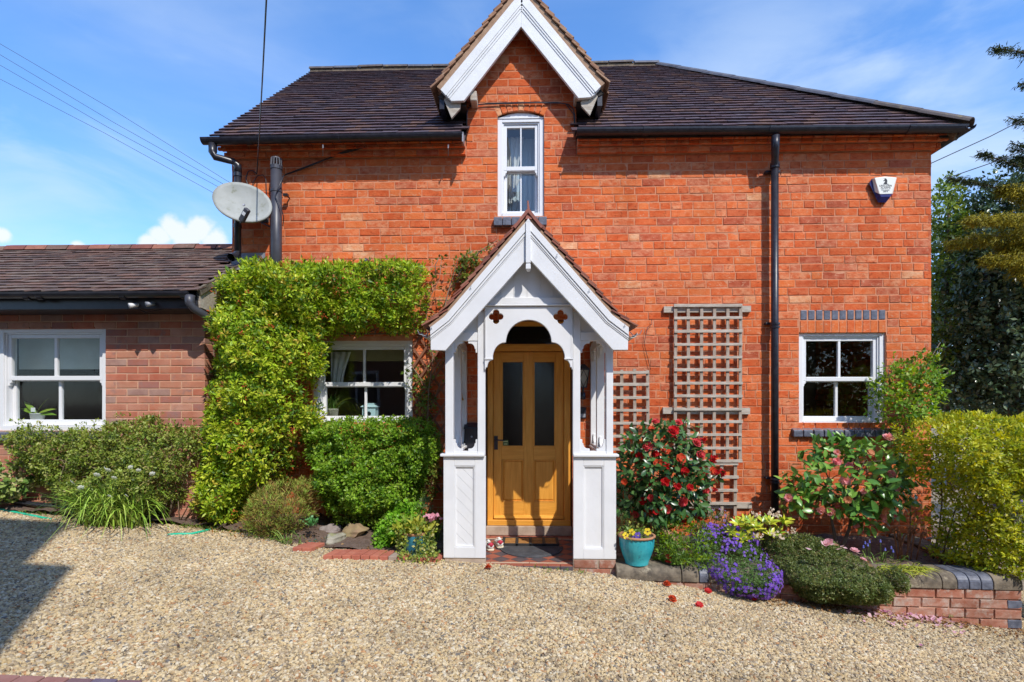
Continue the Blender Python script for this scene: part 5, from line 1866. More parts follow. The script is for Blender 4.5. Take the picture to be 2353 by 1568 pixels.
 MB().hexa([(fx0, -.012, zf - .03), (fx1, -.012, zf - .03), (fx1, -.012, zf + .09), (fx0, -.012, zf + .09), (fx0, -.004, zf - .03), (fx1, -.004, zf - .03), (fx1, -.004, zf + .09), (fx0, -.004, zf + .09)]).build('lead_flashing', LEAD, ANNEX)
 za = zf - .03
 MB().hexa([(fx0, -.17, za - .10), (fx1 - .1, -.17, za - .10), (fx1 - .1, -.02, za), (fx0, -.02, za), (fx0, -.17, za - .106), (fx1 - .1, -.17, za - .106), (fx1 - .1, -.02, za - .006), (fx0, -.02, za - .006)]).build('lead_apron', LEAD, ANNEX)
 # closed body
 MB().add([(xl, AY + .4, 2.1), (HX0, AY + .4, 2.1), (HX0, 2, 2.1), (xl, 2, 2.1)], [(0, 1, 2, 3)]).add([(xl, 1.6, -.2), (HX0, 1.6, -.2), (HX0, 1.6, 2.4), (xl, 1.6, 2.4)], [(0, 1, 2, 3)]).build('inner_wall', ROOMDARK, ANNEX)
 return w1, z_sill
AW, AWZ = build_annex()
# ================================================================== PORCH
PY = -1.077
PORCH = thing('timber_porch', 'white painted timber porch with arched front and steep tiled gable', 'porch', (PX(1215, PY), PY, 0))
def build_porch():
 rng = random.Random(31)
 W = WOODWHITE
 def q(px, py, Y=PY):
  v = P(px, py, Y)
  return (v.x, v.z)
 zc0, zc1 = PZ(1066, 1049, PY), PZ(1066, 1043, PY)      # cap rail
 zt = PZ(1215, 700, PY)                                     # wall plate
 # ---- front posts
 posts = [(1023, 1041.5), (1097.5, 1114.5), (1316.5, 1333.5), (1393.3, 1409)]
 zpt = [PZ(1032, 783, PY) + .06, PZ(1106, 716, PY), PZ(1325, 716, PY), PZ(1400, 783, PY) + .06]
 pw = []
 for i, (a, b) in enumerate(posts):
  x0, x1 = PX(a, PY), PX(b, PY)
  zz = zpt[i]
  MB().box(x0, x1, PY, PY + .075, zc1 - .002, zz).build('post', W, PORCH, bev=.004)
  pw.append((x0, x1))
 # ---- head rails over the side openings
 for (a, b, p, r) in ((1041.5, 1097.5, 783.5, 0), (1333.5, 1393.3, 783, 1)):
  x0, x1 = PX(a, PY), PX(b, PY)
  z0 = PZ((a + b) / 2, p, PY)
  MB().box(x0 - .0, x1 + .0, PY + .006, PY + .07, z0, z0 + .075).build('head_rail', W, PORCH, bev=.003)
  # boarding above, up to the gable
  za, zb = z0 + .075, z0 + .37
  if r == 0:
   poly = [(x0 - .06, za), (x1, za), (x1, zb)]
  else:
   poly = [(x0, za), (x1 + .06, za), (x0, zb)]
  MB().prism(poly, PY + .03, PY + .045).build('gable_board', W, PORCH)
  # corner brackets: quarter shapes at top and bottom of the opening
  zb0 = PZ((a + b) / 2, 1037.5, PY)
  for (xx, sx) in ((x0, 1), (x1, -1)):
   for (zz, sz) in ((z0, -1), (zb0, 1)):
    w = .068
    o = [(0, 0), (w * 1.25, 0), (w * 1.25, .022), (w * 1.02, .022)]
    o += [(w * 1.02 - (w * .62) * math.sin(t), .022 + w * .72 * (1 - math.cos(t))) for t in [i * math.pi / 2 / 7 for i in range(1, 8)]]
    o += [(w * .28, .022 + w * .72), (w * .28, .105), (0, .105)]
    MB().prism([(xx + sx * u, zz + sz * v) for u, v in o], PY + .012, PY + .04).build('bracket', W, PORCH, bev=.002)
  MB().box(x0, x1, PY + .004, PY + .072, zc1 - .001, zb0).build('bottom_rail', W, PORCH, bev=.003)
 # ---- cap rails and lower panels
 for (ca, cb, pa, pb, ra, rb, bot, rt, rbm) in ((1011, 1113.5, 1019, 1115.8, 1044, 1091, 1282.7, 1071, 1257.8), (1317.5, 1422.8, 1317.6, 1415.8, 1340.6, 1387.6, 1285, 1071, 1261.7)):
  MB().box(PX(ca, PY - .03), PX(cb, PY - .03), PY - .03, PY + .09, zc0, zc1).build('cap_rail', W, PORCH, bev=.005)
  x0, x1, z0, z1 = PX(pa, PY), PX(pb, PY), PZ((pa + pb) / 2, bot, PY), zc0 - .001
  a, b, c, d = PX(ra, PY), PX(rb, PY), PZ((ra + rb) / 2, rbm, PY), PZ((ra + rb) / 2, rt, PY)
  f = MB()
  f.box(x0, a, PY, PY + .05, z0, z1)
  f.box(b, x1, PY, PY + .05, z0, z1)
  f.box(a, b, PY + .0006, PY + .05, z0, c)
  f.box(a, b, PY + .0006, PY + .05, d, z1)
  lp = f.build('lower_panel', W, PORCH, bev=.003)
  k = .012
  MB().box(a, a + k, PY + .006, PY + .04, c, d).box(b - k, b, PY + .006, PY + .04, c, d).box(a + k, b - k, PY + .0064, PY + .04, c, c + k).box(a + k, b - k, PY + .0064, PY + .04, d - k, d).build('bead', W, lp, bev=.002)
  # diagonal tongue and groove inside the frame: boards clipped to the opening
  wd = .075
  sgn = -1
  w = b - a
  zz = c - w
  while zz < d + w:
   # board between two 45 degree lines z = zz + sgn*(x-a)
   poly = []
   g = .0012 if pa < 1200 else .0003
   L0 = [(a, zz + g), (b, zz + g - w)]
   L1 = [(a, zz + wd * 1.41 - g), (b, zz + wd * 1.41 - g - w)]
   quad = [L0[0], L0[1], L1[1], L1[0]]
   # clip to c..d
   def clip(pl, zlim, keep_above):
    out = []
    for i in range(len(pl)):
     p, r_ = pl[i], pl[(i + 1) % len(pl)]
     ip = (p[1] >= zlim) == keep_above
     ir = (r_[1] >= zlim) == keep_above
     if ip:
      out.append(p)
     if ip != ir:
      t = (zlim - p[1]) / (r_[1] - p[1])
      out.append((p[0] + (r_[0] - p[0]) * t, zlim))
    return out
   quad = clip(quad, c, True)
   if len(quad) > 2:
    quad = clip(quad, d, False)
   if len(quad) > 2:
    MB().prism(quad, PY + .02, PY + .032).build('plank', W, lp)
   zz += wd * 1.41
  MB().box(a - .002, b + .002, PY + .028, PY + .045, c, d).build('backing', W, lp)
 # ---- arch board with two quatrefoils
 ax0, ax1 = PX(1098.5, PY), PX(1333, PY)
 top = PZ(1215, 705, PY - .02)
 # outline of the opening, left to right
 ya = PY - .022
 cx = PX(1214.7, ya)
 r1 = PX(1267, ya) - cx
 zs = PZ(1215, 786, ya)
 ap = PZ(1215, 735.5, ya)
 c2x = PX(1297.7, ya) - cx
 z2 = PZ(1215, 823, ya)
 zb = PZ(1215, 849.5, ya)
 ex = PX(1316.5, ya) - cx
 half = []
 for i in range(11):                                   # crown to cusp
  t = math.pi / 2 * i / 10
  half.append((r1 * math.sin(t), zs + (ap - zs) * math.cos(t)))
 half.append((r1 + .012, zs - .006))
 for i in range(1, 9):                                  # lower quarter
  t = math.pi / 2 * i / 8
  half.append((r1 + .012 + (c2x - r1 - .012) * math.sin(t), z2 + (zs - .006 - z2) * math.cos(t)))
 half += [(c2x, z2 - .012), (c2x + .012, z2 - .02)]
 for i in range(1, 6):
  t = math.pi / 2 * i / 5
  half.append((c2x + .012 + (ex - c2x - .024) * math.sin(t) * .75, zb + .02 + (z2 - .02 - zb - .02) * math.cos(t)))
 half += [(ex - .012, zb + .018), (ex - .010, zb), (ex, zb)]
 lo = [(cx + u, z) for u, z in half]
 li = [(cx - u, z) for u, z in half]
 outer = [(cx + ex, top), (cx - ex, top)] + li[::-1][:-1] + lo
 holes = []
 for px in (1139.7, 1288.5):
  c = P(px, 728, ya)
  ring = []
  cc, rr = .036, .0285
  for i in range(48):
   th = 2 * math.pi * i / 48
   ph = ((th + math.pi / 4) % (math.pi / 2)) - math.pi / 4
   R = cc * math.cos(ph) + math.sqrt(max(rr * rr - (cc * math.sin(ph)) ** 2, 0))
   ring.append((c.x + R * math.cos(th), c.z + R * math.sin(th)))
  holes.append(ring)
 arch = shape_solid('arch_board', outer, holes, PY - .022, PY + .02, W, PORCH, .003)
 for sx in (-1, 1):
  xa, xb = cx + sx * (c2x - .004), cx + sx * (ex + .0)
  MB().box(min(xa, xb), max(xa, xb), PY - .03, PY - .0225, z2 - .012, z2 - .002).build('bead', W, arch)
  xe = cx + sx * (ex - .012)
  MB().box(xe - .004, xe + .004, PY - .026, PY - .0225, z2 + .0, top).build('groove_bead', W, arch)
 # ---- beam, mouldings, boarded gable
 bz0, bz1 = PZ(1215, 698.5, PY - .04), PZ(1215, 683.5, PY - .04)
 xb0, xb1 = PX(1118, PY), PX(1312, PY)
 MB().box(PX(1108, PY), PX(1322, PY), PY - .035, PY + .02, bz0, bz1).build('beam', W, PORCH, bev=.004)
 MB().box(PX(1110, PY), PX(1320, PY), PY - .044, PY - .0, bz0 - .018, bz0 - .001).build('beam_moulding', W, PORCH, bev=.006)
 x = PX(1090, PY)
 k = 0
 apx = PX(1214, PY)
 zap = PZ(1214, 560, PY)
 while x < PX(1342, PY):
  x2 = x + .117
  m = (x + x2) / 2
  # top of each board follows the rafters
  def ztop(xx):
   return zap - abs(xx - apx) * 1.12
  ta, tb = ztop(x), ztop(x2)
  if max(ta, tb) > bz1:
   poly = [(x + .0015, bz1 - .01), (x2 - .0015, bz1 - .01)]
   if tb > bz1 - .01:
    poly.append((x2 - .0015, tb))
   if x < apx < x2:
    poly.append((apx, zap))
   if ta > bz1 - .01:
    poly.append((x + .0015, ta))
   if len(poly) > 2:
    MB().prism(poly, PY - .012, PY + .004).build('plank', W, PORCH)
  x = x2
 MB().prism([(PX(1090, PY), bz1), (PX(1342, PY), bz1), (apx, zap)], PY - .002, PY + .012).build('gable_backing', W, PORCH)
 # ---- bargeboards
 BY = PY - .155
 def g(px, py):
  v = P(px, py, BY)
  return (v.x, v.z)
 L = [g(1213.7, 505), g(1022, 728), g(989.3, 753.4), g(989.5, 804.7), g(1023.3, 805.9), g(1213.7, 592.5)]
 R = [g(1213.7, 505), g(1213.7, 592.5), g(1408.7, 804.7), g(1443, 804.7), g(1444, 753.4), g(1407.6, 726)]
 bl = MB().prism(L, BY, BY + .04).build('bargeboard', W, PORCH, bev=.004)
 br = MB().prism(R, BY + .0004, BY + .0404).build('bargeboard', W, PORCH, bev=.004)
 def off(p, d, k):
  return (p[0] + d[0] * k, p[1] + d[1] * k)
 for (pts, s, par) in ((L, -1, bl), (R, 1, br)):
  a, b, c = pts[0], (pts[1] if s < 0 else pts[5]), (pts[2] if s < 0 else pts[4])
  n1 = Vector((b[0] - a[0], b[1] - a[1])).normalized()
  n1 = (-n1.y * -s * -1, 0)
  d1 = Vector((b[0] - a[0], b[1] - a[1])).normalized()
  m1 = Vector((d1.y, -d1.x)) * (1 if s < 0 else -1)
  if m1.y > 0:
   m1 = -m1
  d2 = Vector((c[0] - b[0], c[1] - b[1])).normalized()
  m2 = Vector((d2.y, -d2.x))
  if m2.y > 0:
   m2 = -m2
  mm = (m1 + m2).normalized()
  for (o0, o1, yy) in ((0, .052, .018), (.056, .072, .010), (.076, .084, .005)):
   e = 1.0 / abs(m1.x) if abs(m1.x) > .1 else 1
   # at the apex the band runs to the middle line
   sa0 = (a[0], a[1] - o0 / abs(m1.y))
   sa1 = (a[0], a[1] - o1 / abs(m1.y))
   poly = [sa0, off(b, mm, o0), off(c, m2, o0), off(c, m2, o1), off(b, mm, o1), sa1]
   poly[2] = (c[0], c[1] - o0 / abs(m2.y))
   poly[3] = (c[0], c[1] - o1 / abs(m2.y))
   MB().prism(poly, BY - yy, BY - .0003 * s).build('moulding', W, par, bev=.002)
 # wire hooks for lights along the boards
 hk = MB()
 for (px, py) in ((1148, 587), (1083, 665), (993, 757), (1281, 592), (1355, 672), (1437, 752)):
  v = P(px, py, BY - .02)
  hk.tube([(v.x, BY - .012, v.z), (v.x - .006, BY - .032, v.z + .008), (v.x - .008, BY - .034, v.z + .022), (v.x + .004, BY - .03, v.z + .026)], .0022, 5)
 hk.build('light_hooks', LEAD, PORCH, kind='stuff')
 # ---- pendant
 x0, x1 = PX(1208.2, BY - .03), PX(1219.4, BY - .03)
 pt, pb = PZ(1214, 510, BY - .03), PZ(1214, 604, BY - .03)
 pd = MB()
 pd.box(x0, x1, BY - .032, BY + .02, pb, pt)
 pd.prism([(x0, pt), (x1, pt), ((x0 + x1) / 2, pt + .03)], BY - .032, BY + .02)
 m = (x0 + x1) / 2
 h = (x1 - x0) / 2
 pd.box(m - h * .8, m + h * .8, BY - .026, BY + .014, pb - .012, pb)
 pd.box(m - h, m + h, BY - .032, BY + .02, pb - .052, pb - .012)
 pd.hexa([(m - h * .5, BY - .018, pb - .07), (m + h * .5, BY - .018, pb - .07), (m + h, BY - .031, pb - .0525), (m - h, BY - .031, pb - .0525),
    (m - h * .5, BY + .006, pb - .07), (m + h * .5, BY + .006, pb - .07), (m + h, BY + .019, pb - .0525), (m - h, BY + .019, pb - .0525)])
 pd.build('pendant', W, PORCH, bev=.002)
 # ---- roof
 A_, BL, CL = L[0], L[1], L[2]
 BR_, CR = R[5], R[4]
 t = .03
 def up(p, k):
  return (p[0], p[1] + k)
 poly = [up(A_, .0), up(BL, 0), up(CL, 0), up(CL, -.035), up((BL[0] + .02, BL[1]), -.05), up(A_, -.06), up((BR_[0] - .02, BR_[1]), -.05), up(CR, -.035), up(CR, 0), up(BR_, 0)]
 roof = MB().prism(poly, BY + .045, -.0).build('roof', WHITE, PORCH)
 for s, (a, b, c) in ((-1, (A_, BL, CL)), (1, (A_, BR_, CR))):
  d1, d2 = Vector((a[0] - b[0], a[1] - b[1])), Vector((b[0] - c[0], b[1] - c[1]))
  n2 = Vector((-d2.y, d2.x)).normalized()
  if n2.y < 0:
   n2 = -n2
  n1 = Vector((-d1.y, d1.x)).normalized()
  if n1.y < 0:
   n1 = -n1
  MB().prism([a, b, c, tuple(Vector(c) + n2 * .022), tuple(Vector(b) + n1 * .024), (a[0], a[1] + .035)], BY - .012, BY + .3).build('verge_mortar', BEDMORTAR, roof)
  O = Vector((c[0], BY - .025, c[1])) + Vector((n2.x, 0, n2.y)) * .022 - Vector((d2.normalized().x, 0, d2.normalized().y)) * .05
  tile_slope(roof, O, (0, 1, 0), Vector((d2.x, 0, d2.y)), TILES_PORCH, [3, 2, 2], rng, -BY + .025, d2.length + .05, .095, .16, None, th=.014, limit=60, prefer=lambda p, it: it[0], jit=.005, rag=.005)
  O = Vector((b[0], BY - .025, b[1])) + Vector((n1.x, 0, n1.y)) * .024
  tile_slope(roof, O, (0, 1, 0), Vector((d1.x, 0, d1.y)), TILES_PORCH, [3, 2, 2], rng, -BY + .025, d1.length - .05, .095, .16, None, th=.014, limit=120, prefer=lambda p, it: it[0], jit=.005, rag=.006)
 # ridge tiles and spike finial
 nx = 4
 ln = (-BY + .03) / nx
 for i in range(nx):
  y0 = BY - .035 + i * ln
  w_, h_ = .125, .145
  prof = [(A_[0] - w_, A_[1] - h_ + .075), (A_[0] - .015, A_[1] + .075), (A_[0] + .015, A_[1] + .075), (A_[0] + w_, A_[1] - h_ + .075), (A_[0] + w_ - .015, A_[1] - h_ + .06), (A_[0], A_[1] + .05), (A_[0] - w_ + .015, A_[1] - h_ + .06)]
  MB().prism(prof, y0, y0 + ln - .008).build('ridge_tile', RIDGERED, roof)
 f0 = P(1214.9, 497, BY)
 f1 = P(1213, 462, BY)
 MB().hexa([(f0.x - .03, BY - .03, f0.z - .035), (f0.x + .03, BY - .03, f0.z - .035), (f0.x + .012, BY - .015, f0.z + .03), (f0.x - .012, BY - .015, f0.z + .03),
    (f0.x - .03, BY + .02, f0.z - .035), (f0.x + .03, BY + .02, f0.z - .035), (f0.x + .012, BY + .01, f0.z + .03), (f0.x - .012, BY + .01, f0.z + .03)]).hexa(
  [(f0.x - .011, BY - .013, f0.z + .03), (f0.x + .011, BY - .013, f0.z + .03), (f1.x + .007, BY - .008, f1.z), (f1.x - .007, BY - .008, f1.z),
   (f0.x - .011, BY + .009, f0.z + .03), (f0.x + .011, BY + .009, f0.z + .03), (f1.x + .007, BY + .006, f1.z), (f1.x - .007, BY + .006, f1.z)]).build('finial', RIDGERED, roof, bev=.002)
 # short eaves gutters at both sides (white)
 for p, s in ((CL, -1), (CR, 1)):
  xx = p[0] + s * .055
  n = 7
  ring = [(.045 * math.cos(math.pi + math.pi * i / n), .045 * math.sin(math.pi + math.pi * i / n)) for i in range(n + 1)]
  ring += [(.04 * math.cos(2 * math.pi - math.pi * i / n), .04 * math.sin(2 * math.pi - math.pi * i / n)) for i in range(n + 1)]
  mm = len(ring)
  z = p[1] - .03
  vs = [(xx + a, BY + .1, z + b) for a, b in ring] + [(xx + a, -.02, z + b) for a, b in ring]
  MB().add(vs, [(i, (i + 1) % mm, (i + 1) % mm + mm, i + mm) for i in range(mm)] + [tuple(range(mm)), tuple(range(2 * mm - 1, mm - 1, -1))]).build('gutter', M('aged_white_plastic', (.55, .53, .48), (.62, .60, .55), nscale=8, rough=.5), PORCH)
  MB().tube([(xx - s * .03, BY + .055, z + .0), (xx, BY + .045, z - .035), (xx + s * .05, BY + .035, z - .02), (xx + s * .065, BY + .03, z + .015)], .004, 6).build('gutter_hook', LEAD, PORCH)
 # ---- side walls: rear and middle posts, rails, boarded lower half
 for s in (-1, 1):
  if s < 0:
   xo, xi = pw[0][0], pw[0][0] + .075
  else:
   xi, xo = pw[3][1] - .075, pw[3][1]
  zb0 = PZ(1370, 1037.5, PY)
  zh = PZ(1370, 783, PY)
  for (ya_, yb_) in ((-.085, -.008), (PY / 2 - .02, PY / 2 + .05)):
   MB().box(xo if s < 0 else xi, xi if s < 0 else xo, ya_, yb_, zc1, zh + .06).build('post', W, PORCH, bev=.004)
  xa, xb = min(xo, xi), max(xo, xi)
  MB().box(xa + .006, xb - .006, PY + .076, -.01, zh, zh + .075).build('head_rail', W, PORCH, bev=.003)
  MB().box(xa + .006, xb - .006, PY + .076, -.01, zc1 - .001, zb0 - .001).build('bottom_rail', W, PORCH, bev=.003)
  MB().box(xa - .012, xb + .012, PY + .09, -.009, zc0, zc1 - .0005).build('cap_rail', W, PORCH, bev=.004)
  MB().box(xa + .012, xb - .012, PY + .051, -.01, .02, zc0 - .001).build('side_panel', W, PORCH)
  for (y0_, y1_) in ((PY + .075, PY / 2 - .02), (PY / 2 + .05, -.085)):
   for (yy, sy) in ((y0_, 1), (y1_, -1)):
    for (zz, sz) in ((zh, -1), (zb0, 1)):
     w = .06
     o = [(0, 0), (w * 1.25, 0), (w * 1.25, .02), (w, .02), (w * .55, .035), (w * .35, .07), (w * .3, .1), (0, .1)]
     MB().prismx([(yy + sy * u, zz + sz * v) for u, v in o], (xa + xb) / 2 - .014, (xa + xb) / 2 + .014).build('bracket', W, PORCH, bev=.002)
  MB().box(xa + .01, xb - .01, PY + .02, -.01, zh + .075, PZ(1000, 770, BY) + .06).build('wall_plate', W, PORCH)
 # ---- inner reveals behind the front lower panels
 for (pa, pb) in ((1019, 1115.8), (1317.6, 1415.8)):
  x0, x1 = PX(pa, PY), PX(pb, PY)
  MB().box(x0 + .01, x1 - .002, PY + .051, PY + .075, PZ((pa + pb) / 2, 1282, PY) + .0, zc0 - .002).build('panel_back', W, PORCH)
 # ---- plinth and floor
 fx0, fx1 = PX(1116.2, PY), PX(1317, PY)
 xl, xr = PX(1019, PY), PX(1415.8, PY)
 pl = MB()
 pl.box(xl + .01, fx0 - .002, PY + .008, PY + .07, -.3, PZ(1066, 1283.2, PY) - .003)
 pl.box(xl + .01, xl + .06, PY + .0705, -.01, -.3, .02)
 pl.box(xr - .06, xr - .004, PY + .0705, -.01, -.3, .02)
 pl.box(fx1 + .002, xr - .004, PY + .008, PY + .07, -.3, PZ(1366, 1285.5, PY) - .003)
 plinth = pl.build('plinth', CONC, PORCH)
 x = fx1 + .004
 bs = []
 zt_ = PZ(1366, 1287, PY)
 for r in range(3):
  xx = fx1 + .004 - (.11 if r % 2 else 0)
  while xx < xr - .01:
   a, b = max(xx, fx1 + .004), min(xx + .215, xr)
   if b - a > .03:
    bs.append((a + .004, b - .004, zt_ - .078 * (r + 1) + .006, zt_ - .078 * r - .004, PY))
   xx += .222
 place_bricks(plinth, bs, BG, [2, 1, 2], rng, limit=20, proud=.002)
 tx0, tx1 = fx0, fx1
 fl = MB().box(xl + .062, xr - .062, PY + .072, -.012, -.25, -.012).box(fx0, fx1, PY + .012, PY + .072, -.25, -.0121).build('floor', MORTAR_A, PORCH)
 red = M('quarry_tile_red', (.30, .085, .050), (.36, .115, .07), nscale=16, rough=.55, bump=.1, bscale=60)
 dark = M('quarry_tile_dark', (.075, .062, .070), (.11, .09, .095), nscale=16, rough=.5, bump=.1, bscale=60)
 buff = M('quarry_tile_buff', (.52, .36, .24), (.58, .42, .29), nscale=16, rough=.55, bump=.1, bscale=60)
 w = (fx1 - fx0)
 n = 7
 def tile(x0, x1, y0, y1, m, z0=-.012, z1=.0):
  MB().box(x0 + .0025, x1 - .0025, y0 + .0025, y1 - .0025, z0, z1 + rng.uniform(-.001, .001)).build('floor_tile', m, fl)
 for i in range(n):
  tile(fx0 + w * i / n, fx0 + w * (i + 1) / n, PY - .004, PY + .075, red)
  MB().box(fx0 + w * i / n + .0025, fx0 + w * (i + 1) / n - .0025, PY - .004, PY + .01, -.105, -.002).build('floor_tile', dark, fl, bev=.003)
 fx0, fx1 = xl + .064, xr - .064
 w = fx1 - fx0
 n = 10
 for y0 in (PY + .075, -.16):
  for i in range(4):
   tile(fx0 + w * i / 4, fx0 + w * (i + 1) / 4, y0, y0 + .035, buff)
 for i in range(n):
  tile(fx0 + w * i / n, fx0 + w * (i + 1) / n, -.125, -.014, red)
 # diagonal field between: squares set corner to corner
 ya_, yb_ = PY + .11, -.16
 s_ = w / 8
 rows = int((yb_ - ya_) / (s_ / 2)) + 2
 for r in range(rows):
  for c in range(-1, 10):
   cxx = fx0 + c * s_ + (s_ / 2 if r % 2 else 0)
   cyy = ya_ + r * s_ / 2
   h_ = s_ / 2 - .003
   poly = [(cxx - h_, cyy), (cxx, cyy - h_), (cxx + h_, cyy), (cxx, cyy + h_)]
   # clip to the field
   def clip2(pl_, ax, lim, up_):
    out = []
    for i in range(len(pl_)):
     p, r2 = pl_[i], pl_[(i + 1) % len(pl_)]
     ip, ir = (p[ax] >= lim) == up_, (r2[ax] >= lim) == up_
     if ip:
      out.append(p)
     if ip != ir:
      t_ = (lim - p[ax]) / (r2[ax] - p[ax])
      out.append(tuple(p[j] + (r2[j] - p[j]) * t_ for j in (0, 1)))
    return out
   for ax, lim, u_ in ((0, fx0 + .003, True), (0, fx1 - .003, False), (1, ya_ + .003, True), (1, yb_ - .003, False)):
    if len(poly) > 2:
     poly = clip2(poly, ax, lim, u_)
   if len(poly) > 2:
    k = len(poly)
    vs = [(p[0], p[1], -.012) for p in poly] + [(p[0], p[1], .0) for p in poly]
    MB().add(vs, [tuple(range(k, 2 * k))] + [(i, (i + 1) % k, (i + 1) % k + k, i + k) for i in range(k)]).build('floor_tile', red if r % 2 == 0 else dark, fl)
 return roof
build_porch()
# ================================================================== SMALL THINGS IN AND ON THE PORCH
def build_porch_things():
 rng = random.Random(4)
 brass = M('brass', (.55, .38, .12), (.42, .27, .08), nscale=40, rough=.28, metal=1.0)
 # bell
 Y = -.12
 c = P(1058.5, 920, Y)
 t = thing('brass_bell', 'small brass bell with a pull cord on the inner left post', 'bell', (c.x, Y, c.z))
 MB().lathe([(.0, .085), (.014, .083), (.018, .06), (.022, .03), (.030, .012), (.040, .0), (.036, -.002), (.0, .01)], c, 20).build('bell_cup', brass, t, smooth=True)
 MB().tube([(c.x - .045, Y, c.z + .12), (c.x - .045, Y, c.z + .17), (c.x - .025, Y, c.z + .185), (c.x, Y, c.z + .17), (c.x, Y, c.z + .08)], .007, 7).build('bracket', brass, t, smooth=True)
 MB().tube([(c.x, Y, c.z), (c.x - .002, Y, c.z - .02), (c.x - .01, Y, c.z - .1), (c.x - .015, Y, c.z - .27)], [.01, .005, .004, .006], 6).build('pull_cord', BLACK, t)
 # letter box on the house wall
 x0, x1, z0, z1 = RC(1067, 974, 1114, 1036, -.13)
 t = thing('letter_box', 'black metal letter box on the wall inside the porch', 'letter box', ((x0 + x1) / 2, -.13, z0))
 MB().prismx([(-.13, z0), (-.001, z0), (-.001, z1 - .012), (-.13, z1 - .045)], x0, x1).build('body', BLACK, t, bev=.006)
 MB().prismx([(-.142, z1 - .06), (-.138, z1 - .035), (-.06, z1 + .004), (-.001, z1 + .01), (-.001, z1 - .008), (-.06, z1 - .014), (-.132, z1 - .048)], x0 - .006, x1 + .006).build('lid', BLACK, t, bev=.003)
 MB().tube([((x0 + x1) / 2 - .03, -.145, z0 + .15), ((x0 + x1) / 2 - .03, -.128, z0 + .15)], .010, 12).build('lock', LEAD, t)
 # lantern on the right
 x0, x1, z0, z1 = RC(1327, 852, 1353, 900, -.10)
 t = thing('wall_lantern', 'black wall lantern with leaded diamond panes in the porch', 'lantern', ((x0 + x1) / 2, -.1, z0))
 xc = (x0 + x1) / 2
 fr = MB()
 tp, bt = P(1340, 850, -.1).z, P(1340, 890, -.1).z
 wt, wb = .058, .034
 for sx in (-1, 1):
  for sy in (-1, 1):
   fr.tube([(xc + sx * wb, -.10 + sy * wb, bt), (xc + sx * wt, -.10 + sy * wt, tp)], .005, 5)
 for (w, z) in ((wt, tp), (wb, bt)):
  fr.box(xc - w - .004, xc + w + .004, -.1 - w - .004, -.1 + w + .004, z - .006, z + .004)
 ln = fr.build('cage', BLACK, t)
 MB().hexa([(xc - .064, -.164, tp + .005), (xc + .064, -.164, tp + .005), (xc + .015, -.115, tp + .06), (xc - .015, -.115, tp + .06),
    (xc - .064, -.036, tp + .005), (xc + .064, -.036, tp + .005), (xc + .015, -.085, tp + .06), (xc - .015, -.085, tp + .06)]).build('roof_cap', BLACK, t)
 MB().hexa([(xc - wb + .004, -.1 - wb + .003, bt), (xc + wb - .004, -.1 - wb + .003, bt), (xc + wt - .004, -.1 - wt + .003, tp - .006), (xc - wt + .004, -.1 - wt + .003, tp - .006),
    (xc - wb + .004, -.1 + wb - .003, bt), (xc + wb - .004, -.1 + wb - .003, bt), (xc + wt - .004, -.1 + wt - .003, tp - .006), (xc - wt + .004, -.1 + wt - .003, tp - .006)]).build('panes', M('lantern_glass', (.30, .29, .24), (.38, .37, .30), nscale=20, rough=.2), t)
 md, mh = (tp + bt) / 2, (tp - bt) / 2
 le = MB()
 for (p, q) in (((0, mh), (.04, 0)), ((.04, 0), (0, -mh)), ((0, -mh), (-.04, 0)), ((-.04, 0), (0, mh))):
  le.tube([(xc + p[0], -.1 - .046 - .01 * p[1] / mh, md + p[1] * .95), (xc + q[0], -.1 - .046 - .01 * q[1] / mh, md + q[1] * .95)], .003, 4)
 le.build('leading', BLACK, t)
 MB().tube([(xc, -.1, bt), (xc, -.1, bt - .035), (xc, -.06, bt - .075), (xc, -.0, bt - .075)], .011, 8).build('arm', BLACK, t, smooth=True)
 MB().lathe([(.0, 0), (.03, .0), (.034, .03), (.028, .075), (.0, .08)], (xc, -.045, bt - .13), 14).build('sensor', BLACK, t, smooth=True)
 # box with a pale front under the lantern
 x0, x1, z0, z1 = RC(1325, 936, 1347, 962, -.03)
 t = thing('door_chime', 'black door chime box with a pale panel below the lantern', 'door chime', ((x0 + x1) / 2, -.03, z0))
 MB().box(x0, x1, -.03, -.001, z0, z1).build('body', BLACK, t, bev=.006)
 MB().box(x0 + .008, x1 - .008, -.033, -.0302, z0 + .012, z0 + .05).build('push_panel', LEAD, t, bev=.002)
 # mats
 x0, x1 = PX(1153, -.42), PX(1285, -.42)
 c = P(1218, 1243, -.33)
 t = thing('bristle_mat', 'rectangular black framed doormat with brown bristle strips', 'doormat', (c.x, -.33, .0))
 y0, y1 = -.46, -.19
 fr = MB()
 for i in range(5):
  xx = x0 + .014 + (x1 - x0 - .028) * i / 4
  fr.box(xx - .014, xx + .014, y0, y1, .002, .034)
 fr.box(x0 + .028, x1 - .028, y0, y0 + .018, .002, .032).box(x0 + .028, x1 - .028, y1 - .018, y1, .002, .032)
 fr.build('frame', M('rubber', (.02, .02, .021), (.035, .034, .034), nscale=14, rough=.7, bump=.3, bscale=80), t, bev=.003)
 br = M('bristle', (.30, .13, .035), (.44, .22, .06), nscale=60, rough=.95, bump=1.0, bscale=160, stretch=(1, 1, 1))
 for i in range(4):
  xa = x0 + .028 + (x1 - x0 - .028) * i / 4
  xb = x0 + (x1 - x0 - .028) * (i + 1) / 4
  for k in range(6):
   ya = y0 + .022 + k * (y1 - y0 - .044) / 6
   MB().box(xa + .002, xb - .002, ya + .004, ya + .032, .002, .028 + rng.uniform(-.003, .003)).build('bristle_strip', br, t)
 c = P(1222, 1262, -.62)
 xm, rw = PX(1221, -.52), (PX(1296, -.55) - PX(1148, -.55)) / 2
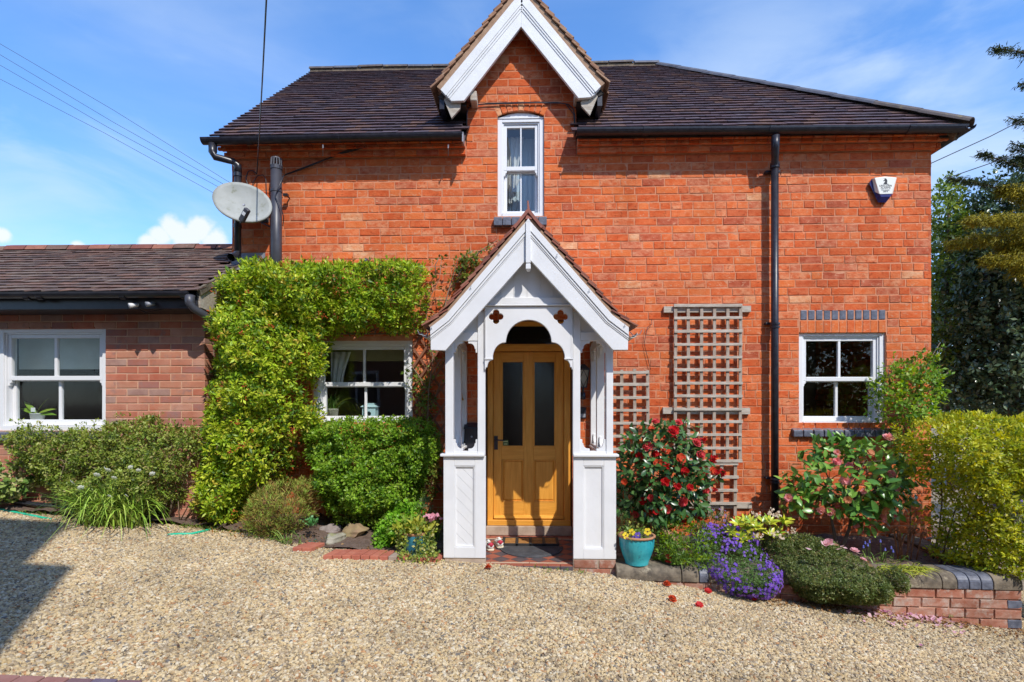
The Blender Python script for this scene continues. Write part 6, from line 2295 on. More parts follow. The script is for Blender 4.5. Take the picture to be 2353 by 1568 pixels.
 t = thing('rubber_mat', 'half round grey black ribbed rubber doormat', 'doormat', (xm, -.5, 0))
 mb = MB()
 n = 26
 yb_ = -.475
 dp = .37
 pts = [(xm + rw * math.cos(math.pi + math.pi * i / n), yb_ + dp * math.sin(math.pi + math.pi * i / n)) for i in range(n + 1)]
 k = len(pts)
 rub = M('ribbed_rubber', (.050, .052, .058), (.085, .087, .094), nscale=9, rough=.75, bump=.3, bscale=90, c3=(.14, .14, .14), n3=16, lo3=.6, hi3=.72)
 mb.add([(a, b, .001) for a, b in pts] + [(a, b, .010) for a, b in pts], [tuple(range(k, 2 * k))] + [(i, (i + 1) % k, (i + 1) % k + k, i + k) for i in range(k)])
 mb.build('mat', rub, t)
 rb = MB()
 for j in range(17):
  y = yb_ - .012 - j * .0195
  s = (y - yb_) / dp
  hw = rw * math.sqrt(max(0, 1 - s * s)) - .03
  if hw > .03:
   rb.box(xm - hw, xm + hw, y - .006, y + .004, .010, .0145)
 rb.build('ribs', rub, t)
 ed = MB()
 for i in range(n):
  a, b = pts[i], pts[i + 1]
  ca = (xm + (a[0] - xm) * .93, yb_ + (a[1] - yb_) * .93)
  cb = (xm + (b[0] - xm) * .93, yb_ + (b[1] - yb_) * .93)
  ed.add([(a[0], a[1], .004), (b[0], b[1], .004), (cb[0], cb[1], .016), (ca[0], ca[1], .016)], [(0, 1, 2, 3)])
 ed.build('border', rub, t)
 # trainers
 wht = M('shoe_white', (.74, .72, .67), (.66, .62, .55), nscale=30, rough=.6)
 sole = M('shoe_sole', (.70, .60, .42), (.74, .66, .5), nscale=30, rough=.7)
 red = M('shoe_red', (.42, .02, .05), (.5, .04, .07), nscale=30, rough=.6)
 grey = M('shoe_lining', (.16, .16, .16), (.25, .25, .25), nscale=30, rough=.9)
 def shoe(px, py, rot, label):
  Y = -.0
  # heel point on the floor
  t_ = None
  # solve for the floor point
  lo, hi = -1.2, 0.
  for _ in range(40):
   md = (lo + hi) / 2
   if P(px, py, md).z > 0:
    lo = md
   else:
    hi = md
  c = P(px, py, md)
  t = thing('trainer', label, 'shoe', (c.x, c.y, 0), 'pair of trainers on the porch floor')
  Mx = Matrix.Translation((c.x, c.y, 0)) @ Matrix.Rotation(rot, 4, 'Z')
  # sections along the length, heel at 0, toe at +y
  secs = [(0.0, .024, .022, .070), (.02, .034, .022, .082), (.07, .036, .022, .066), (.11, .036, .022, .060), (.16, .043, .022, .058), (.21, .044, .022, .045), (.25, .034, .022, .036), (.268, .016, .022, .026)]
  def loft(secs_, z0_, name, mat, top=None):
   vs, fs = [], []
   n = 10
   for (y, w, zb, zt_) in secs_:
    for i in range(n):
     a = 2 * math.pi * i / n
     z = (zb + zt_) / 2 + (zt_ - zb) / 2 * math.sin(a)
     vs.append(Mx @ Vector((w * math.cos(a) * (1 if math.sin(a) < 0.2 else .82), y, z)))
   for j in range(len(secs_) - 1):
    for i in range(n):
     fs.append((j * n + i, j * n + (i + 1) % n, (j + 1) * n + (i + 1) % n, (j + 1) * n + i))
   fs.append(tuple(range(n - 1, -1, -1)))
   fs.append(tuple((len(secs_) - 1) * n + i for i in range(n)))
   MB().add(vs, fs).build(name, mat, t, smooth=True)
  loft(secs, 0, 'upper', wht)
  loft([(y, w * 1.1, .0, .030) for (y, w, a, b) in secs], 0, 'sole', sole)
  loft([(-.003, .015, .045, .078), (.008, .027, .046, .088), (.03, .0345, .05, .076)], 0, 'heel_tab', red)
  loft([(.022, .024, .06, .0845), (.05, .026, .055, .078), (.09, .020, .05, .068)], 0, 'opening', grey)
  loft([(.095, .018, .056, .070), (.1, .022, .05, .092), (.105, .02, .05, .095)], 0, 'tongue', wht)
  lc = MB()
  for k in range(4):
   y = .105 + k * .018
   z = .066 - k * .003
   lc.tube([Mx @ Vector((-.026, y, z - .008)), Mx @ Vector((0, y + .006, z + .004)), Mx @ Vector((.026, y, z - .008))], .003, 5)
  lc.tube([Mx @ Vector((0, .10, .07)), Mx @ Vector((-.02, .085, .095)), Mx @ Vector((-.035, .1, .08)), Mx @ Vector((-.03, .11, .06))], .003, 5)
  lc.build('laces', wht, t)
 shoe(1129, 1268, .35, 'white trainer with a red heel nearer the porch post')
 shoe(1150, 1262, .18, 'white trainer with a red heel touching the rubber mat')
build_porch_things()
# ================================================================== THINGS ON THE HOUSE WALL
def build_wall_things():
 # alarm box
 Y = -.07
 t = thing('alarm_box', 'white and navy burglar alarm box high on the right of the wall', 'alarm box', (PX(2031, -.03), -.03, PZ(2031, 440, -.03)))
 def z(px, py, yy):
  # crop pixel of the close view -> photo pixel
  return P((2110 + px / 15.68) * .9412, (410 + py / 15.68) * .9412, yy)
 cream = M('alarm_white', (.78, .77, .69), (.80, .79, .72), nscale=10, rough=.35)
 navy = M('alarm_navy', (.018, .016, .095), (.03, .028, .15), nscale=5, rough=.25)
 f = [(390, 385), (800, 345), (1225, 370), (1240, 420), (1050, 990), (980, 1015), (590, 1010), (550, 930), (400, 430)]
 pf = [z(a, b, Y) for a, b in f]
 bk = [(300, 410), (790, 330), (1235, 365), (1252, 430), (1100, 1000), (1010, 1110), (800, 1335), (560, 1335), (480, 1250), (400, 930), (285, 450)]
 pb = [z(a, b, -.012) for a, b in bk]
 mb = MB()
 # white cover: front face and bevelled sides back to the base
 sides_f = [z(*q, Y) for q in ((395, 385), (800, 345), (1228, 372), (1045, 1000), (590, 1012))]
 sides_b = [z(*q, -.035) for q in ((300, 415), (795, 330), (1250, 375), (1085, 1010), (405, 935))]
 n = 5
 mb.add(sides_f + sides_b, [tuple(range(n - 1, -1, -1))] + [(i, (i + 1) % n, (i + 1) % n + n, i + n) for i in range(n)])
 mb.build('cover', cream, t, bev=.004)
 lf = [z(*q, Y + .004) for q in ((590, 1013), (1045, 1001), (1000, 1105), (630, 1110))]
 lb = [z(*q, -.035) for q in ((405, 937), (1090, 1005), (820, 1335), (540, 1320))]
 MB().add(lf + lb, [(0, 3, 2, 1), (0, 1, 5, 4), (1, 2, 6, 5), (2, 3, 7, 6), (3, 0, 4, 7)]).build('strobe_lens', navy, t, bev=.004)
 bb = [z(*q, -.034) for q in ((292, 420), (1245, 372), (1090, 1010), (820, 1335), (530, 1325), (200, 600))]
 b2 = [z(*q, -.001) for q in ((292, 420), (1245, 372), (1090, 1010), (820, 1335), (530, 1325), (200, 600))]
 n = 6
 MB().add(bb + b2, [tuple(range(n - 1, -1, -1))] + [(i, (i + 1) % n, (i + 1) % n + n, i + n) for i in range(n)]).build('back_plate', navy, t)
 ink = M('dark_ink', (.03, .03, .035))
 yy = Y - .0012
 horse = [(705, 635), (770, 600), (745, 590), (800, 530), (790, 500), (745, 515), (725, 495), (770, 470), (785, 440), (745, 400), (800, 425), (820, 390), (845, 425), (878, 460), (885, 520), (875, 600), (890, 615), (935, 620), (935, 635)]
 hp = [z(a, b, yy) for a, b in horse]
 MB().prism([(p.x, p.z) for p in hp], yy, yy + .0008).build('emblem', ink, t)
 def words(txt, cxp, cyp, hgt):
  cu = bpy.data.curves.new('lettering', 'FONT')
  cu.body = txt
  cu.align_x = 'CENTER'
  cu.align_y = 'CENTER'
  c = z(cxp, cyp, yy)
  cu.size = hgt / 15.68 * .9412 / FD * 5.64 * 1.38
  cu.extrude = .0003
  cu.materials.append(ink)
  o = bpy.data.objects.new('lettering', cu)
  COL.objects.link(o)
  o.parent = t
  o.location = c - WLOC[t.name]
  o.rotation_euler = (math.radians(90), 0, 0)
  WLOC[o.name] = c
 words('UNICORN', 818, 690, 72)
 words('ALARMS', 818, 770, 72)
 words('Worcester', 812, 850, 52)
 words('20810', 812, 912, 52)
 # satellite dish
 Yd = -.27
 c = P(557, 464, Yd)
 t = thing('satellite_dish', 'grey oval satellite dish with mossy stains near the left corner', 'satellite dish', tuple(c))
 dish = M('dish_grey', (.37, .38, .355), (.31, .32, .29), nscale=7, rough=.6, c3=(.17, .175, .11), n3=9, lo3=.55, hi3=.72, spec=.2)
 # the dish faces up and to the right of the camera
 nrm_ = Vector((.26, -.92, .30)).normalized()
 sx_ = (Yd + D0) / FD
 maj = Vector((66 * sx_ * math.cos(.44), 0, -66 * sx_ * math.sin(.44)))
 mnr = Vector((47 * sx_ * math.sin(.44), 0, 47 * sx_ * math.cos(.44)))
 for v_ in (maj, mnr):
  v_.y = -(nrm_.x * v_.x + nrm_.z * v_.z) / nrm_.y
 A_, B_ = 1.0, 1.0
 V, F = [], []
 rings, seg = 8, 40
 for side in (0, 1):
  for r in range(rings + 1):
   k = r / rings
   for s in range(seg):
    a = 2 * math.pi * s / seg
    p = maj * (A_ * k * math.cos(a)) + mnr * (B_ * k * math.sin(a)) + nrm_ * (.05 * (k * k - 1) - side * .008 - (.012 if (r == rings and side) else 0))
    V.append(tuple(c + p))
 for side in (0, 1):
  b = side * (rings + 1) * seg
  for r in range(rings):
   for s in range(seg):
    q = (b + r * seg + s, b + r * seg + (s + 1) % seg, b + (r + 1) * seg + (s + 1) % seg, b + (r + 1) * seg + s)
    F.append(q if side == 0 else q[::-1])
 b = (rings + 1) * seg
 for s in range(seg):
  F.append((rings * seg + s, rings * seg + (s + 1) % seg, b + rings * seg + (s + 1) % seg, b + rings * seg + s))
 MB().add(V, F).build('reflector', dish, t, smooth=True)
 # feed arm and receiver
 low = c - mnr * .0 + Vector((0, 0, 0))
 edge = P(555, 511, Yd - .02)
 head = P(566, 487, Yd - .16)
 foot = P(556, 506, Yd - .13)
 MB().tube([edge, edge.lerp(foot, .5) + Vector((0, -.02, -.02)), foot], .011, 8).build('feed_arm', BLACKPIPE, t)
 d = (head - foot).normalized()
 s = d.cross(Vector((0, 1, 0))).normalized() * .03
 o = d.cross(s).normalized() * .022
 b0, b1 = foot - d * .015, head + d * .035
 MB().hexa([b0 - s - o, b0 + s - o, b1 + s - o, b1 - s - o, b0 - s + o, b0 + s + o, b1 + s + o, b1 - s + o]).build('receiver', BLACKPIPE, t, bev=.012, seg=3)
 m0, m1 = b0.lerp(b1, .48), b0.lerp(b1, .72)
 oo = o * 1.06 if o.y < 0 else -o * 1.06
 MB().hexa([m0 - s * .6 + oo, m0 + s * .6 + oo, m1 + s * .6 + oo, m1 - s * .6 + oo, m0 - s * .6 + oo * .9, m0 + s * .6 + oo * .9, m1 + s * .6 + oo * .9, m1 - s * .6 + oo * .9]).build('white_label', UPVC, t)
 # back mount to the wall
 MB().tube([c - nrm_ * .05, c - nrm_ * .09 + Vector((0, .05, -.02)), Vector((c.x + .1, -.01, c.z - .05))], .018, 8).box(c.x + .05, c.x + .15, -.012, -.001, c.z - .13, c.z + .03).build('wall_mount', BLACKPIPE, t)
 MB().tube([c + nrm_ * -.05, c + nrm_ * -.046], .012, 10).build('bolt', LEAD, t)
 # trellises
 def slat(name, t, x0, x1, y0, y1, z0, z1, m, rng):
  w = MB().box(x0, x1, y0, y1, z0, z1).build(name, m, t, bev=.002, seg=1)
  w.rotation_euler[1] = rng.uniform(-.006, .006)
 def trellis(label, vx, hz, span, vspan, Y, rng, battens=(), w=.034, group='square trellises on the brick wall'):
  xm = (PX(span[0], Y) + PX(span[1], Y)) / 2
  t = thing('trellis', label, 'trellis', (xm, Y, PZ(1600, vspan[1], Y)), group)
  for px in vx:
   x = PX(px, Y + .012)
   z0, z1 = PZ(px, vspan[1], Y), PZ(px, vspan[0], Y)
   slat('upright', t, x - w / 2, x + w / 2, Y + .0002, Y + .018, z0, z1 + rng.uniform(-.01, .01), TRELL_V, rng)
  x0, x1 = PX(span[0], Y - .01), PX(span[1], Y - .01)
  for i, py in enumerate(hz):
   z = PZ(1620, py, Y - .01)
   h = w * (.9 + rng.uniform(-.08, .08))
   slat('slat', t, x0 + rng.uniform(-.008, .008), x1 + rng.uniform(-.008, .008), Y - .016, Y, z - h / 2, z + h / 2, TRELL, rng)
  for (a, b, ya, yb) in battens:
   z0, z1 = PZ(1620, yb, Y + .03), PZ(1620, ya, Y + .03)
   slat('batten', t, PX(a, Y + .03), PX(b, Y + .03), Y + .019, -.002, z0, z1, TRELL, rng)
  return t
 rng = random.Random(6)
 trellis('tall grey weathered trellis beside the black downpipe', [1551.4, 1581.4, 1611.3, 1640.8, 1671.3, 1700.7],
   [702.5, 731, 761.5, 792, 821.5, 850.5, 881, 910.5, 941, 969.5, 999.5, 1030, 1060], (1548.5, 1705), (700, 1062), -.06, rng,
   battens=((1525, 1725, 704, 718.5), (1523, 1723, 937, 952)))
 trellis('short narrow trellis hanging low under the tall one', [1629, 1658, 1689], [1066.5, 1096.5, 1127, 1157], (1627, 1695.5), (1063, 1186), -.05, rng, battens=((1560, 1727, 1154, 1168),))
 trellis('small square trellis between the porch and the tall trellis', [1398.3, 1428.3, 1458.3, 1488.3], [856, 883.5, 914, 943.4, 973.3, 1003, 1033], (1390, 1492), (849, 1040), -.06, rng)
 # brown diamond lattice at the left of the porch
 t = thing('diamond_lattice', 'brown diamond lattice trellis on the wall left of the porch', 'trellis', (PX(990, -.04), -.04, PZ(990, 1130, -.04)))
 x0, x1, z0, z1 = PX(948, -.04), PX(1034, -.04), PZ(990, 1130, -.04), PZ(990, 762, -.04)
 st = .155
 for sgn, yy in ((1, -.045), (-1, -.03)):
  k = -14
  while k < 22:
   base = z0 + k * st * 1.45
   a, b = (x0, base), (x1, base + sgn * (x1 - x0) * 1.45)
   # clip in z
   pts = []
   for (p, q_) in ((a, b),):
    ta, tb = 0., 1.
    dz = q_[1] - p[1]
    for lim, keep in ((z0, 1), (z1, -1)):
     tt = (lim - p[1]) / dz
     if (dz > 0) == (keep > 0):
      ta = max(ta, tt)
     else:
      tb = min(tb, tt)
    if tb > ta + .02:
     pts = [(p[0] + (q_[0] - p[0]) * u, p[1] + dz * u) for u in (ta, tb)]
   if pts:
    p, q_ = Vector((pts[0][0], yy, pts[0][1])), Vector((pts[1][0], yy, pts[1][1]))
    d = (q_ - p).normalized()
    s = Vector((-d.z, 0, d.x)) * .012
    o = Vector((0, .005, 0))
    MB().hexa([p - s - o, p + s - o, q_ + s - o, q_ - s - o, p - s + o, p + s + o, q_ + s + o, q_ - s + o]).build('lattice_strip', BROWNTRELL, t)
   k += 1
build_wall_things()
# ================================================================== GARDEN WALL, EDGINGS, ROCKS
def build_garden_wall():
 rng = random.Random(12)
 d = Vector((GW1.x - GW0.x, GW1.y - GW0.y, 0))
 L = d.length
 d.normalize()
 ang = math.atan2(d.y, d.x)
 fr = Matrix.Translation((GW0.x, GW0.y, 0)) @ Matrix.Rotation(ang, 4, 'Z')
 t = thing('garden_wall', 'low brick garden wall with rounded stone coping along the flower bed', 'garden wall', (GW0.x, GW0.y, -.2))
 ZT, ZC = .03, -.088
 def put(mb, name, mat, bev=0, parent=t, kind=None):
  mb.v = [tuple(fr @ Vector(v)) for v in mb.v]
  return mb.build(name, mat, parent, bev=bev)
 core = put(MB().box(0, L - .004, .012, .22, -.5, ZC), 'wall_core', MORTAR_A)
 bs = lay_courses(lambda z: 0, lambda z: L, ZC - .08 * 6, ZC, .08, rng, ws=.2265, wh=.112, joint=.012, bond='stretcher')
 place_bricks(core, bs, BG, [3, 2, 2], rng, frame=fr, limit=60, prefer=lambda b: 1 + b[0], proud=.004, rough=.004)
 # dark end bricks
 for r in (1, 3):
  z1 = ZC - r * .08
  put(MB().box(L - .105, L + .003, -.0045, .1, z1 - .0705, z1 - .006), 'brick', BBLUE, .004, core)
 # the end face and the return
 put(MB().box(L - .002, L + .001, .001, .225, -.5, ZC), 'end_face', MORTAR_A, 0, core)
 def bull(x0, x1, r=.075, oy=-.012):
  n = 7
  prof = [(oy, ZC), (oy, ZT - r)]
  for i in range(1, n + 1):
   a = math.pi / 2 * i / n
   prof.append((oy + r - r * math.cos(a), ZT - r + r * math.sin(a)))
  prof += [(.27, ZT), (.27, ZC)]
  return MB().prismx(prof, x0, x1)
 # stones and the dark bullnose bricks between them
 xb = (P(1602, 1310, -1.15).x - GW0.x) / d.x
 x0 = .003
 stones = [(x0, .55, STONE), (.556, xb - .006, STONE), (xb, xb + .075, BBLUE), (xb + .081, xb + .7, STONE), (xb + .706, xb + 1.3, STONE), (xb + 1.306, L - .62, STONE), (L - .614, L - .50, STONE)]
 for k in range(3):
  stones.append((L - .494 + k * .0925, L - .494 + (k + 1) * .0925 - .005, BBLUE))
 stones.append((L - .494 + 3 * .0925, L + .004, STONE))
 for (a, b, m) in stones:
  o = put(bull(a, b, oy=-.012 + rng.uniform(-.003, .003)), 'coping_stone' if m is STONE else 'coping_brick', m, .006)
 # return running back at the right end
 rt = MB().box(L - .22, L, .28, 1.7, -.5, .012)
 o = put(rt, 'return_wall', BG[0])
 put(MB().box(L - .225, L + .006, .285, 1.7, .012, .045), 'coping_stone', STONE, .02)
 return t
build_garden_wall()
def rock(label, px, py, w, h, dep, Y, mat, seed, name='rock'):
 rng = np.random.default_rng(seed)
 bm = bmesh.new()
 bmesh.ops.create_icosphere(bm, subdivisions=4, radius=1.12)
 c = P(px, py, Y)
 s = (Y + D0) / FD
 ph = rng.uniform(0, 6, 6)
 pl = nrm(rng.normal(size=(9, 3)) + np.array([0, -.2, .2]))
 dd = rng.uniform(.55, .88, 9)
 for v in bm.verts:
  p = np.array(v.co)
  for a, b in zip(pl, dd):
   k = p @ a
   if k > b:
    p = p - a * (k - b) * .96
  p = p * (1 + .05 * math.sin(p[0] * 9 + ph[0]) + .04 * math.sin(p[1] * 11 + ph[1]) + .04 * math.sin(p[2] * 10 + ph[2]))
  v.co = Vector((p[0] * w * s / 2, p[1] * dep / 2, p[2] * h * s / 2))
 me = bpy.data.meshes.new(name)
 bm.to_mesh(me)
 bm.free()
 me.materials.append(mat)
 me.polygons.foreach_set('use_smooth', np.ones(len(me.polygons), bool))
 o = link_mesh(name, me, None, c)
 tag(o, label, 'rock', 'rocks in the left flower bed')
 return o
def build_edging():
 rng = random.Random(14)
 lichen = M('pale_rock', (.27, .245, .185), (.37, .34, .27), nscale=9, rough=.95, bump=.9, bscale=30, c3=(.26, .25, .13), n3=14, lo3=.5, hi3=.62)
 grey = M('grey_rock', (.24, .19, .17), (.31, .26, .24), nscale=9, rough=.95, bump=.9, bscale=30)
 ochre = M('brown_rock', (.30, .19, .12), (.27, .22, .10), nscale=6, rough=.95, bump=.9, bscale=30)
 rock('large pale lichened rock in the left bed', 768, 1242, 56, 40, .26, -.78, lichen, 1)
 rock('grey mauve rock behind the pale one', 758, 1217, 46, 30, .2, -.52, grey, 2)
 rock('wide brown mossy rock at the right of the group', 812, 1226, 64, 38, .24, -.62, ochre, 5)
 rock('small low rock on the bed edge left of the pale one', 734, 1259, 48, 28, .2, -.90, M('mid_rock', (.27, .23, .18), (.36, .31, .25), nscale=9, rough=.95, bump=.9, bscale=30), 4)
 paver = [M('edging_brick_%d' % i, a, b, nscale=14, rough=.85, bump=.3, bscale=60) for i, (a, b) in enumerate([((.42, .12, .07), (.46, .16, .1)), ((.36, .10, .06), (.43, .14, .09)), ((.30, .22, .17), (.36, .28, .22))])]
 def strip(label, px0, px1, py0, py1, n, odd=()):
  Y0 = -.93
  a, b = None, None
  # points on the ground
  def gp(px, py):
   lo, hi = -3., 0.5
   for _ in range(50):
    m = (lo + hi) / 2
    v = P(px, py, m)
    if v.z > zg(v.x) + .045:
     lo = m
    else:
     hi = m
   return P(px, py, m)
  a, b = gp(px0, py0), gp(px1, py1)
  t = thing('brick_edging', label, 'brick edging', (a.x, a.y, a.z))
  d = (b - a)
  L = d.length
  d.normalize()
  s = Vector((-d.y, d.x, 0))
  for i in range(n):
   p = a + d * (L * i / n)
   q = a + d * (L * (i + 1) / n - .008)
   sh = d * .07
   h = Vector((0, 0, rng.uniform(-.006, .006)))
   z = Vector((0, 0, -.07))
   c = [p + h, q + h, q + s * .2 + sh + h, p + s * .2 + sh + h]
   MB().hexa([c[0] + z, c[1] + z, c[1], c[0], c[3] + z, c[2] + z, c[2], c[3]]).build('brick', paver[2 if i in odd else rng.randrange(2)], t, bev=.004)
 strip('row of red bricks laid flat edging the bed by the blue pot', 742, 934, 1275, 1279, 9, odd=(7,))
 strip('two red bricks laid flat left of the rocks', 672, 716, 1257, 1259, 2)
 strip('short run of red edging bricks in front of the blue pot', 952, 1006, 1281, 1284, 3)
 # bricks across the near left corner of the drive
 def gp(px, py):
  lo, hi = -4.5, 0.5
  for _ in range(50):
   m = (lo + hi) / 2
   v = P(px, py, m)
   if v.z > zg(v.x) + .012:
    lo = m
   else:
    hi = m
  return P(px, py, m)
 purp = [M('purple_paver_%d' % i, a, b, nscale=14, rough=.8, bump=.3, bscale=60) for i, (a, b) in enumerate([((.16, .09, .10), (.22, .12, .12)), ((.12, .09, .13), (.17, .13, .17)), ((.27, .12, .10), (.32, .16, .13))])]
 a, b = gp(-120, 1552), gp(330, 1569)
 t = thing('paved_edging', 'purple brown brick strip crossing the near left corner of the gravel', 'brick edging', tuple(a))
 d = b - a
 L = d.length
 d.normalize()
 s = Vector((d.y, -d.x, 0))
 n = int(L / .105)
 for i in range(n):
  p, q = a + d * (L * i / n), a + d * (L * (i + 1) / n - .006)
  z = Vector((0, 0, -.06))
  h = Vector((0, 0, .012 + rng.uniform(-.003, .003)))
  c = [p + s * .2 + h, q + s * .2 + h, q + h, p + h]
  MB().hexa([c[0] + z, c[1] + z, c[1], c[0], c[3] + z, c[2] + z, c[2], c[3]]).build('brick', purp[rng.randrange(3)], t, bev=.004)
build_edging()
# ================================================================== PIPES ON THE GROUND, POTS
def ground_pt(px, py, dz=.015):
 lo, hi = -4.5, 0.8
 for _ in range(50):
  m = (lo + hi) / 2
  v = P(px, py, m)
  if v.z > zg(v.x) + dz:
   lo = m
  else:
   hi = m
 return P(px, py, m)
def build_ground_things():
 hose = M('green_hose', (.02, .42, .24), (.03, .48, .30), nscale=10, rough=.4)
 pts = [ground_pt(-40, 1166), ground_pt(8, 1172), ground_pt(60, 1182), ground_pt(100, 1190), ground_pt(160, 1192), ground_pt(260, 1198), ground_pt(350, 1222), ground_pt(405, 1227.5), ground_pt(440, 1227), ground_pt(466, 1221), ground_pt(500, 1212)]
 for k, p in enumerate(pts):
  p.y = min(p.y, -.56)
  p.z = zg(p.x) + (.014 if k < 4 or k > 6 else -.03)
 o = MB().tube(pts, .0125, 8).build('garden_hose', hose, smooth=True)
 tag(o, 'bright green garden hose lying along the foot of the shrubs', 'hose')
 pts = [Vector((PX(px, AY - .05), AY - .07, PZ(px, py, AY - .07))) for px, py in ((-60, 1140), (60, 1156), (150, 1166), (280, 1184), (385, 1196), (456, 1203))]
 o = MB().tube(pts, .024, 10).build('drain_pipe', BLACK, smooth=True)
 tag(o, 'black drain pipe running low along the outbuilding wall', 'pipe')
 teal = M('teal_glaze', (.02, .30, .36), (.05, .42, .46), nscale=9, rough=.22, c3=(.03, .22, .28), n3=20, lo3=.58, hi3=.7, spec=.6)
 tealdark = M('blue_glaze', (.015, .10, .17), (.05, .24, .34), nscale=14, rough=.25, stretch=(1, 1, .3), c3=(.10, .32, .36), n3=20, lo3=.58, hi3=.7, spec=.6)
 terr = M('terracotta_rim', (.38, .17, .085), (.46, .23, .12), nscale=16, rough=.85)
 # right pot on the coping
 Y = GW0.y + .10
 c = P(1463, 1298, Y)
 s = (Y + D0) / FD
 z0 = .031
 h = (1300 - 1229) * s * .93
 rt, rb = 40 * s, 26 * s
 t = thing('teal_pot', 'fluted turquoise glazed pot with a terracotta rim on the wall', 'plant pot', (c.x, Y, z0))
 prof = [(rb, 0), (rb * 1.02, .012), (rb * 1.05, .03), (rb * 1.1, .04), (rt * .86, h * .38), (rt * .96, h * .6), (rt * .985, h * .8), (rt * .98, h * .93)]
 MB().lathe(prof, (c.x, Y, z0), 52, flute=(3, 7, .93)).build('body', teal, t, smooth=True)
 MB().lathe([(rt * .97, h * .92), (rt * 1.04, h * .93), (rt * 1.05, h * .98), (rt * .99, h * 1.0), (rt * .90, h * .99), (rt * .88, h * .9)], (c.x, Y, z0), 48).build('rim', terr, t, smooth=True)
 MB().lathe([(rt * .9, h * .93), (rt * .4, h * .96), (0, h * .97)], (c.x, Y, z0), 24).build('potting_soil', SOIL, t)
 # left pot in the bed
 Y2 = -.98
 c2 = P(957, 1274, Y2)
 s2 = (Y2 + D0) / FD
 h2 = (1274 - 1222) * s2
 rt2, rb2 = 32 * s2, 22 * s2
 z2 = zg(c2.x) + .01
 t2 = thing('blue_pot', 'dark blue glazed pot with ivy trailing over it left of the porch', 'plant pot', (c2.x, Y2, z2))
 MB().lathe([(rb2, 0), (rb2 * 1.05, .01), (rt2 * .9, h2 * .4), (rt2 * .97, h2 * .8), (rt2, h2)], (c2.x, Y2, z2), 40, flute=(1, 4, .97)).build('body', tealdark, t2, smooth=True)
 MB().lathe([(rt2 * .98, h2 - .01), (rt2 * 1.05, h2), (rt2 * 1.05, h2 + .015), (rt2 * .92, h2 + .016), (rt2 * .88, h2 - .03)], (c2.x, Y2, z2), 40).build('rim', terr, t2, smooth=True)
 MB().lathe([(rt2 * .9, h2 - .02), (0, h2 + .0)], (c2.x, Y2, z2), 20).build('potting_soil', SOIL, t2)
 return (c.x, Y, z0 + h), rt, (c2.x, Y2, z2 + h2), rt2, z2
POT_R, POT_RR, POT_L, POT_LR, POT_LZ = build_ground_things()
# ================================================================== OVERHEAD CABLES
def build_cables():
 lead = [((-60, 62), (0, 101), (260, 253), (520, 415), 6.0), ((-60, 86), (0, 126), (260, 281), (509, 421), 6.05), ((-60, 110), (0, 150), (250, 294), (502, 430), 6.1), ((-60, 148), (0, 182), (240, 306), (495, 446), 6.15)]
 names = ['uppermost of the four thin cables crossing the sky at the left', 'second highest of the four thin cables at the left', 'third highest of the four thin cables at the left', 'lowest and faintest of the four thin cables at the left']
 for (a, b, c, d, Y), lb in zip(lead, names):
  pts = [P(a[0], a[1], Y - .5), P(b[0], b[1], Y - .4), P(c[0], c[1], Y - .2), P(d[0], d[1], Y), P(d[0] + 200, d[1] + 105, Y + .05), P(d[0] + 420, d[1] + 200, Y + .1)]
  o = MB().tube(pts, .0048, 5).build('overhead_cable', BLACKPIPE)
  tag(o, lb, 'cable', 'overhead cables')
 pts = [P(616, -80, -2.6), P(612, 0, -2.2), P(604, 160, -1.5), P(597, 290, -.7), P(592, 372, -.12), P(590, 400, -.02)]
 o = MB().tube(pts, .006, 6).build('overhead_cable', BLACK)
 tag(o, 'near vertical black cable coming down to the left of the house wall', 'cable', 'overhead cables')
 for (a, b, lb) in (((2130, 380), (2420, 240), 'cable rising to the right behind the roof corner'), ((2170, 412), (2420, 318), 'lower cable passing behind the treetops at the right')):
  pts = [P(a[0], a[1], 1.5), P((a[0] + b[0]) / 2, (a[1] + b[1]) / 2 + 4, 1.5), P(b[0], b[1], 1.5)]
  o = MB().tube(pts, .006, 5).build('overhead_cable', BLACK)
  tag(o, lb, 'cable', 'overhead cables')
build_cables()
# ================================================================== PLANTS
UP = np.array([0, 0, 1.0])
def cluster_plant(t, rng, C, A, k, spread, L, W, cols, wts, mat=LEAF, name='foliage', fold=.15, droop=.12, wide=.5, lj=.3):
 Pp, D, Nn, Ls, Ws, col = rosettes(rng, C, A, k, spread, L, W, cols, wts, lj)
 return leaf_part(name, Pp, D, Nn, Ls, Ws, col, mat, t, fold, droop, wide)
def scatter_flowers(t, rng, C, A, meshes, n, name='flower', smin=.8, smax=1.15, off=.02):
 idx = rng.choice(len(C), n, replace=False)
 for i in idx:
  a = Vector(A[i])
  side = a.cross(Vector((.3, .2, 1))).normalized()
  me = meshes[rng.integers(len(meshes))]
  up = (a + Vector((0, -.5, .15))).normalized()
  r = up.cross(Vector((rng.normal(), rng.normal(), rng.normal()))).normalized()
  f = up.cross(r)
  m = Matrix.Translation(Vector(C[i]) + up * off) @ Matrix((r, f, up)).transposed().to_4x4() @ Matrix.Scale(rng.uniform(smin, smax), 4)
  link_mesh(name, me, t, mat4=m)
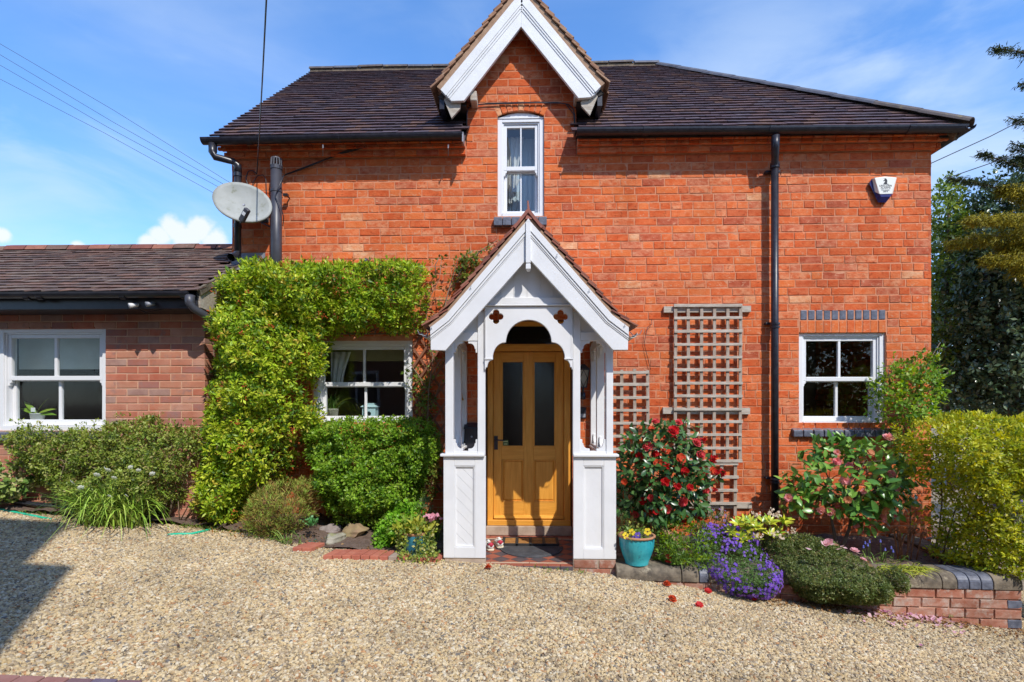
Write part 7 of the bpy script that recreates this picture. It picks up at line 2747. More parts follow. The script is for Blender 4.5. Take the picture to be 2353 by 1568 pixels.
def build_climber():
 rng = np.random.default_rng(101)
 b = P(520, 1215, -.45)
 t = thing('climbing_shrub', 'tall lime green clipped wall shrub with orange berries spreading over the window', 'shrub', (b.x, -.4, zg(b.x)))
 lime = [(.45, .56, .032), (.29, .43, .026), (.58, .64, .06), (.10, .20, .018), (.60, .48, .07), (.40, .19, .05)]
 wts = [5, 5, 3.2, 3.2, .8, .3]
 # upright part, in front of the corner of the outbuilding
 colp = [(483, 690), (500, 655), (545, 620), (600, 604), (690, 606), (742, 640), (748, 720), (738, 800), (722, 860), (714, 945), (680, 985), (664, 1050), (640, 1100), (580, 1150), (556, 1205), (500, 1218), (462, 1200),
   (440, 1150), (450, 1060), (446, 960), (452, 850), (455, 780), (470, 760), (480, 730)]
 C, A = mass(rng, [(a_ + (22 if a_ < 500 else -12 if 700 < a_ and b_ > 740 else 0), b_) for a_, b_ in colp], -.02, .80, 3900, edge=.22, lump=.12, inner=.30, ragged=.04, ls=5)
 g_ = lumps(C[:, 0], C[:, 2], rng, 11) > -1.75
 C, A = C[g_], A[g_]
 cluster_plant(t, rng, C, A, 8, .62, .048, .0195, lime, wts)
 # band above the window
 band = [(560, 605), (600, 596), (650, 604), (720, 600), (780, 606), (850, 603), (900, 597), (960, 598), (983, 630), (978, 690), (966, 745), (930, 768), (870, 757), (800, 765), (745, 770), (690, 775), (600, 760), (570, 690)]
 C2, A2 = mass(rng, band, -.01, .44, 2600, edge=.11, lump=.07, inner=.32, ragged=.025, ls=6)
 cluster_plant(t, rng, C2, A2, 8, .62, .044, .018, [(.40, .53, .030), (.27, .41, .024), (.50, .58, .05), (.09, .18, .016)], [5, 5, 3, 3.4])
 # stray shoots on the right of the upright and the foot
 for poly, n in (([(700, 930), (725, 925), (735, 955), (715, 985), (690, 990)], 60), ([(452, 1040), (560, 1040), (580, 1120), (565, 1205), (480, 1212), (444, 1160)], 520), ([(690, 770), (735, 790), (728, 860), (700, 870)], 140)):
  C3, A3 = mass(rng, poly, -.25, .42, n, edge=.12, lump=.05, inner=.5)
  cluster_plant(t, rng, C3, A3, 7, .6, .05, .02, lime, wts, name='foliage')
 # short shoots standing out of the clipped top
 n = 60
 top = [P(x, 606 + rng.uniform(-4, 10), -.25) for x in rng.uniform(560, 975, n)]
 C4 = np.array([(p.x, p.y + rng.uniform(-.12, .12), p.z + rng.uniform(0, .03)) for p in top])
 cluster_plant(t, rng, C4, np.tile(np.array([[0, -.25, 1.0]]), (n, 1)), 6, .45, .045, .016, lime, wts, name='shoot')
 # berries
 idx = rng.choice(len(C), 75, replace=False)
 bm_ = MB()
 for i in idx:
  for _ in range(7):
   p = C[i] + A[i] * .05 + rng.normal(0, .014, 3)
   bm_.lathe([(0, -.008), (.008, 0), (0, .008)], p, 5)
 bm_.build('berries', M('orange_berry', (.42, .07, .02), (.5, .12, .03), nscale=40, rough=.4), t, kind='stuff')
 # stems
 z = zg(b.x)
 st = [(b.x + dx, -.28 + dy, z - .05) for dx, dy in ((0, 0), (.1, .05), (.22, .1), (-.12, .02))]
 en = [P(560, 800, -.3), P(640, 700, -.25), P(690, 940, -.2), P(490, 800, -.35)]
 twigs('stem', BARK, t, st, en, .022, .08, rng, 7, kids=14)
 s2 = [P(640, 700, -.25), P(740, 765, -.1), P(680, 760, -.15)]
 e2 = [P(960, 660, -.2), P(935, 766, -.12), P(960, 740, -.15)]
 twigs('branch', BARK, t, s2, e2, .012, .04, rng, 6, kids=10)
build_climber()
def build_shrubs_left():
 rng = np.random.default_rng(202)
 # clipped box under the window
 b = P(840, 1200, -.45)
 t = thing('clipped_shrub', 'rounded bright green small leaved shrub clipped under the window', 'shrub', (b.x, -.45, zg(b.x)))
 poly = [(684, 990), (702, 966), (760, 959), (850, 961), (945, 961), (985, 972), (1003, 1020), (1000, 1065), (975, 1110), (955, 1160), (900, 1195), (800, 1205), (745, 1190), (728, 1140), (715, 1085), (690, 1045)]
 C, A = mass(rng, poly, -.04, .62, 4900, edge=.17, lump=.10, inner=.36, ragged=.035, ls=7)
 cluster_plant(t, rng, C, A, 7, .65, .032, .017, [(.19, .35, .022), (.26, .42, .032), (.085, .18, .014), (.33, .46, .05)], [5, 4, 3, 2])
 C2, A2 = mass(rng, [(735, 1120), (960, 1120), (945, 1200), (860, 1225), (770, 1222), (742, 1190)], -.08, .45, 800, edge=.2, lump=.08, inner=.6)
 cluster_plant(t, rng, C2, A2, 6, .7, .032, .017, [(.18, .30, .025), (.24, .36, .04), (.30, .34, .06)], [4, 3, 1], name='lower_foliage')
 st = [(b.x + rng.uniform(-.3, .3), -.3, zg(b.x) - .02) for _ in range(10)]
 en = [(p[0] * 1.0 + rng.uniform(-.25, .25), -.35 + rng.uniform(-.2, .1), p[2] + .75) for p in st]
 twigs('stem', TWIG, t, st, en, .010, .05, rng, 5, kids=8)
 # airy dark shrub on the outbuilding wall
 b = P(240, 1195, AY - .15)
 t = thing('wall_shrub', 'wide sprawling small leaved dark green shrub against the outbuilding wall', 'shrub', (b.x, AY - .15, zg(b.x)))
 poly = [(14, 1000), (30, 985), (110, 988), (200, 985), (262, 975), (310, 962), (345, 962), (380, 975), (440, 980), (458, 1000), (450, 1050), (430, 1085), (390, 1110), (395, 1150), (350, 1200), (250, 1210), (165, 1190), (120, 1140), (60, 1110), (20, 1060)]
 C, A = mass(rng, poly, AY - .01, .36, 4300, edge=.2, lump=.09, inner=.5, ragged=.07, ls=7)
 cols = [(.22, .30, .045), (.32, .39, .065), (.40, .45, .11), (.08, .13, .022), (.38, .33, .11)]
 cluster_plant(t, rng, C, A, 6, .7, .031, .0145, cols, [4, 4, 2.5, 2, .8])
 # sprigs above the outline
 n = 46
 xs = rng.uniform(20, 450, n)
 C2 = np.array([tuple(P(x, 985 - rng.uniform(0, 22) - (14 if 260 < x < 380 else 0), AY - .14)) for x in xs])
 cluster_plant(t, rng, C2, np.tile(np.array([[.2, -.3, 1.0]]), (n, 1)), 7, .5, .026, .011, cols, [4, 4, 2, 1, 1], name='shoot')
 st, en = [], []
 for _ in range(34):
  x = rng.uniform(110, 430)
  st.append(P(x, 1195, AY - .1))
  en.append(P(x + rng.uniform(-120, 90), rng.uniform(985, 1060), AY - .08 - rng.uniform(0, .2)))
 twigs('stem', TWIG, t, st, en, .006, .07, rng, 4, kids=7)
 # variegated ivy at the far left
 b = P(25, 1150, AY - .1)
 t = thing('variegated_ivy', 'cream edged variegated ivy at the far left below the wide window', 'ivy', (b.x, AY - .1, zg(b.x)))
 for (poly, n, cl) in (([(-60, 1060), (20, 1065), (52, 1085), (70, 1110), (40, 1150), (-60, 1165)], 230, [(.30, .36, .10), (.55, .52, .25), (.12, .22, .05), (.20, .30, .06)]),):
  C, A = mass(rng, poly, AY - .02, .3, n, edge=.15, lump=.06, inner=.6)
  cluster_plant(t, rng, C, A, 3, .7, .05, .045, cl, None, mat=LEAFG, wide=.35)
 # strap leaved clump with white flowers
 b = ground_pt(262, 1205)
 b.y = AY - .30
 b.z = zg(b.x)
 t = thing('snowflake_clump', 'arching strap leaved clump with small white nodding flowers', 'plant', tuple(b))
 cols = [M('strap_leaf_%d' % i, c, tuple(v * 1.25 for v in c), nscale=18, rough=.45, stretch=(1, 1, .2)) for i, c in enumerate([(.20, .33, .03), (.28, .42, .05), (.13, .23, .025), (.36, .46, .08)])]
 for i in range(230):
  a = rng.uniform(0, 2 * math.pi)
  lean = rng.uniform(.06, .85)
  d = Vector((math.cos(a) * lean, math.sin(a) * lean * .75 - .28, 1.0))
  L = rng.uniform(.5, .92)
  base = (b.x + rng.normal(0, .17), b.y + rng.normal(0, .06), b.z + .0)
  mb = MB()
  strap(mb, base, d, L, rng.uniform(.011, .019), rng.uniform(.35, .85), rng)
  mb.build('leaf', cols[rng.integers(4)], t)
 wf = flower_mesh('flower', (.80, .80, .74), (.85, .86, .82), .030, 1, 6, rng, cup=.9, mat=PETAL)
 for (px, py) in ((240, 1077), (222, 1093), (248, 1082), (300, 1075), (186, 1122), (252, 1143), (318, 1082), (262, 1100), (290, 1140), (165, 1110), (350, 1090)):
  p = P(px, py, b.y - .20)
  d = Vector((rng.normal() * .4, -.6, -.5))
  link_mesh('flower', wf, t, mat4=orient(p, d.cross(Vector((0, 0, 1))) + Vector((.01, 0, 0)), -d, rng.uniform(.7, 1.0)))
  MB().tube([(b.x + rng.normal(0, .05), b.y, b.z), ((b.x + p.x) / 2, (b.y + p.y) / 2, p.z * .7), tuple(p)], .0025, 4).build('flower_stem', GREENSTEM, t)
 # brown heather like shrub
 b = ground_pt(640, 1225)
 t = thing('brown_heather_shrub', 'round wispy olive brown twiggy shrub between the two green shrubs', 'shrub', (b.x, -.70, zg(b.x)))
 poly = [(556, 1165), (566, 1120), (600, 1100), (650, 1096), (700, 1105), (718, 1140), (716, 1190), (700, 1215), (665, 1250), (610, 1252), (575, 1235), (555, 1205)]
 C, A = mass(rng, poly, -.50, .46, 1500, edge=.2, lump=.07, inner=.7, ragged=.07)
 cols = [(.30, .27, .06), (.36, .34, .07), (.22, .30, .045), (.36, .20, .07), (.28, .40, .06)]
 cluster_plant(t, rng, C, A * .6 + UP * .6, 6, .5, .042, .0055, cols, None, mat=NEEDLE)
 st = [(b.x + rng.uniform(-.12, .12), -.68 + rng.uniform(-.08, .08), zg(b.x)) for _ in range(60)]
 en = [tuple(C[i]) for i in rng.choice(len(C), 60)]
 twigs('stem', M('red_brown_twig', (.17, .08, .045), (.24, .13, .07), nscale=20, rough=.8), t, st, en, .004, .03, rng, 4, kids=5)
 # few grass blades in its front
 b = ground_pt(655, 1250)
 t = thing('grass_tuft', 'thin green grass tuft at the foot of the brown twiggy shrub', 'grass', tuple(b))
 for i in range(26):
  a = rng.uniform(0, 6.28)
  mb = MB()
  strap(mb, (b.x + rng.normal(0, .06), b.y + .03 + rng.normal(0, .03), b.z - .01), (math.cos(a) * .5, math.sin(a) * .4 - .2, 1), rng.uniform(.14, .28), .006, .5, rng, 5)
  mb.build('leaf', cols_g[i % 3], t)
cols_g = [M('grass_blade_%d' % i, c, tuple(v * 1.2 for v in c), nscale=18, rough=.5) for i, c in enumerate([(.14, .26, .035), (.20, .31, .05), (.10, .20, .03)])]
build_shrubs_left()
def build_plants_by_pot():
 rng = np.random.default_rng(303)
 # bright green rounded leaf mound
 b = ground_pt(890, 1262)
 t = thing('bright_green_mound', 'fresh green round leaved mound left of the blue pot', 'plant', (b.x, -.85, zg(b.x)))
 poly = [(842, 1262), (850, 1225), (880, 1190), (905, 1172), (945, 1160), (968, 1170), (965, 1215), (945, 1245), (905, 1262), (870, 1272)]
 C, A = mass(rng, poly, -.62, .36, 620, edge=.2, lump=.05, inner=.5, ragged=.02)
 cluster_plant(t, rng, C, A + UP * .4, 3, .6, .036, .034, [(.22, .46, .03), (.29, .53, .045), (.13, .30, .02)], None, wide=.55, fold=.08)
 # ivy and yellow leaves in the blue pot
 x, y, z = POT_L
 t = thing('pot_planting', 'yellow green ivy and foliage spilling over the dark blue pot', 'plant', (x, y, z))
 n = 200
 C = np.array([x, y, z + .02]) + rng.normal(0, 1, (n, 3)) * np.array([.10, .08, .035]) + np.array([0, 0, .03])
 A = nrm((C - np.array([x, y, z - .08])))
 cluster_plant(t, rng, C, A, 4, .6, .032, .026, [(.40, .42, .05), (.28, .36, .04), (.50, .46, .08), (.16, .26, .04)], [3, 3, 2, 2], wide=.4)
 # trails hanging down
 Cs, As = [], []
 stt, enn = [], []
 for k in range(20):
  a = rng.uniform(-.3, 3.4) if k < 14 else rng.uniform(-.6, .5)
  cx, cy = x + math.cos(a) * (POT_LR + .015), y - abs(math.sin(a)) * (POT_LR + .015)
  ln = rng.uniform(.10, .26)
  for s in np.linspace(0, 1, 16):
   Cs.append((cx + (cx - x) * .25 * s + rng.normal(0, .008), cy - .03 * s + rng.normal(0, .006), z + .02 - ln * s))
   As.append((cx - x, cy - y - .05, .1))
  stt.append((cx, cy, z + .02))
  enn.append((cx + (cx - x) * .25, cy - .03, z + .02 - ln))
 for k in range(160):
  Cs.append((x + rng.uniform(-.12, .24), y - .16 + rng.uniform(-.10, .08), POT_LZ + rng.uniform(.0, .07)))
  As.append((rng.normal() * .4, -.5, .8))
 cluster_plant(t, rng, np.array(Cs), nrm(np.array(As)), 2, .6, .026, .022, [(.36, .40, .07), (.24, .33, .05), (.48, .48, .16), (.15, .25, .05)], None, name='trailing_ivy', wide=.4)
 twigs('trailing_stem', GREENSTEM, t, stt, enn, .002, .01, rng, 3)
 # broad leaves and a pink hyacinth head
 lm = [big_leaf_mesh('leaf', .12, .035, c, LEAF, .1, .25) for c in ((.32, .40, .04), (.42, .42, .06), (.22, .34, .04))]
 Pp = np.array([(x + rng.normal(0, .05), y + rng.normal(0, .03), z + .03) for _ in range(26)])
 D = np.array([(rng.normal(0, .5), rng.normal(-.25, .3), 1.0) for _ in range(26)])
 leaf_objects(t, rng, Pp, D, np.cross(D, rng.normal(size=(26, 3))), lm)
 fm = flower_mesh('floret', (.62, .22, .32), (.78, .42, .48), .016, 1, 6, rng, cup=.5)
 for k in range(34):
  p = P(992 + rng.normal(0, 8), 1189 + rng.normal(0, 4.5), y - .03 + rng.normal(0, .02))
  link_mesh('floret', fm, t, mat4=orient(p, (rng.normal(), rng.normal(), .3), (rng.normal() * .5, -1, .5), rng.uniform(.8, 1.2)))
 # grassy tuft behind
 b = P(1000, 1215, -.5)
 t = thing('sedge_tuft', 'tuft of tall thin grassy leaves beside the porch post', 'grass', (b.x, -.5, zg(b.x)))
 for i in range(46):
  a = rng.uniform(0, 6.28)
  mb = MB()
  strap(mb, (b.x + rng.normal(0, .04), -.5 + rng.normal(0, .04), zg(b.x) + .02), (math.cos(a) * .3 - .05, math.sin(a) * .3 - .12, 1), rng.uniform(.28, .46), .007, rng.uniform(.1, .5), rng, 6)
  mb.build('leaf', cols_g[i % 3], t)
 # grey green leafy plant between
 C, A = mass(rng, [(940, 1180), (965, 1140), (990, 1150), (1000, 1190), (980, 1215), (950, 1212)], -.5, .3, 150, edge=.12, inner=.6)
 b = P(968, 1200, -.6)
 t = thing('grey_leaved_plant', 'loose grey green narrow leaved plant behind the blue pot', 'plant', (b.x, -.6, zg(b.x)))
 cluster_plant(t, rng, C, A + UP * .5, 6, .5, .032, .008, [(.18, .24, .10), (.26, .32, .15), (.12, .19, .06)], None)
 # little plants on the soil
 for lb, px, py, cl, n in (('small round blue green rosette plant at the edge of the brown shrub', 714, 1196, [(.10, .30, .08), (.16, .38, .14)], 26), ('tiny blue green plant growing over the small low rock', 724, 1253, [(.10, .22, .16), (.16, .28, .20)], 22),
        ('dark leafy weed on the gravel edge by the rocks', 750, 1262, [(.16, .20, .05), (.2, .26, .06)], 14)):
  c = P(px, py, -.85)
  t = thing('small_plant', lb, 'plant', tuple(c))
  C = np.array(c) + rng.normal(0, 1, (n, 3)) * np.array([.035, .03, .02])
  cluster_plant(t, rng, C, np.tile([[0, -.5, .8]], (n, 1)) + rng.normal(0, .4, (n, 3)), 3, .6, .028, .024, cl, None, wide=.55)
build_plants_by_pot()
def spray_plant(t, rng, paths, L, W, cols, wts, per=.03, mat=LEAF, stem=GREENSTEM, r=.004, k=3, wide=.45, jit=.02, fold=.12):
 """leafy stems: leaves along each path"""
 C, A = [], []
 mb = MB()
 for pts in paths:
  pts = [Vector(p) for p in pts]
  mb.tube(pts, [r * (1 - .6 * i / (len(pts) - 1)) for i in range(len(pts))], 5)
  for a, b in zip(pts[:-1], pts[1:]):
   n = max(1, int((b - a).length / per))
   for i in range(n):
    p = a.lerp(b, (i + rng.random()) / n)
    d = (b - a).normalized()
    C.append(tuple(p + Vector(rng.normal(0, jit, 3))))
    s = Vector(rng.normal(0, 1, 3))
    A.append(tuple(d * .35 + s * .8 + Vector((0, -.35, .1))))
 mb.build('stem', stem, t, smooth=True)
 return cluster_plant(t, rng, np.array(C), nrm(np.array(A)), k, .55, L, W, cols, wts, mat, wide=wide, fold=fold)
def build_climbing_rose():
 rng = np.random.default_rng(404)
 b = P(975, 1150, -.1)
 t = thing('climbing_rose', 'climbing rose with reddish young leaves around the porch roof and lattice', 'climber', (b.x, -.1, zg(b.x)))
 cols = [(.13, .22, .03), (.20, .28, .045), (.28, .30, .06), (.20, .10, .035), (.07, .13, .02)]
 Y = -.10
 def px(l, y=Y):
  return [P(a, c, y + rng.uniform(-.05, .03)) for a, c in l]
 paths = [px([(975, 1150), (980, 1020), (985, 900), (995, 820), (978, 740), (985, 690), (1010, 640), (1015, 590)]),
    px([(1000, 760), (1020, 715), (1030, 670), (1040, 640), (1050, 600), (1085, 575)]), px([(1050, 640), (1070, 600), (1110, 575), (1145, 550)]),
    px([(1050, 650), (1075, 610), (1100, 580), (1130, 558)]), px([(985, 900), (960, 860), (945, 840), (930, 850)]), px([(990, 870), (1010, 830), (1025, 820)]),
    px([(985, 960), (960, 930), (945, 905)]), px([(990, 940), (1005, 900), (1015, 870)]), px([(1010, 720), (985, 730), (970, 770)]), px([(1005, 690), (1035, 690), (1050, 700)]), px([(1002, 640), (1000, 610), (1012, 585), (1020, 600)])]
 spray_plant(t, rng, paths, .040, .024, cols, [4, 4, 2, 2, 2], per=.035, k=3, jit=.03, r=.007, stem=TWIG)
 C, A = mass(rng, [(1045, 640), (1050, 590), (1075, 572), (1098, 588), (1100, 625), (1075, 660)], -.02, .2, 110, edge=.1, inner=.6)
 cluster_plant(t, rng, C, A, 4, .6, .042, .024, cols, [4, 4, 2, 1.5, 3])
 C, A = mass(rng, [(925, 835), (960, 845), (985, 880), (1000, 935), (985, 990), (960, 980), (945, 900)], -.02, .2, 70, edge=.1, inner=.6)
 cluster_plant(t, rng, C, A, 4, .6, .042, .024, cols, [4, 4, 2, .5, 3])
 C, A = mass(rng, [(985, 985), (1015, 1000), (1012, 1100), (990, 1160), (968, 1140), (975, 1050)], -.05, .3, 120, edge=.1, inner=.6)
 cluster_plant(t, rng, C, A, 4, .6, .036, .018, [(.20, .26, .04), (.30, .28, .06), (.12, .2, .03)], None, name='lower_foliage')
build_climbing_rose()
def camellia(label, name, centre, radii, nleaf, leafcols, flower_sets, nflower, seed, trunk, extra=None, group='camellias in bloom', leafL=.078, gap=0.0):
 rng = np.random.default_rng(seed)
 t = thing(name, label, 'camellia', trunk[0])
 C, A = ellipsoid(rng, centre, radii, nleaf, shell=.5, lump=.12)
 if extra:
  for (c, r, n) in extra:
   c2, a2 = ellipsoid(rng, c, r, n, shell=.6, lump=.1)
   C, A = np.concatenate([C, c2]), np.concatenate([A, a2])
 keep = (C[:, 1] < centre[1] + radii[1] * .55)
 C, A = C[keep], A[keep]
 o = np.argsort(C[:, 1] - .3 * C[:, 2] + rng.normal(0, .06, len(C)))
 C, A = C[o], A[o]
 n = len(C)
 D = nrm(A * .55 + rng.normal(0, .55, (n, 3)) + np.array([0, -.1, -.05]))
 Nn = nrm(A * .7 + rng.normal(0, .4, (n, 3)) + np.array([0, -.25, .65]))
 meshes = [big_leaf_mesh('leaf', leafL * (1 + .1 * (i % 3)), leafL * .52, c, LEAFG, .09, .18) for i, c in enumerate(leafcols)]
 leaf_objects(t, rng, C, D, Nn, meshes, .72, 1.15)
 fr = np.where(C[:, 1] < centre[1] - .05)[0]
 ms = []
 for (c1, c2, R, rg, per, cup, cen) in flower_sets:
  ms.append(flower_mesh('flower', c1, c2, R, rg, per, rng, cup, centre=cen))
 sel = C[fr]
 scatter_flowers(t, rng, sel + A[fr] * .035, A[fr], ms, min(nflower, len(fr)), off=.01, smin=.75, smax=1.25)
 # buds
 bd = MB()
 for i in rng.choice(len(C), 14):
  bd.lathe([(0, -.012), (.008, -.004), (.009, .004), (0, .014)], C[i] + A[i] * .03, 6)
 bd.build('buds', M('bud', (.30, .30, .10), (.45, .32, .16), nscale=30, rough=.5), t, kind='stuff')
 tips = [tuple(C[i] * .8 + np.array(centre) * .2) for i in rng.choice(len(C), 16)]
 for k, tr in enumerate(trunk[1]):
  twigs('trunk', BARK, t, [trunk[0]], [tr], .020, .02, rng, 7)
 twigs('branch', BARK, t, [trunk[1][i % len(trunk[1])] for i in range(34)], tips, .009, .03, rng, 5, kids=3)
 return t
def build_camellias():
 c = P(1518, 1092, -.62)
 s = (-.62 + D0) / FD
 base = (c.x + .06, -.5, BZ)
 camellia('round red flowered camellia with dark glossy leaves beside the porch', 'red_camellia', tuple(c), (106 * s, .42, 116 * s), 2300,
    [(.030, .085, .020), (.042, .112, .026), (.056, .135, .032), (.022, .064, .016), (.075, .15, .04)],
    [((.50, .010, .014), (.62, .030, .035), .045, 3, 6, .6, None), ((.44, .006, .012), (.55, .02, .02), .038, 3, 5, .9, None), ((.60, .05, .06), (.66, .10, .11), .046, 3, 6, .45, None),
    ((.52, .03, .012), (.62, .10, .03), .040, 2, 6, .5, None)], 46, 11, (base, [tuple(c + Vector((.03, .1, -.2))), tuple(c + Vector((-.1, .1, -.1)))]))
 c = P(1960, 1105, -.62)
 s = (-.62 + D0) / FD
 tr = P(1928, 1238, -.62)
 camellia('pink flowered camellia with a forked trunk under the right window', 'pink_camellia', tuple(c + Vector((0, 0, .03))), (128 * s, .38, 84 * s), 620,
    [(.12, .27, .042), (.17, .33, .05), (.07, .18, .032), (.23, .37, .06), (.09, .22, .04)],
    [((.80, .30, .33), (.86, .46, .48), .040, 3, 6, .6, None), ((.72, .17, .20), (.80, .32, .34), .038, 3, 6, .6, None), ((.58, .20, .10), (.62, .30, .14), .036, 2, 6, .5, None)],
    26, 12, ((tr.x, -.6, BZ), [tuple(P(1905, 1170, -.6)), tuple(P(1955, 1165, -.6))]),
    extra=[(tuple(P(1830, 1140, -.6)), (.14, .15, .20), 100), (tuple(P(2050, 1140, -.65)), (.16, .15, .20), 110), (tuple(P(1925, 1030, -.55)), (.26, .18, .10), 90), (tuple(P(1990, 1190, -.68)), (.14, .12, .12), 60)], leafL=.10)
build_camellias()
def wall_back(x, z):
 """back of plants that hang over the garden wall"""
 g = GW0.y + (x - GW0.x) / (GW1.x - GW0.x) * (GW1.y - GW0.y)
 return g + .01 + np.clip((z - .02) * 4, 0, .4)
def build_right_bed():
 rng = np.random.default_rng(505)
 # pansies in the turquoise pot
 x, y, z = POT_R
 t = thing('pansies', 'yellow and violet pansies growing in the turquoise pot', 'flowers', (x, y, z))
 n = 90
 C = np.array([x, y, z + .015]) + rng.normal(0, 1, (n, 3)) * np.array([.075, .07, .03])
 cluster_plant(t, rng, C, nrm(C - np.array([x, y, z - .1])), 3, .6, .030, .018, [(.12, .24, .04), (.20, .32, .06), (.36, .38, .08)], None, wide=.5)
 yel = flower_mesh('pansy_flower', (.80, .58, .02), (.85, .66, .05), .034, 1, 5, rng, cup=.15, centre=(.06, .01, .02))
 vio = flower_mesh('pansy_flower', (.10, .06, .36), (.16, .10, .46), .032, 1, 5, rng, cup=.15, centre=(.5, .4, .05))
 for me, pts in ((yel, ((1452, 1223), (1438, 1231), (1488, 1222))), (vio, ((1466, 1231), (1458, 1238)))):
  for (a, b) in pts:
   p = P(a, b, y - .10)
   link_mesh('pansy_flower', me, t, mat4=orient(p, (rng.normal() * .3, .3, 1), (rng.normal() * .2, -1, .35), rng.uniform(.85, 1.1)))
 # mixed green perennials
 items = [('green_perennial', 'soft green feathery perennial clump right of the turquoise pot', 'plant', [(1515, 1285), (1520, 1230), (1545, 1200), (1590, 1195), (1630, 1215), (1650, 1260), (1640, 1300), (1590, 1305), (1540, 1300)], -.8, .42, 420, 6, .036, .010, [(.18, .30, .045), (.25, .36, BZ), (.11, .21, .03)]),
    ('wallflower', 'grey green plant with faint mauve flowers under the short trellis', 'plant', [(1590, 1230), (1600, 1190), (1640, 1175), (1680, 1190), (1690, 1235), (1650, 1255), (1610, 1255)], -.45, .35, 300, 6, .034, .008, [(.09, .15, .045), (.13, .19, .06), (.07, .11, .03)]),
    ('leafy_seedlings', 'low leafy seedlings on the soil behind the turquoise pot', 'plant', [(1508, 1300), (1512, 1265), (1540, 1250), (1570, 1270), (1580, 1310), (1540, 1312)], -.95, .22, 110, 4, .030, .022, [(.16, .30, .04), (.24, .36, .06)]),
    ('dark_fern', 'dark feathery fern beneath the red camellia', 'fern', [(1418, 1215), (1425, 1180), (1470, 1185), (1530, 1195), (1540, 1225), (1500, 1250), (1440, 1235)], -.7, .3, 260, 6, .030, .006, [(.07, .12, .03), (.11, .17, .045), (.05, .09, .02)])]
 for (nm, lb, cat, poly, Yb, th, n, k, L, W, cl) in items:
  c = P(sum(p[0] for p in poly) / len(poly), max(p[1] for p in poly), Yb - th / 2)
  t = thing(nm, lb, cat, (c.x, c.y, BZ))
  C, A = mass(rng, poly, Yb, th, n, edge=.14, lump=.06, inner=.6, ragged=.04)
  cluster_plant(t, rng, C, A + UP * .5, k, .55, L, W, cl, None, wide=.5)
  if nm == 'wallflower':
   fm = flower_mesh('flower', (.24, .14, .30), (.34, .22, .42), .014, 1, 4, rng, cup=.3)
   scatter_flowers(t, rng, C + UP * .02, A, [fm], 40, off=.015)
  if nm == 'green_perennial':
   for i in range(46):
    b = P(rng.uniform(1545, 1640), rng.uniform(1270, 1300), -1.0)
    mb = MB()
    strap(mb, (b.x, b.y, BZ), (rng.normal(0, .5), -.4 + rng.normal(0, .2), 1), rng.uniform(.16, .30), .009, .7, rng, 5)
    mb.build('leaf', cols_g[i % 3], t)
 # bark or root lying in the bed
 o = MB().tube([P(1490, 1196, -.75), P(1530, 1222, -.85), P(1556, 1252, -.95)], [.03, .035, .022], 7).build('broken_branch', M('orange_wood', (.34, .19, .10), (.45, .28, .16), nscale=20, rough=.9, bump=.5), smooth=True)
 tag(o, 'short pale brown piece of branch lying under the red camellia', 'branch')
 # fallen red blooms on the low plants
 # skimmia
 b = P(1738, 1250, -.85)
 t = thing('skimmia', 'yellow green glossy leaved shrub with pale flower heads above the purple flowers', 'shrub', (b.x, -.8, BZ))
 meshes = [big_leaf_mesh('leaf', .092, .030, c, LEAFG, .1, .15) for c in ((.44, .46, .03), (.34, .42, .03), (.52, .50, .05), (.20, .33, .03))]
 Cr = []
 for i in range(36):
  p = P(rng.uniform(1680, 1808), rng.uniform(1196, 1246), -.85 - rng.uniform(-.16, .16))
  Cr.append(p)
 Pp, D, Nn = [], [], []
 for p in Cr:
  ax = Vector((p.x - b.x, (p.y + .85) - .25, .55)).normalized()
  for k in range(8):
   a = 2 * math.pi * k / 8 + rng.uniform(-.3, .3)
   s = ax.orthogonal().normalized()
   u = ax.cross(s)
   d = ax * rng.uniform(.35, .9) + (s * math.cos(a) + u * math.sin(a)) * .8
   Pp.append(tuple(p))
   D.append(tuple(d))
   Nn.append(tuple(ax + Vector(rng.normal(0, .15, 3))))
 leaf_objects(t, rng, np.array(Pp), np.array(D), np.array(Nn), meshes, .7, 1.1)
 fm = flower_mesh('floret', (.60, .50, .36), (.70, .55, .45), .009, 1, 5, rng, cup=.4)
 for (a, c) in ((1772, 1178), (1786, 1183), (1737, 1181), (1782, 1228), (1795, 1235), (1745, 1235), (1822, 1222)):
  for k in range(18):
   p = P(a + rng.normal(0, 5), c + rng.normal(0, 5), -1.0 + rng.normal(0, .02))
   link_mesh('floret', fm, t, mat4=orient(p, (rng.normal(), rng.normal(), .3), (rng.normal() * .5, -1, .5), rng.uniform(.8, 1.3)))
 twigs('stem', GREENSTEM, t, [(b.x + rng.uniform(-.1, .1), -.8, BZ) for _ in Cr], [tuple(p) for p in Cr], .005, .02, rng, 4)
 # aubrieta spilling over the wall
 c0 = P(1716, 1330, -1.30)
 t = thing('purple_aubrieta', 'mound of purple aubrieta spilling over the garden wall', 'flowers', (c0.x, -1.3, -.1))
 poly = [(1632, 1275), (1640, 1248), (1680, 1240), (1740, 1246), (1790, 1262), (1803, 1300), (1798, 1345), (1775, 1370), (1720, 1374), (1680, 1362), (1655, 1330), (1640, 1300)]
 C, A = mass(rng, poly, -1.15, .32, 3400, edge=.24, lump=.05, inner=.3, ragged=.03, back=wall_back)
 cluster_plant(t, rng, C, A, 4, .6, .017, .008, [(.12, .22, .055), (.17, .28, .08), (.08, .15, .035)], None)
 front = np.where(rng.random(len(C)) < .5)[0]
 ctr = np.array(P(1720, 1305, -1.36))
 dd = np.hypot(C[front, 0] - ctr[0], (C[front, 2] - ctr[2]) * 1.1)
 pr = np.clip((dd / .26) ** 1.6, .06, 1.4)
 pr = pr * (1 + .9 * lumps(C[front, 0], C[front, 2], rng, 22)).clip(.05, 3)
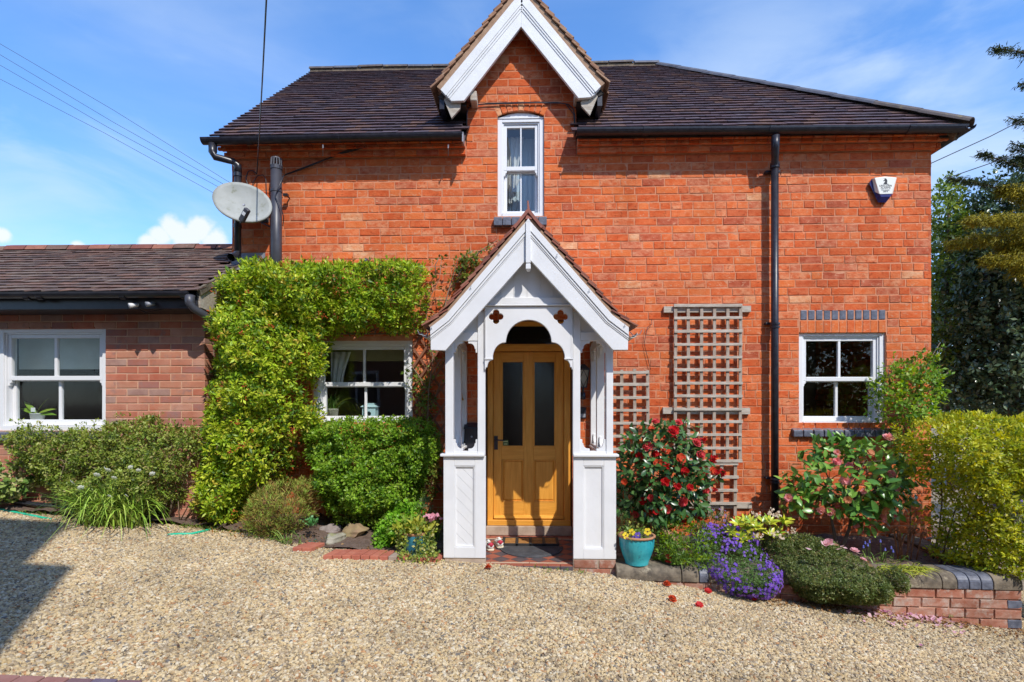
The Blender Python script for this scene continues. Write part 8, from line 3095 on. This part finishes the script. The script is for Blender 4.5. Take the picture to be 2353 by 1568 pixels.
 sel = rng.choice(front, 900, replace=False, p=pr / pr.sum())
 fms = [flower_mesh('flower', (.14, .045, .50), (.22, .085, .64), .0145, 1, 4, rng, cup=.25, centre=(.5, .45, .3)), flower_mesh('flower', (.20, .07, .55), (.30, .13, .66), .013, 1, 4, rng, cup=.25, centre=(.5, .45, .3))]
 order = sel[np.argsort(C[sel, 1])]
 F_, V_, K_ = [], [], []
 for j, i in enumerate(order):
  a = (Vector(A[i]) + Vector((0, -.5, .3))).normalized()
  m = orient(Vector(C[i]) + Vector(A[i]) * .02, a.cross(Vector((rng.normal(), rng.normal(), rng.normal()))), a, rng.uniform(.75, 1.15))
  me = fms[j % 2]
  if j < 280:
   link_mesh('flower', me, t, mat4=m)
  else:
   b_ = len(V_)
   V_ += [tuple(m @ v.co) for v in me.vertices]
   K_ += [tuple(q.color[:3]) for q in me.attributes['col'].data]
   F_ += [tuple(q + b_ for q in p.vertices) for p in me.polygons]
 V_ = np.array(V_)
 cc = (V_.min(0) + V_.max(0)) / 2
 o = link_mesh('flowers', mesh_np('flowers', V_ - cc, F_, PETAL, col=np.array(K_)), t, cc)
 o['kind'] = 'stuff'
 # cotoneaster mound over the wall
 c0 = P(1930, 1395, -1.5)
 t = thing('creeping_shrub', 'dense dark green tiny leaved shrub hanging over the garden wall with fallen petals', 'shrub', (c0.x, -1.45, -.15))
 poly = [(1812, 1290), (1825, 1265), (1870, 1256), (1930, 1258), (1990, 1275), (2030, 1305), (2050, 1345), (2052, 1385), (2030, 1400), (1970, 1400), (1900, 1390), (1850, 1378), (1822, 1345), (1810, 1315)]
 C, A = mass(rng, poly, -1.17, .36, 5600, edge=.24, lump=.05, inner=.28, ragged=.03, back=wall_back)
 cols = [(.15, .20, .055), (.22, .26, .08), (.09, .13, .035), (.30, .29, .11)]
 cluster_plant(t, rng, C, A, 6, .65, .017, .010, cols, [4, 3, 3, 1])
 C2, A2 = mass(rng, [(2055, 1325), (2075, 1310), (2092, 1330), (2085, 1365), (2066, 1380)], -1.3, .25, 330, edge=.1, inner=.4)
 cluster_plant(t, rng, C2, A2, 6, .65, .016, .009, cols, [4, 3, 3, 1], name='hanging_spray')
 pk = flower_mesh('fallen_flower', (.66, .30, .34), (.74, .42, .46), .04, 2, 6, rng, cup=.35)
 for (a, b, k, lb) in ((1903, 1247, 1.1, 'large pink bloom fallen on the crest of the dense mound, highest of its row'), (1964, 1265, .9, 'pink bloom fallen on the right shoulder of the dense mound'),
       (1984, 1286, .7, 'small pale pink bloom fallen lowest on the right flank of the dense mound')):
  o = link_mesh('fallen_flower', pk, None, mat4=orient(P(a, b, -1.40), (rng.normal(), rng.normal(), .2), (rng.normal() * .3, -.5, 1), k))
  tag(o, lb, 'flower', 'pink blooms fallen on the mound')
 # yellow grass mat
 t = thing('yellow_grass', 'yellow green grassy mat on the garden wall coping', 'grass', (P(2080, 1300, -1.3).x, -1.3, .1))
 for i in range(230):
  p = P(rng.uniform(2012, 2125), rng.uniform(1280, 1302), -1.22 + rng.uniform(-.08, .12))
  mb = MB()
  strap(mb, (p.x, p.y, .02 + rng.uniform(0, .02)), (rng.normal(0.35, .6), -.45 + rng.normal(0, .3), .55), rng.uniform(.06, .13), .007, .5, rng, 4)
  mb.build('leaf', YG[i % 3], t)
 # fern croziers
 t = thing('fern_croziers', 'rusty brown unfurling fern croziers by the right corner of the house', 'fern', (P(2085, 1270, -.75).x, -.75, BZ))
 rust = M('rusty_fern', (.20, .075, .03), (.30, .13, .06), nscale=30, rough=.9, bump=.5)
 for (a, b, a2, b2) in ((2064, 1265, 2055, 1222), (2075, 1268, 2068, 1228), (2085, 1268, 2088, 1216), (2092, 1270, 2102, 1218), (2062, 1262, 2078, 1232), (2105, 1282, 2118, 1228), (2080, 1266, 2095, 1224), (2072, 1262, 2062, 1218)):
  p, q = P(a, b, -.8), P(a2, b2, -.8)
  p.z = min(p.z, BZ)
  side = Vector((.018 if a2 > a else -.018, -.01, 0))
  MB().tube([p, p.lerp(q, .5), q, q + Vector((0, 0, .02)) + side * .6, q + side * 1.5 + Vector((0, 0, .012)), q + side * 1.4 + Vector((0, 0, -.006)), q + side * .8], [.006, .007, .009, .010, .010, .009, .006], 6).build('crozier', rust, t, smooth=True)
 # bluebells
 t = thing('bluebells', 'few small bluebells with thin leaves in front of the pink camellia trunk', 'flowers', (P(2010, 1270, -.85).x, -.85, BZ))
 bb = M('bluebell', (.09, .10, .42), (.16, .17, .52), nscale=40, rough=.5)
 for (a, b) in ((1988, 1247), (1994, 1252), (1998, 1244), (2023, 1243), (2048, 1258), (2052, 1266), (1984, 1256), (2034, 1262)):
  p = P(a, b, -.9)
  MB().lathe([(.001, .012), (.006, .008), (.007, -.004), (.010, -.012)], p, 7).build('bell', bb, t)
  MB().tube([(p.x + .02, p.y + .02, BZ), (p.x + .008, p.y + .01, p.z + .01), (p.x, p.y, p.z + .012)], .0022, 4).build('stem', GREENSTEM, t)
 for i in range(40):
  p = P(rng.uniform(1960, 2075), 1280, -.9 + rng.uniform(-.1, .15))
  mb = MB()
  strap(mb, (p.x, p.y, BZ), (rng.normal(0, .5), -.2 + rng.normal(0, .3), 1), rng.uniform(.10, .2), .009, .5, rng, 5)
  mb.build('leaf', cols_g[i % 3], t)
 # dark tuft left of the pink camellia
 t = thing('crocosmia_tuft', 'tuft of thin dark green blades between the skimmia and the pink camellia', 'grass', (P(1860, 1250, -.75).x, -.75, BZ))
 for i in range(60):
  p = P(rng.uniform(1830, 1900), 1255, -.8 + rng.uniform(-.1, .1))
  mb = MB()
  strap(mb, (p.x, p.y, BZ), (rng.normal(-.2, .6), -.2 + rng.normal(0, .3), 1), rng.uniform(.14, .26), .009, .7, rng, 5)
  mb.build('leaf', cols_g[(i % 2) * 2], t)
 # white edged leaves at the house corner
 t = thing('iris_tuft', 'pale green strap leaves at the foot of the house corner', 'plant', (P(2165, 1250, -.3).x, -.3, BZ))
 for i in range(40):
  p = P(rng.uniform(2148, 2195), 1262, -.3 + rng.uniform(-.1, .1))
  mb = MB()
  strap(mb, (p.x, p.y, BZ), (rng.normal(.1, .4), -.2 + rng.normal(0, .3), 1), rng.uniform(.2, .4), .014, .6, rng, 5)
  mb.build('leaf', cols_g[i % 2], t)
 # purple flowered plant half hidden in the yellow hedge
 t = thing('lavender_sprig', 'grey leaved plant with mauve flower spikes poking through the yellow hedge', 'plant', (P(2320, 1190, -1.3).x, -1.3, BZ))
 C, A = mass(rng, [(2270, 1120), (2365, 1110), (2370, 1230), (2300, 1240), (2275, 1190)], -1.0, .42, 120, edge=.12, inner=.35)
 cluster_plant(t, rng, C, A + UP * .4, 7, .5, .04, .006, [(.22, .26, .17), (.30, .33, .24)], None)
 fm = flower_mesh('flower', (.14, .09, .36), (.24, .16, .46), .012, 1, 4, rng, cup=.3)
 scatter_flowers(t, rng, C, A, [fm], 34, off=.03)
 # weed at the foot of the wall
 g = ground_pt(2185, 1424)
 t = thing('wall_weed', 'small grassy weed with a violet flower at the foot of the garden wall', 'plant', tuple(g))
 for i in range(26):
  mb = MB()
  strap(mb, (g.x + rng.normal(0, .05), g.y + .03, g.z), (rng.normal(0, .8), -.4, .8), rng.uniform(.07, .14), .006, .6, rng, 4)
  mb.build('leaf', cols_g[i % 3], t)
 p = P(2195, 1404, g.y)
 link_mesh('flower', fm, t, mat4=orient(p, (.2, .1, 1), (0, -1, .3), 1.4))
YG = [M('yellow_blade_%d' % i, c, tuple(v * 1.2 for v in c), nscale=18, rough=.5) for i, c in enumerate([(.34, .38, .03), (.26, .34, .03), (.42, .40, .05)])]
build_right_bed()
def build_right_shrubs():
 rng = np.random.default_rng(606)
 # rose at the corner
 b = P(2090, 1250, -.25)
 t = thing('rose_bush', 'tall leafy green rose bush at the right corner of the house', 'shrub', (b.x, -.25, BZ))
 cols = [(.18, .34, .035), (.26, .42, .05), (.33, .45, BZ), (.10, .21, .022), (.36, .20, .06)]
 poly = [(2018, 900), (2030, 850), (2050, 835), (2085, 828), (2120, 830), (2145, 805), (2165, 815), (2182, 850), (2186, 890), (2175, 930), (2150, 965), (2110, 990), (2070, 990), (2048, 960), (2020, 950)]
 C, A = mass(rng, poly, -.08, .38, 520, edge=.15, lump=.08, inner=.6, ragged=.06)
 cluster_plant(t, rng, C, A, 5, .6, .042, .024, cols, [4, 4, 2, 3, .5])
 paths = [[P(a, c, -.2) for a, c in l] for l in ([(2090, 1250), (2095, 1050), (2110, 900), (2135, 830), (2160, 788)], [(2090, 1000), (2050, 930), (2020, 905), (1996, 890)], [(2095, 950), (2150, 880), (2186, 850)],
             [(2090, 980), (2050, 900), (2040, 850), (2060, 820)], [(2092, 940), (2120, 850), (2165, 800)], [(2080, 1000), (2040, 960), (2005, 935)])]
 spray_plant(t, rng, paths, .042, .024, cols, [4, 4, 2, 2, 1.5], per=.05, k=3, jit=.03, r=.006, stem=TWIG)
 C, A = mass(rng, [(2060, 985), (2120, 985), (2130, 1060), (2090, 1100), (2060, 1080)], -.1, .3, 120, edge=.15, inner=.7)
 cluster_plant(t, rng, C, A, 5, .6, .036, .02, cols, [3, 2, 1, 4, .5], name='lower_foliage')
 # yellow hedge
 b = P(2260, 1290, -1.0)
 t = thing('golden_hedge', 'big golden yellow green clipped shrub behind the end of the garden wall', 'hedge', (b.x, -.9, BZ))
 gold = [(.48, .50, .028), (.58, .57, .045), (.34, .40, .024), (.17, .24, .02), (.60, .54, BZ)]
 poly = [(2072, 1010), (2090, 985), (2120, 968), (2180, 957), (2240, 952), (2310, 960), (2380, 962), (2470, 990), (2560, 1020), (2620, 1100), (2600, 1290), (2450, 1312), (2350, 1312), (2300, 1308), (2230, 1308), (2190, 1292),
   (2165, 1240), (2160, 1180), (2140, 1130), (2110, 1085), (2085, 1050)]
 C, A = mass(rng, [(a + (28 if a < 2200 else 0), b_ + (46 if b_ > 1285 else 0)) for a, b_ in poly], -.72, .70, 7600, edge=.3, lump=.09, inner=.4, ragged=.04, ls=5, ref=.55)
 k_ = C[:, 2] > .02
 C, A = C[k_], A[k_]
 cluster_plant(t, rng, C, A, 7, .62, .038, .016, gold, [5, 4, 4, 2.4, 1.5])
 n = 90
 top = np.array([tuple(P(x, 962 + rng.uniform(-8, 8), -.9 + rng.uniform(-.3, .3))) for x in rng.uniform(2150, 2450, n)])
 cluster_plant(t, rng, top, np.tile([[0, -.2, 1.0]], (n, 1)), 7, .45, .04, .016, gold, [5, 4, 3, 1, 2], name='shoot')
 st = [(b.x + rng.uniform(-.3, .9), -.8 + rng.uniform(-.2, .2), BZ) for _ in range(14)]
 en = [(p[0] + rng.uniform(-.3, .3), p[1] - rng.uniform(0, .3), p[2] + rng.uniform(.7, 1.2)) for p in st]
 twigs('stem', BARK, t, st, en, .008, .04, rng, 5, kids=5)
build_right_shrubs()
def build_trees():
 rng = np.random.default_rng(707)
 def crown(t, blobs, n, k, L, W, cols, wts, mat=LEAF, spread=.65, name='crown', shell=.45, lump=.18):
  vol = np.array([r[0] * r[2] for c, r in blobs])
  cnt = (n * vol / vol.sum()).astype(int)
  Cs, As = [], []
  for (c, r), m in zip(blobs, cnt):
   C, A = ellipsoid(rng, c, r, max(m, 20), shell=shell, lump=lump)
   Cs.append(C)
   As.append(A)
  C, A = np.concatenate(Cs), np.concatenate(As)
  keep = C[:, 2] > .1
  return cluster_plant(t, rng, C[keep], A[keep], k, spread, L, W, cols, wts, mat, name=name)
 def blobs_px(lst, Y):
  out = []
  for (px, py, r, dy) in lst:
   s = (Y + dy + D0) / FD
   c = P(px, py, Y + dy)
   out.append((tuple(c), (r * s, r * s * .9, r * s)))
  return out
 # 1 bright pointed young tree at the house corner
 Y = 4.2
 b = P(2185, 930, Y)
 t = thing('young_tree', 'mid green upright tree just right of the house corner', 'tree', (b.x, Y, -.2))
 bl = blobs_px([(2185, 440, 34, 0), (2178, 500, 48, 0), (2200, 570, 62, 0), (2190, 650, 66, 0), (2180, 740, 68, 0), (2190, 830, 70, 0), (2230, 520, 45, .3)], Y)
 crown(t, bl, 2100, 6, .075, .036, [(.20, .29, .045), (.28, .37, .055), (.10, .16, .026), (.36, .42, .07)], [4, 3, 4, 1])
 twigs('trunk', BARK, t, [(b.x, Y, -.2)], [tuple(P(2182, 450, Y))], .06, .05, rng, 8, kids=6)
 # 2 big dark evergreen
 Y = 3.6
 b = P(2330, 930, Y)
 t = thing('dark_evergreen', 'big dark blue green evergreen tree behind the golden hedge', 'tree', (b.x, Y, -.3))
 bl = blobs_px([(2300, 480, 80, .3), (2380, 470, 100, .2), (2270, 590, 85, 0), (2360, 600, 110, -.3), (2260, 690, 90, 0), (2330, 730, 105, -.4), (2250, 800, 90, .2), (2340, 850, 110, -.2), (2260, 900, 80, 0), (2450, 650, 150, 0),
     (2450, 820, 150, 0), (2460, 480, 120, .5), (2200, 880, 60, .6)], Y)
 crown(t, bl, 7000, 6, .09, .046, [(.08, .13, .06), (.12, .175, .082), (.17, .23, .12), (.04, .068, .03)], [4, 4, 1.5, 4], mat=LEAFG, lump=.22)
 twigs('trunk', BARK, t, [(b.x, Y, -.3), (b.x, Y, 1.0), (b.x, Y, 1.2)], [tuple(P(2370, 450, Y)), tuple(P(2260, 600, Y)), tuple(P(2420, 640, Y))], .12, .08, rng, 9, kids=6)
 # undergrowth at the back so that the far light is shut out
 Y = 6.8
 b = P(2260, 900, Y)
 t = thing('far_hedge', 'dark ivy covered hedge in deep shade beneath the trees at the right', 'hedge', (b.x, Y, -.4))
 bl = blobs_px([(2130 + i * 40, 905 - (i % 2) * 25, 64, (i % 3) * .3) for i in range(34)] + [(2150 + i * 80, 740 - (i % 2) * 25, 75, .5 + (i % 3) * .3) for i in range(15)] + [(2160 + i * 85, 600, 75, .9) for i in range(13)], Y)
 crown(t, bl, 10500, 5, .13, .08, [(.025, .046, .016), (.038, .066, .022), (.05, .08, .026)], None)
 # 3 golden conifer
 Y = 2.4
 b = P(2520, 900, Y)
 t = thing('golden_conifer', 'conifer with mustard yellow drooping sprays at the right edge', 'tree', (b.x, Y, -.3))
 trunk = (b.x, Y, -.3)
 tiptop = tuple(P(2500, 120, Y))
 Cs, As, cs = [], [], []
 st, en = [], []
 def branch(p0, p1, n, hang, cols, wd):
  p0, p1 = Vector(p0), Vector(p1)
  st.append(tuple(p0))
  en.append(tuple(p1))
  ax = (p1 - p0)
  sd = ax.cross(Vector((0, 0, 1))).normalized()
  for i in range(n):
   u = rng.random() ** .75
   w = wd * (1 - u * .75)
   q = p0 + ax * u + sd * rng.normal(0, w) + Vector((0, 0, -hang * rng.random() * (1 - .6 * u) + .05 * math.sin(u * 3)))
   Cs.append(tuple(q))
   d = ax.normalized() * .8 + sd * rng.normal(0, .5) + Vector((0, 0, -.45))
   As.append(tuple(d))
   cs.append(cols[rng.integers(len(cols))])
 gold = [(.27, .22, .016), (.35, .28, .02), (.19, .17, .015)]
 dark = [(.045, .06, .018), (.07, .08, .022), (.035, .045, .014)]
 for (a, b_, c, d, n, h, cl, w) in ((2480, 520, 2185, 552, 520, .30, gold, .22), (2480, 500, 2225, 500, 520, .25, gold, .2), (2490, 600, 2260, 590, 420, .3, gold, .2), (2480, 470, 2300, 430, 430, .3, gold, .2),
          (2480, 560, 2300, 560, 420, .35, gold, .22), (2490, 640, 2330, 620, 260, .3, gold, .18),
          (2500, 150, 2278, 110, 150, .10, dark, .08), (2500, 220, 2342, 192, 90, .12, dark, .07), (2500, 320, 2318, 272, 120, .12, dark, .08), (2500, 400, 2325, 330, 150, .16, dark, .1), (2490, 430, 2248, 352, 190, .10, dark, .09),
          (2490, 470, 2180, 408, 230, .08, dark, .08), (2500, 380, 2330, 362, 170, .2, dark, .12)):
  branch(P(a, b_, Y), P(c, d, Y - .35 + rng.uniform(-.3, .3)), n, h, cl, w)
 C, A = np.array(Cs), nrm(np.array(As))
 n, k = len(C), 9
 Pp = np.repeat(C, k, 0) + rng.normal(0, .02, (n * k, 3))
 D = nrm(np.repeat(A, k, 0) + rng.normal(0, .45, (n * k, 3)))
 Nn = nrm(rng.normal(0, .6, (n * k, 3)) + UP)
 col = np.repeat(np.array(cs), k, 0) * (1 + rng.uniform(-.25, .25, (n * k, 1)))
 leaf_part('sprays', Pp, D, Nn, rng.uniform(.04, .085, n * k), .014, col, NEEDLE, t, .1, .15, .5)
 twigs('trunk', BARK, t, [trunk], [tiptop], .13, .03, rng, 8)
 twigs('branch', BARK, t, st, en, .016, .03, rng, 5)
build_trees()
# ================================================================== INSIDE THE WINDOWS
def build_window_things():
 rng = np.random.default_rng(808)
 z = LGL[2] - .03
 Y = .24
 pot = M('cream_pot', (.58, .55, .42), (.64, .60, .48), nscale=14, rough=.5)
 x = PX(764, Y)
 t = thing('window_pot', 'cream flower pot on the sill inside the wide window', 'plant pot', (x, Y, z))
 MB().lathe([(.0, 0), (.055, 0), (.068, .11), (.072, .11), (.064, .10)], (x, Y, z), 22).build('body', pot, t, smooth=True)
 MB().lathe([(.066, .095), (0, .098)], (x, Y, z), 16).build('potting_soil', SOIL, t)
 t = thing('grassy_houseplant', 'arching grassy houseplant in the cream pot behind the wide window', 'houseplant', (x, Y, z + .1))
 for i in range(80):
  a = rng.uniform(0, 6.28)
  mb = MB()
  strap(mb, (x + rng.normal(0, .02), Y + rng.normal(0, .015), z + .095), (math.cos(a) * rng.uniform(.1, .8) + .05, math.sin(a) * .25, 1), rng.uniform(.14, .36), .008, rng.uniform(.1, .9), rng, 6)
  mb.build('leaf', cols_g[i % 3], t)
 for k in range(5):
  mb = MB()
  strap(mb, (x, Y, z + .095), (.55 + k * .1, -.05, 1), .40 + .05 * k, .007, 1.1, rng, 8)
  mb.build('leaf', YG[k % 3], t)
 # pale blue lantern house
 x = PX(851, Y)
 blue = M('pale_blue_paint', (.42, .58, .60), (.48, .63, .65), nscale=8, rough=.5)
 t = thing('bird_house', 'small pale blue wooden bird house on the sill inside the wide window', 'bird house', (x, Y, z))
 w, h = .075, .13
 ring = [(x + .026 * math.cos(2 * math.pi * i / 20), z + .055 + .026 * math.sin(2 * math.pi * i / 20)) for i in range(20)]
 shape_solid('front_board', [(x - w, z), (x + w, z), (x + w, z + h), (x - w, z + h)], [ring], Y - .06, Y - .05, blue, t)
 MB().box(x - w, x - w + .012, Y - .0495, Y + .06, z, z + h).box(x + w - .012, x + w, Y - .0495, Y + .06, z, z + h).box(x - w + .012, x + w - .012, Y + .05, Y + .06, z, z + h).build('walls', blue, t)
 MB().hexa([(x - w - .02, Y - .08, z + h), (x + w + .02, Y - .08, z + h), (x + w - .015, Y - .05, z + h + .03), (x - w + .015, Y - .05, z + h + .03),
    (x - w - .02, Y + .08, z + h), (x + w + .02, Y + .08, z + h), (x + w - .015, Y + .05, z + h + .03), (x - w + .015, Y + .05, z + h + .03)]).box(x - w + .02, x + w - .02, Y - .045, Y + .045, z + h + .03, z + h + .045).build('roof', blue, t, bev=.003)
 # orchid in the outbuilding window
 Yo = AY + .27
 x = PX(86, Yo)
 z = PZ(86, 968, Yo)
 white = M('white_glaze', (.70, .74, .72), (.74, .78, .76), nscale=9, rough=.3)
 t = thing('orchid_pot', 'small white pot on the sill inside the outbuilding window', 'plant pot', (x, Yo, z))
 MB().lathe([(0, 0), (.052, 0), (.066, .10), (.07, .10), (.06, .09)], (x, Yo, z - .015), 22).build('body', white, t, smooth=True)
 MB().lathe([(.062, .08), (0, .085)], (x, Yo, z - .015), 16).build('potting_soil', SOIL, t)
 t = thing('orchid', 'orchid with four broad green leaves in the white window pot', 'houseplant', (x, Yo, z + .08))
 ol = [big_leaf_mesh('leaf', .22, .055, c, LEAFG, .1, .25) for c in ((.18, .30, .03), (.24, .34, .04), (.14, .26, .03))]
 for i, d in enumerate(((-.75, -.05, 1.0), (.45, -.05, 1.1), (1.1, -.1, .18), (-.9, -.05, .5), (.9, -.1, .45))):
  n = Vector((-d[2] * (1 if d[0] > 0 else -1), -.9, abs(d[0])))
  link_mesh('leaf', ol[i % 3], t, mat4=orient((x, Yo - .01, z + .07), d, n, .95))
 MB().box(x - .015, x + .03, Yo - .06, Yo - .055, z + .10, z + .145).build('plant_tag', white, t)
build_window_things()
# ================================================================== FALLEN BLOOMS, LITTER
def build_fallen():
 rng = np.random.default_rng(909)
 red = [flower_mesh('fallen_bloom', (.48, .03, .015), (.60, .12, .03), .040, 3, 6, rng, cup=.5), flower_mesh('fallen_bloom', (.50, .02, .02), (.62, .05, .05), .036, 2, 6, rng, cup=.4)]
 L = [(1545, 1377, 0, 'fallen red orange camellia bloom alone on the gravel in front of the stone coping'), (1607, 1390, 1, 'fallen red bloom on the gravel, the one farthest from the wall'),
   (1731, 1374, 1, 'fallen red bloom on the gravel touching the foot of the purple aubrieta'), (1533, 1343, 0, 'orange red bloom fallen against the brick under the coping'),
   (1627, 1358, 1, 'reddish pink bloom fallen on the gravel left of the aubrieta'), (1122, 1305, 0, 'brown red dead bloom on the gravel at the foot of the left porch panel')]
 for (a, b, k, lb) in L:
  p = ground_pt(a, b, .025)
  o = link_mesh('fallen_bloom', red[k], None, mat4=orient(p, (rng.normal(), rng.normal(), .1), (rng.normal() * .4, -.5, 1), .9))
  tag(o, lb, 'flower', 'red blooms fallen on the gravel')
 for (a, b, lb) in ((1536, 1279, 'red bloom fallen on the seedlings beside the turquoise pot'), (1535, 1291, 'red bloom resting on the coping edge beside the turquoise pot')):
  p = P(a, b, -1.1)
  o = link_mesh('fallen_bloom', red[1], None, mat4=orient(p, (rng.normal(), rng.normal(), .1), (0, -.8, .8), .8))
  tag(o, lb, 'flower', 'red blooms fallen by the pot')
 # pink petals on the gravel, uncountable
 V, F, K = [], [], []
 def petal(p, s, col):
  a = rng.uniform(0, 6.28)
  ca, sa = math.cos(a) * s, math.sin(a) * s
  b = len(V)
  t = rng.normal(0, .35, 2)
  for (u, w, h) in ((-1, 0, .1), (0, -.7, 0), (1, 0, .25), (0, .7, .1), (0, 0, -.05)):
   x, y = u * ca - w * sa, u * sa + w * ca
   V.append((p[0] + x, p[1] + y, p[2] + h * s + x * t[0] + y * t[1]))
   K.append(col)
  F.extend([(b, b + 1, b + 4), (b + 1, b + 2, b + 4), (b + 2, b + 3, b + 4), (b + 3, b, b + 4)])
 for i in range(190):
  c = rng.choice(4, p=[.45, .25, .2, .1])
  m, sd = ((2130, 1418), (38, 9)), None
  cx, cy, sx, sy = [(2128, 1420, 40, 9), (2015, 1405, 28, 8), (2075, 1412, 40, 10), (2180, 1445, 40, 14)][c]
  p = ground_pt(cx + rng.normal(0, sx), cy + rng.normal(0, sy), .03)
  f = rng.random()
  col = (.74 - .1 * f, .50 - .16 * f, .56 - .14 * f) if f < .9 else (.5, .2, .34)
  petal(p, rng.uniform(.012, .024), col)
 for (a, b) in ((1922, 1253), (1942, 1260), (1935, 1256), (1950, 1276), (1975, 1273), (1893, 1251), (1910, 1251), (1928, 1262), (1858, 1262), (2000, 1300)):
  petal(P(a, b, -1.40), rng.uniform(.016, .03), (.76, .50, .52))
 V_ = np.array(V)
 c = (V_.min(0) + V_.max(0)) / 2
 o = link_mesh('fallen_petals', mesh_np('fallen_petals', V_ - c, F, PETAL, col=np.array(K)), None, c)
 tag(o, kind='stuff')
 # brown leaf litter along the walls
 V.clear(), F.clear(), K.clear()
 br = [(.24, .10, .03), (.32, .15, .04), (.15, .08, .04), (.38, .22, .08), (.12, .06, .03)]
 for i in range(1150):
  r = rng.random()
  if i >= 900:
   x, y = rng.uniform(-3.5, 3.5), rng.uniform(-3.6, -1.1)
   petal((x, y, zg(x) + .022), rng.uniform(.004, .011), br[rng.integers(5)])
   continue
  if r < .5:
   u = rng.random()
   x = GW0.x + (GW1.x - GW0.x) * (.35 + .65 * u)
   y = gw_y(x) - .02 - abs(rng.normal(0, .12))
   z = zg(x) + .025
  elif r < .7:
   x = rng.uniform(-5, -.6)
   y = bed_front(x) + rng.normal(0, .10)
   z = zg(x) + .03
  elif r < .85:
   x = rng.uniform(-3.0, -1.9)
   y = rng.uniform(-1.05, -.5)
   z = zg(x) + .06
  else:
   x = rng.uniform(1, 4)
   y = gw_y(x) + rng.uniform(.2, 1.0)
   z = BZ + .03
  petal((x, y, z), rng.uniform(.007, .018), br[rng.integers(5)])
 V_ = np.array(V)
 c = (V_.min(0) + V_.max(0)) / 2
 o = link_mesh('fallen_leaves', mesh_np('fallen_leaves', V_ - c, F, LEAF, col=np.array(K)), None, c)
 tag(o, kind='stuff')
 # weeds and moss where the gravel meets the beds
 Pp, D, Nn, L_, W_ = [], [], [], [], []
 for i in range(160):
  x = rng.choice([rng.uniform(-3.4, -2.2), rng.uniform(-1.5, -.7), rng.uniform(-5, -3.3), rng.uniform(.0, .5)], p=[.45, .2, .25, .1])
  y = (bed_front(x) if x < -.6 else -1.1) - abs(rng.normal(0, .07))
  for k in range(7):
   Pp.append((x + rng.normal(0, .018), y + rng.normal(0, .018), zg(x) + .02))
   D.append((rng.normal(0, .7), rng.normal(-.2, .6), .8))
   Nn.append((rng.normal(0, .4), -.3, 1))
 n = len(Pp)
 o = leaf_part('weeds', np.array(Pp), np.array(D, float), np.array(Nn, float), rng.uniform(.015, .045, n), rng.uniform(.004, .012, n), palette(rng, n, [(.14, .25, .04), (.2, .3, .05), (.26, .24, .06)]), LEAF, None)
 tag(o, kind='stuff')
build_fallen()
# ================================================================== HOUSE ACROSS THE DRIVE (its shadow falls at the lower left)
def build_neighbour():
 wall = M('opposite_brick', (.26, .10, .06), (.33, .14, .085), nscale=8, rough=.9)
 Y = -7.5
 xe = -.12
 t = thing('opposite_house', 'brick house across the drive whose shadow falls on the gravel', 'house', (-4, Y - 3, .1))
 MB().box(-9.5, xe, Y - 7, Y, -.5, 6.93).build('wall', wall, t)
 MB().box(-9.5, xe - .36, Y - 6.4, Y - .001, 6.94, 8.25).build('parapet', wall, t)
 MB().prismx([(Y - 7.1, 8.2), (Y - 3.5, 9.2), (Y + .02, 8.27)], -9.5, xe - .37).build('roof', TILES_ANNEX[0], t)
 for (x, z) in ((-1.8, 1.0), (-4.4, 1.0), (-1.8, 3.9), (-4.4, 3.9)):
  f = MB().box(x - .6, x + .6, Y, Y + .04, z, z + 1.3).build('window', UPVC, t)
  MB().box(x - .53, x - .03, Y + .041, Y + .045, z + .08, z + 1.22).box(x + .03, x + .53, Y + .041, Y + .045, z + .08, z + 1.22).build('pane', BLACK, f)
 rng = np.random.default_rng(77)
 t = thing('opposite_hedge', 'tall dark green hedge across the drive, mirrored in the right window', 'hedge', (8, -10, -.5))
 Cs, As = [], []
 for i in range(11):
  C, A = ellipsoid(rng, (1.8 + i * 1.35, -10 + (i % 3) * .4, 2.0 + (i % 2) * .5), (1.2, 1.0, 3.0 + (i % 3) * .35), 800, shell=.4, lump=.2)
  Cs.append(C)
  As.append(A)
 cluster_plant(t, rng, np.concatenate(Cs), np.concatenate(As), 5, .65, .17, .085, [(.05, .075, .02), (.08, .11, .03), (.13, .14, .03)], None)
build_neighbour()
